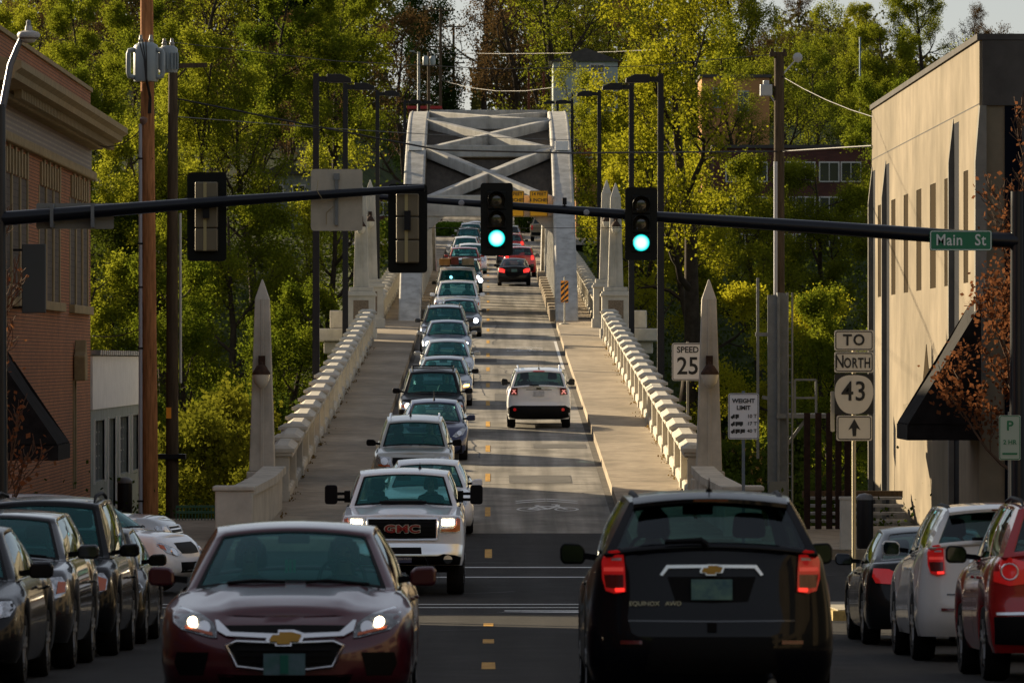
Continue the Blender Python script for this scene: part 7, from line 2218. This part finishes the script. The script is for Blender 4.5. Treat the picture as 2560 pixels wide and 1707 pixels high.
# undergrowth over the far bank
rg = np.random.default_rng(5)
N = 130000
dd = rg.uniform(334, 440, N); X = rg.uniform(-48, 48, N)
keep = np.abs(X) > 6.5
dd, X = dd[keep], X[keep]
Z = np.array([zt(x, d_) for x, d_ in zip(X, dd)]) + rg.exponential(.9, len(X))
C = np.stack([X, dd, Z], 1)
o = link_mesh('undergrowth', leaf_mesh('undergrowth', C, .26, M_leafG, rg)); tag(o, 'dark green undergrowth covering the far river bank', 'undergrowth', kind='stuff')
N = 60000
dd = rg.uniform(122.5, 200, N); X = np.where(rg.random(N) < .5, rg.uniform(-13, -5.3, N), rg.uniform(5.3, 16, N))
Z = np.array([zt(x, d_) for x, d_ in zip(X, dd)]) + rg.exponential(.28, N)
o = link_mesh('bank_ivy', leaf_mesh('bank_ivy', np.stack([X, dd, Z], 1), .10, M_leafG, rg)); tag(o, 'ivy and weeds on the near bank below the bridge', 'ivy', kind='stuff')
# hedge and lawn at the far end of the road
N = 9000
C = np.stack([rg.uniform(-9.5, -1.9, N), rg.uniform(421, 425, N), rg.uniform(0, 1.0, N)], 1); C[:, 2] += [zr(d_) for d_ in C[:, 1]]
o = link_mesh('hedge', leaf_mesh('hedge', C, .2, leaf_mat('bright hedge leaves', (.05, .12, .01), (.12, .2, .02)), rg)); tag(o, 'bright green clipped hedge where the far road bends', 'hedge')
C = np.stack([rg.uniform(2.0, 9, N), rg.uniform(432, 438, N), rg.uniform(0, 1.6, N)], 1); C[:, 2] += [zr(d_) for d_ in C[:, 1]]
o = link_mesh('hedge', leaf_mesh('hedge', C, .2, M_leafG, rg)); tag(o, 'green hedge behind the far end of the right lane', 'hedge')
# thicket that closes the wooded hilltop
N = 130000
X = rg.uniform(-60, 62, N); dd = rg.uniform(560, 640, N)
hgt = np.where(X < -10, 19.0, np.where(X < -1.8, 3.0, np.where(X < 22, 22.0, np.where(X < 30, 8.0, np.where(X < 40, 11.0, 5.0)))))
hgt = hgt * (.75 + .25 * np.sin(X * 1.3) * np.cos(X * .47 + 1))
t_ = rg.random(N) ** 1.15
Z = np.array([zt(x, d_) for x, d_ in zip(X, dd)]) + t_ * hgt
o = link_mesh('hill_thicket', leaf_mesh('hill_thicket', np.stack([X, dd, Z], 1), .46, leaf_mat('thicket twigs and buds', (.035, .03, .014), (.085, .085, .02), .4), rg)); tag(o, 'brown and olive thicket closing the wooded hilltop behind the bridge', 'thicket', kind='stuff')
# weeds in the kerb joints
N = 2600
dd = rg.uniform(116, 215, N); sd = rg.random(N) < .5
X = np.where(sd, -1, 1) * (4.40 - rg.exponential(.05, N))
keep = (np.sin(dd * .9) + np.sin(dd * 2.3 + 1) + rg.normal(size=N) * .4) > .9
dd, X = dd[keep], X[keep]
Z = np.array([zr(d_) for d_ in dd]) + .25 + rg.exponential(.035, len(dd))
o = link_mesh('kerb_weeds', leaf_mesh('kerb_weeds', np.stack([X, dd, Z], 1), .055, leaf_mat('weed leaves', (.05, .06, .012), (.16, .10, .03)), rg)); tag(o, 'weeds and dead leaves along the foot of the balustrades', 'weeds', kind='stuff')
# street trees with old leaves
def street_tree(X, d, H, n_leaf, lab, seed, sp, rz, jit=.12):
    b, tips, rg2 = skeleton(seed, H, .14, sp, (16, 6, 5), .08, up=2.6, twist=.16)
    r = root('street_tree', (X, d, zr(min(d, 112)) + .1), lab, 'tree', rz=rz)
    link_mesh('trunk', b.mesh('trunk', mat('grey brown twig bark', (.10, .06, .038), .9, n_scale=5, n_amt=.3), smooth=60, fix=False), r)
    w = np.exp(-((tips[:, 2] / H - .38) / .22) ** 2) + .04
    C = tips[rg2.choice(len(tips), n_leaf, p=w / w.sum())] + rg2.normal(size=(n_leaf, 3)) * jit
    link_mesh('crown', leaf_mesh('crown', C, .10, M_leafB, rg2), r)
street_tree(xx(2350, 109.8), 109.8, 9.2, 4200, 'street tree with orange brown dry leaves at the right frame edge', 41, 2.2, .4)
street_tree(xx(-40, 95), 95.0, 6.6, 420, 'bare street tree with a few dry leaves at the left frame edge', 43, 1.6, 1.4)
tree('S1', xx(1345, 424), 424, 'sparse tree standing in front of the pale teal house', s=.7, z=11.5, rz=1.0, name='sparse_tree')
tree('S2', xx(1715, 428), 428, 'sparse tree standing in front of the ochre building', s=.72, z=12, rz=2.0, name='sparse_tree')
# ---------------------------------------------------------------- people in the cars
def person_mesh():
    V = [(0, .06, -.64), (0, .05, -.45), (0, .02, -.28), (0, .0, -.16), (0, -.012, -.09), (0, -.018, -.01), (0, -.01, .075)]
    Rr = [(.15, .11), (.15, .11), (.155, .10), (.055, .055), (.062, .07), (.082, .098), (.06, .07)]
    E = [(i, i + 1) for i in range(6)]
    def add(p, r, par):
        V.append(p); Rr.append(r); E.append((par, len(V) - 1)); return len(V) - 1
    nb = add((0, -.115, -.018), (.012, .014), 5)          # nose
    for s in (-1, 1):
        sh = add((s * .175, .02, -.26), (.062, .062), 2)
        el = add((s * .25, -.10, -.47), (.045, .045), sh)
        wr = add((s * .17, -.33, -.40), (.028, .026), el)
        pm = add((s * .155, -.40, -.37), (.034, .018), wr)
        add((s * .12, -.40, -.345), (.010, .010), pm)      # thumb
        for k in range(4):
            a = add((s * (.125 + .018 * k), -.455, -.355 + .004 * k), (.0085, .0085), pm)
            add((s * (.125 + .018 * k), -.462 + .012 * (k == 3), -.39), (.0075, .0075), a)
    me = bpy.data.meshes.new('person'); me.from_pydata(V, E, [])
    o = bpy.data.objects.new('person', me); COL.objects.link(o)
    o.modifiers.new('skin', 'SKIN'); sub = o.modifiers.new('sub', 'SUBSURF'); sub.levels = 2; sub.render_levels = 2
    if not me.skin_vertices: pass
    for i, sv in enumerate(me.skin_vertices[0].data):
        sv.radius = Rr[i]; sv.use_root = (i == 0)
    dg = bpy.context.evaluated_depsgraph_get()
    out = bpy.data.meshes.new_from_object(o.evaluated_get(dg))
    bpy.data.objects.remove(o)
    for p in out.polygons: p.use_smooth = True
    return out
def hair_mesh(long):
    b = MB(); n, m_ = 20, 12
    P = []
    for j in range(m_ + 1):
        t = math.pi * (j / m_) * (.62 if not long else .8)
        row = []
        for k in range(n + 1):
            a = 2 * math.pi * k / n
            x, y, z = .098 * math.sin(t) * math.cos(a), .112 * math.sin(t) * math.sin(a), .125 * math.cos(t)
            if long and z < .02: z = z * 2.6; x *= 1.08; y *= 1.05
            front = max(0, -math.sin(a))
            if front > .25 and z < .07: z = .07; y = max(y, -.085)
            row.append((x, y - .012, z + .02))
        P.append(row)
    b.grid(P)
    return b.mesh('hair', None, smooth=60)
def skin_cloth(name, skin, shirt):
    m = bpy.data.materials.new(name); m.use_nodes = True; nt = m.node_tree; b = nt.nodes['Principled BSDF']; b.inputs['Roughness'].default_value = .6
    tc = nt.nodes.new('ShaderNodeTexCoord'); sp = nt.nodes.new('ShaderNodeSeparateXYZ'); nt.links.new(tc.outputs['Object'], sp.inputs[0])
    def mth(op, a, v):
        q = nt.nodes.new('ShaderNodeMath'); q.operation = op; nt.links.new(a, q.inputs[0])
        if isinstance(v, float): q.inputs[1].default_value = v
        else: nt.links.new(v, q.inputs[1])
        return q.outputs[0]
    low = mth('LESS_THAN', sp.outputs['Z'], -.165); back = mth('GREATER_THAN', sp.outputs['Y'], -.29); cl = mth('MULTIPLY', low, back)
    ab = nt.nodes.new('ShaderNodeMath'); ab.operation = 'ABSOLUTE'; nt.links.new(sp.outputs['X'], ab.inputs[0])
    # eyes and lips
    ex = mth('LESS_THAN', mth('ABSOLUTE', mth('SUBTRACT', ab.outputs[0], .034), 0.0), .016); ez = mth('LESS_THAN', mth('ABSOLUTE', mth('SUBTRACT', sp.outputs['Z'], .008), 0.0), .008); fy = mth('LESS_THAN', sp.outputs['Y'], -.06)
    eye = mth('MULTIPLY', mth('MULTIPLY', ex, ez), fy)
    lip = mth('MULTIPLY', mth('MULTIPLY', mth('LESS_THAN', ab.outputs[0], .026), mth('LESS_THAN', mth('ABSOLUTE', mth('SUBTRACT', sp.outputs['Z'], -.066), 0.0), .006)), fy)
    def mix(f, a, c2):
        q = nt.nodes.new('ShaderNodeMix'); q.data_type = 'RGBA'; nt.links.new(f, q.inputs[0])
        if isinstance(a, tuple): q.inputs[6].default_value = (*a, 1)
        else: nt.links.new(a, q.inputs[6])
        q.inputs[7].default_value = (*c2, 1)
        return q.outputs[2]
    c_ = mix(eye, skin, (.03, .02, .015)); c_ = mix(lip, c_, (.25, .07, .06)); c_ = mix(cl, c_, shirt)
    nt.links.new(c_, b.inputs['Base Color'])
    return m
PM, HS, HL = person_mesh(), hair_mesh(False), hair_mesh(True)
def sit(c, side, lab, shirt, hair='short', hcol=(.02, .014, .01), skin=(.42, .24, .16), dz=0.0):
    me = PM.copy(); me.materials.clear(); me.materials.append(skin_cloth('clothes ' + lab[:24], skin, shirt))
    o = link_mesh('person', me); tag(o, lab, 'person')
    hm = (HS if hair == 'short' else HL).copy(); hm.materials.clear(); hm.materials.append(mat('hair %.3f' % hcol[0], hcol, .6))
    link_mesh('hair', hm, o)
    hw, y, zb = c.driver
    top = c.S['gh']['zm']
    loc = Vector((hw * side, y - .04, min(top - .21, zb + .42) + dz))
    M = Matrix.Translation(c.r.location) @ c.r.rotation_euler.to_matrix().to_4x4()
    o.location = M @ loc; o.rotation_euler = c.r.rotation_euler
    return o
sit(malibu, 1, 'driver in a dark red top at the wheel of the dark red sedan', (.10, .015, .02), 'long')
sit(malibu, -1, 'passenger in dark clothes beside the driver of the dark red sedan', (.02, .022, .028), 'short')
sit(gmc, 1, 'driver of the white heavy pickup in a dark jacket', (.03, .03, .035))
sit(equinox, 1, 'driver of the black SUV seen from behind', (.04, .02, .02))
sit(jeep, 1, 'driver of the small white SUV seen from behind', (.05, .05, .06))
who = (('white sedan behind the pickup', None), ('silver crossover', 'pale pink shirt'), ('dark blue hatchback', 'grey shirt'), ('black SUV with rack bars', 'black shirt'), ('grey sedan with turn signal', 'green top'), ('silver blue sedan', 'brown coat'), ('pale slate sedan', 'beige coat'), ('dark SUV before the arch', 'dark shirt'), ('black sedan with bright headlight', 'dark coat'), ('white pickup under the arch', 'grey cap jacket'), ('loaded white van', 'blue shirt'))
cl = {None: (.05, .05, .06), 'pale pink shirt': (.32, .18, .22), 'grey shirt': (.12, .12, .12), 'black shirt': (.01, .01, .01), 'green top': (.02, .06, .03), 'brown coat': (.10, .05, .03), 'beige coat': (.22, .17, .11), 'dark shirt': (.02, .02, .02), 'dark coat': (.015, .015, .02), 'grey cap jacket': (.08, .08, .08), 'blue shirt': (.03, .05, .12)}
for i, (w_, s_) in enumerate(who):
    sit(Q[i], 1, f'driver of the {w_}' + (f' in a {s_}' if s_ else ''), cl[s_], 'long' if i in (5, 6) else 'short', ((.02, .014, .01), (.10, .06, .03), (.2, .13, .06))[i % 3])
for i, w_ in ((5, 'silver blue sedan'), (7, 'dark SUV before the arch')):
    sit(Q[i], -1, f'front passenger of the {w_}', (.06, .05, .05), 'long' if i == 5 else 'short')
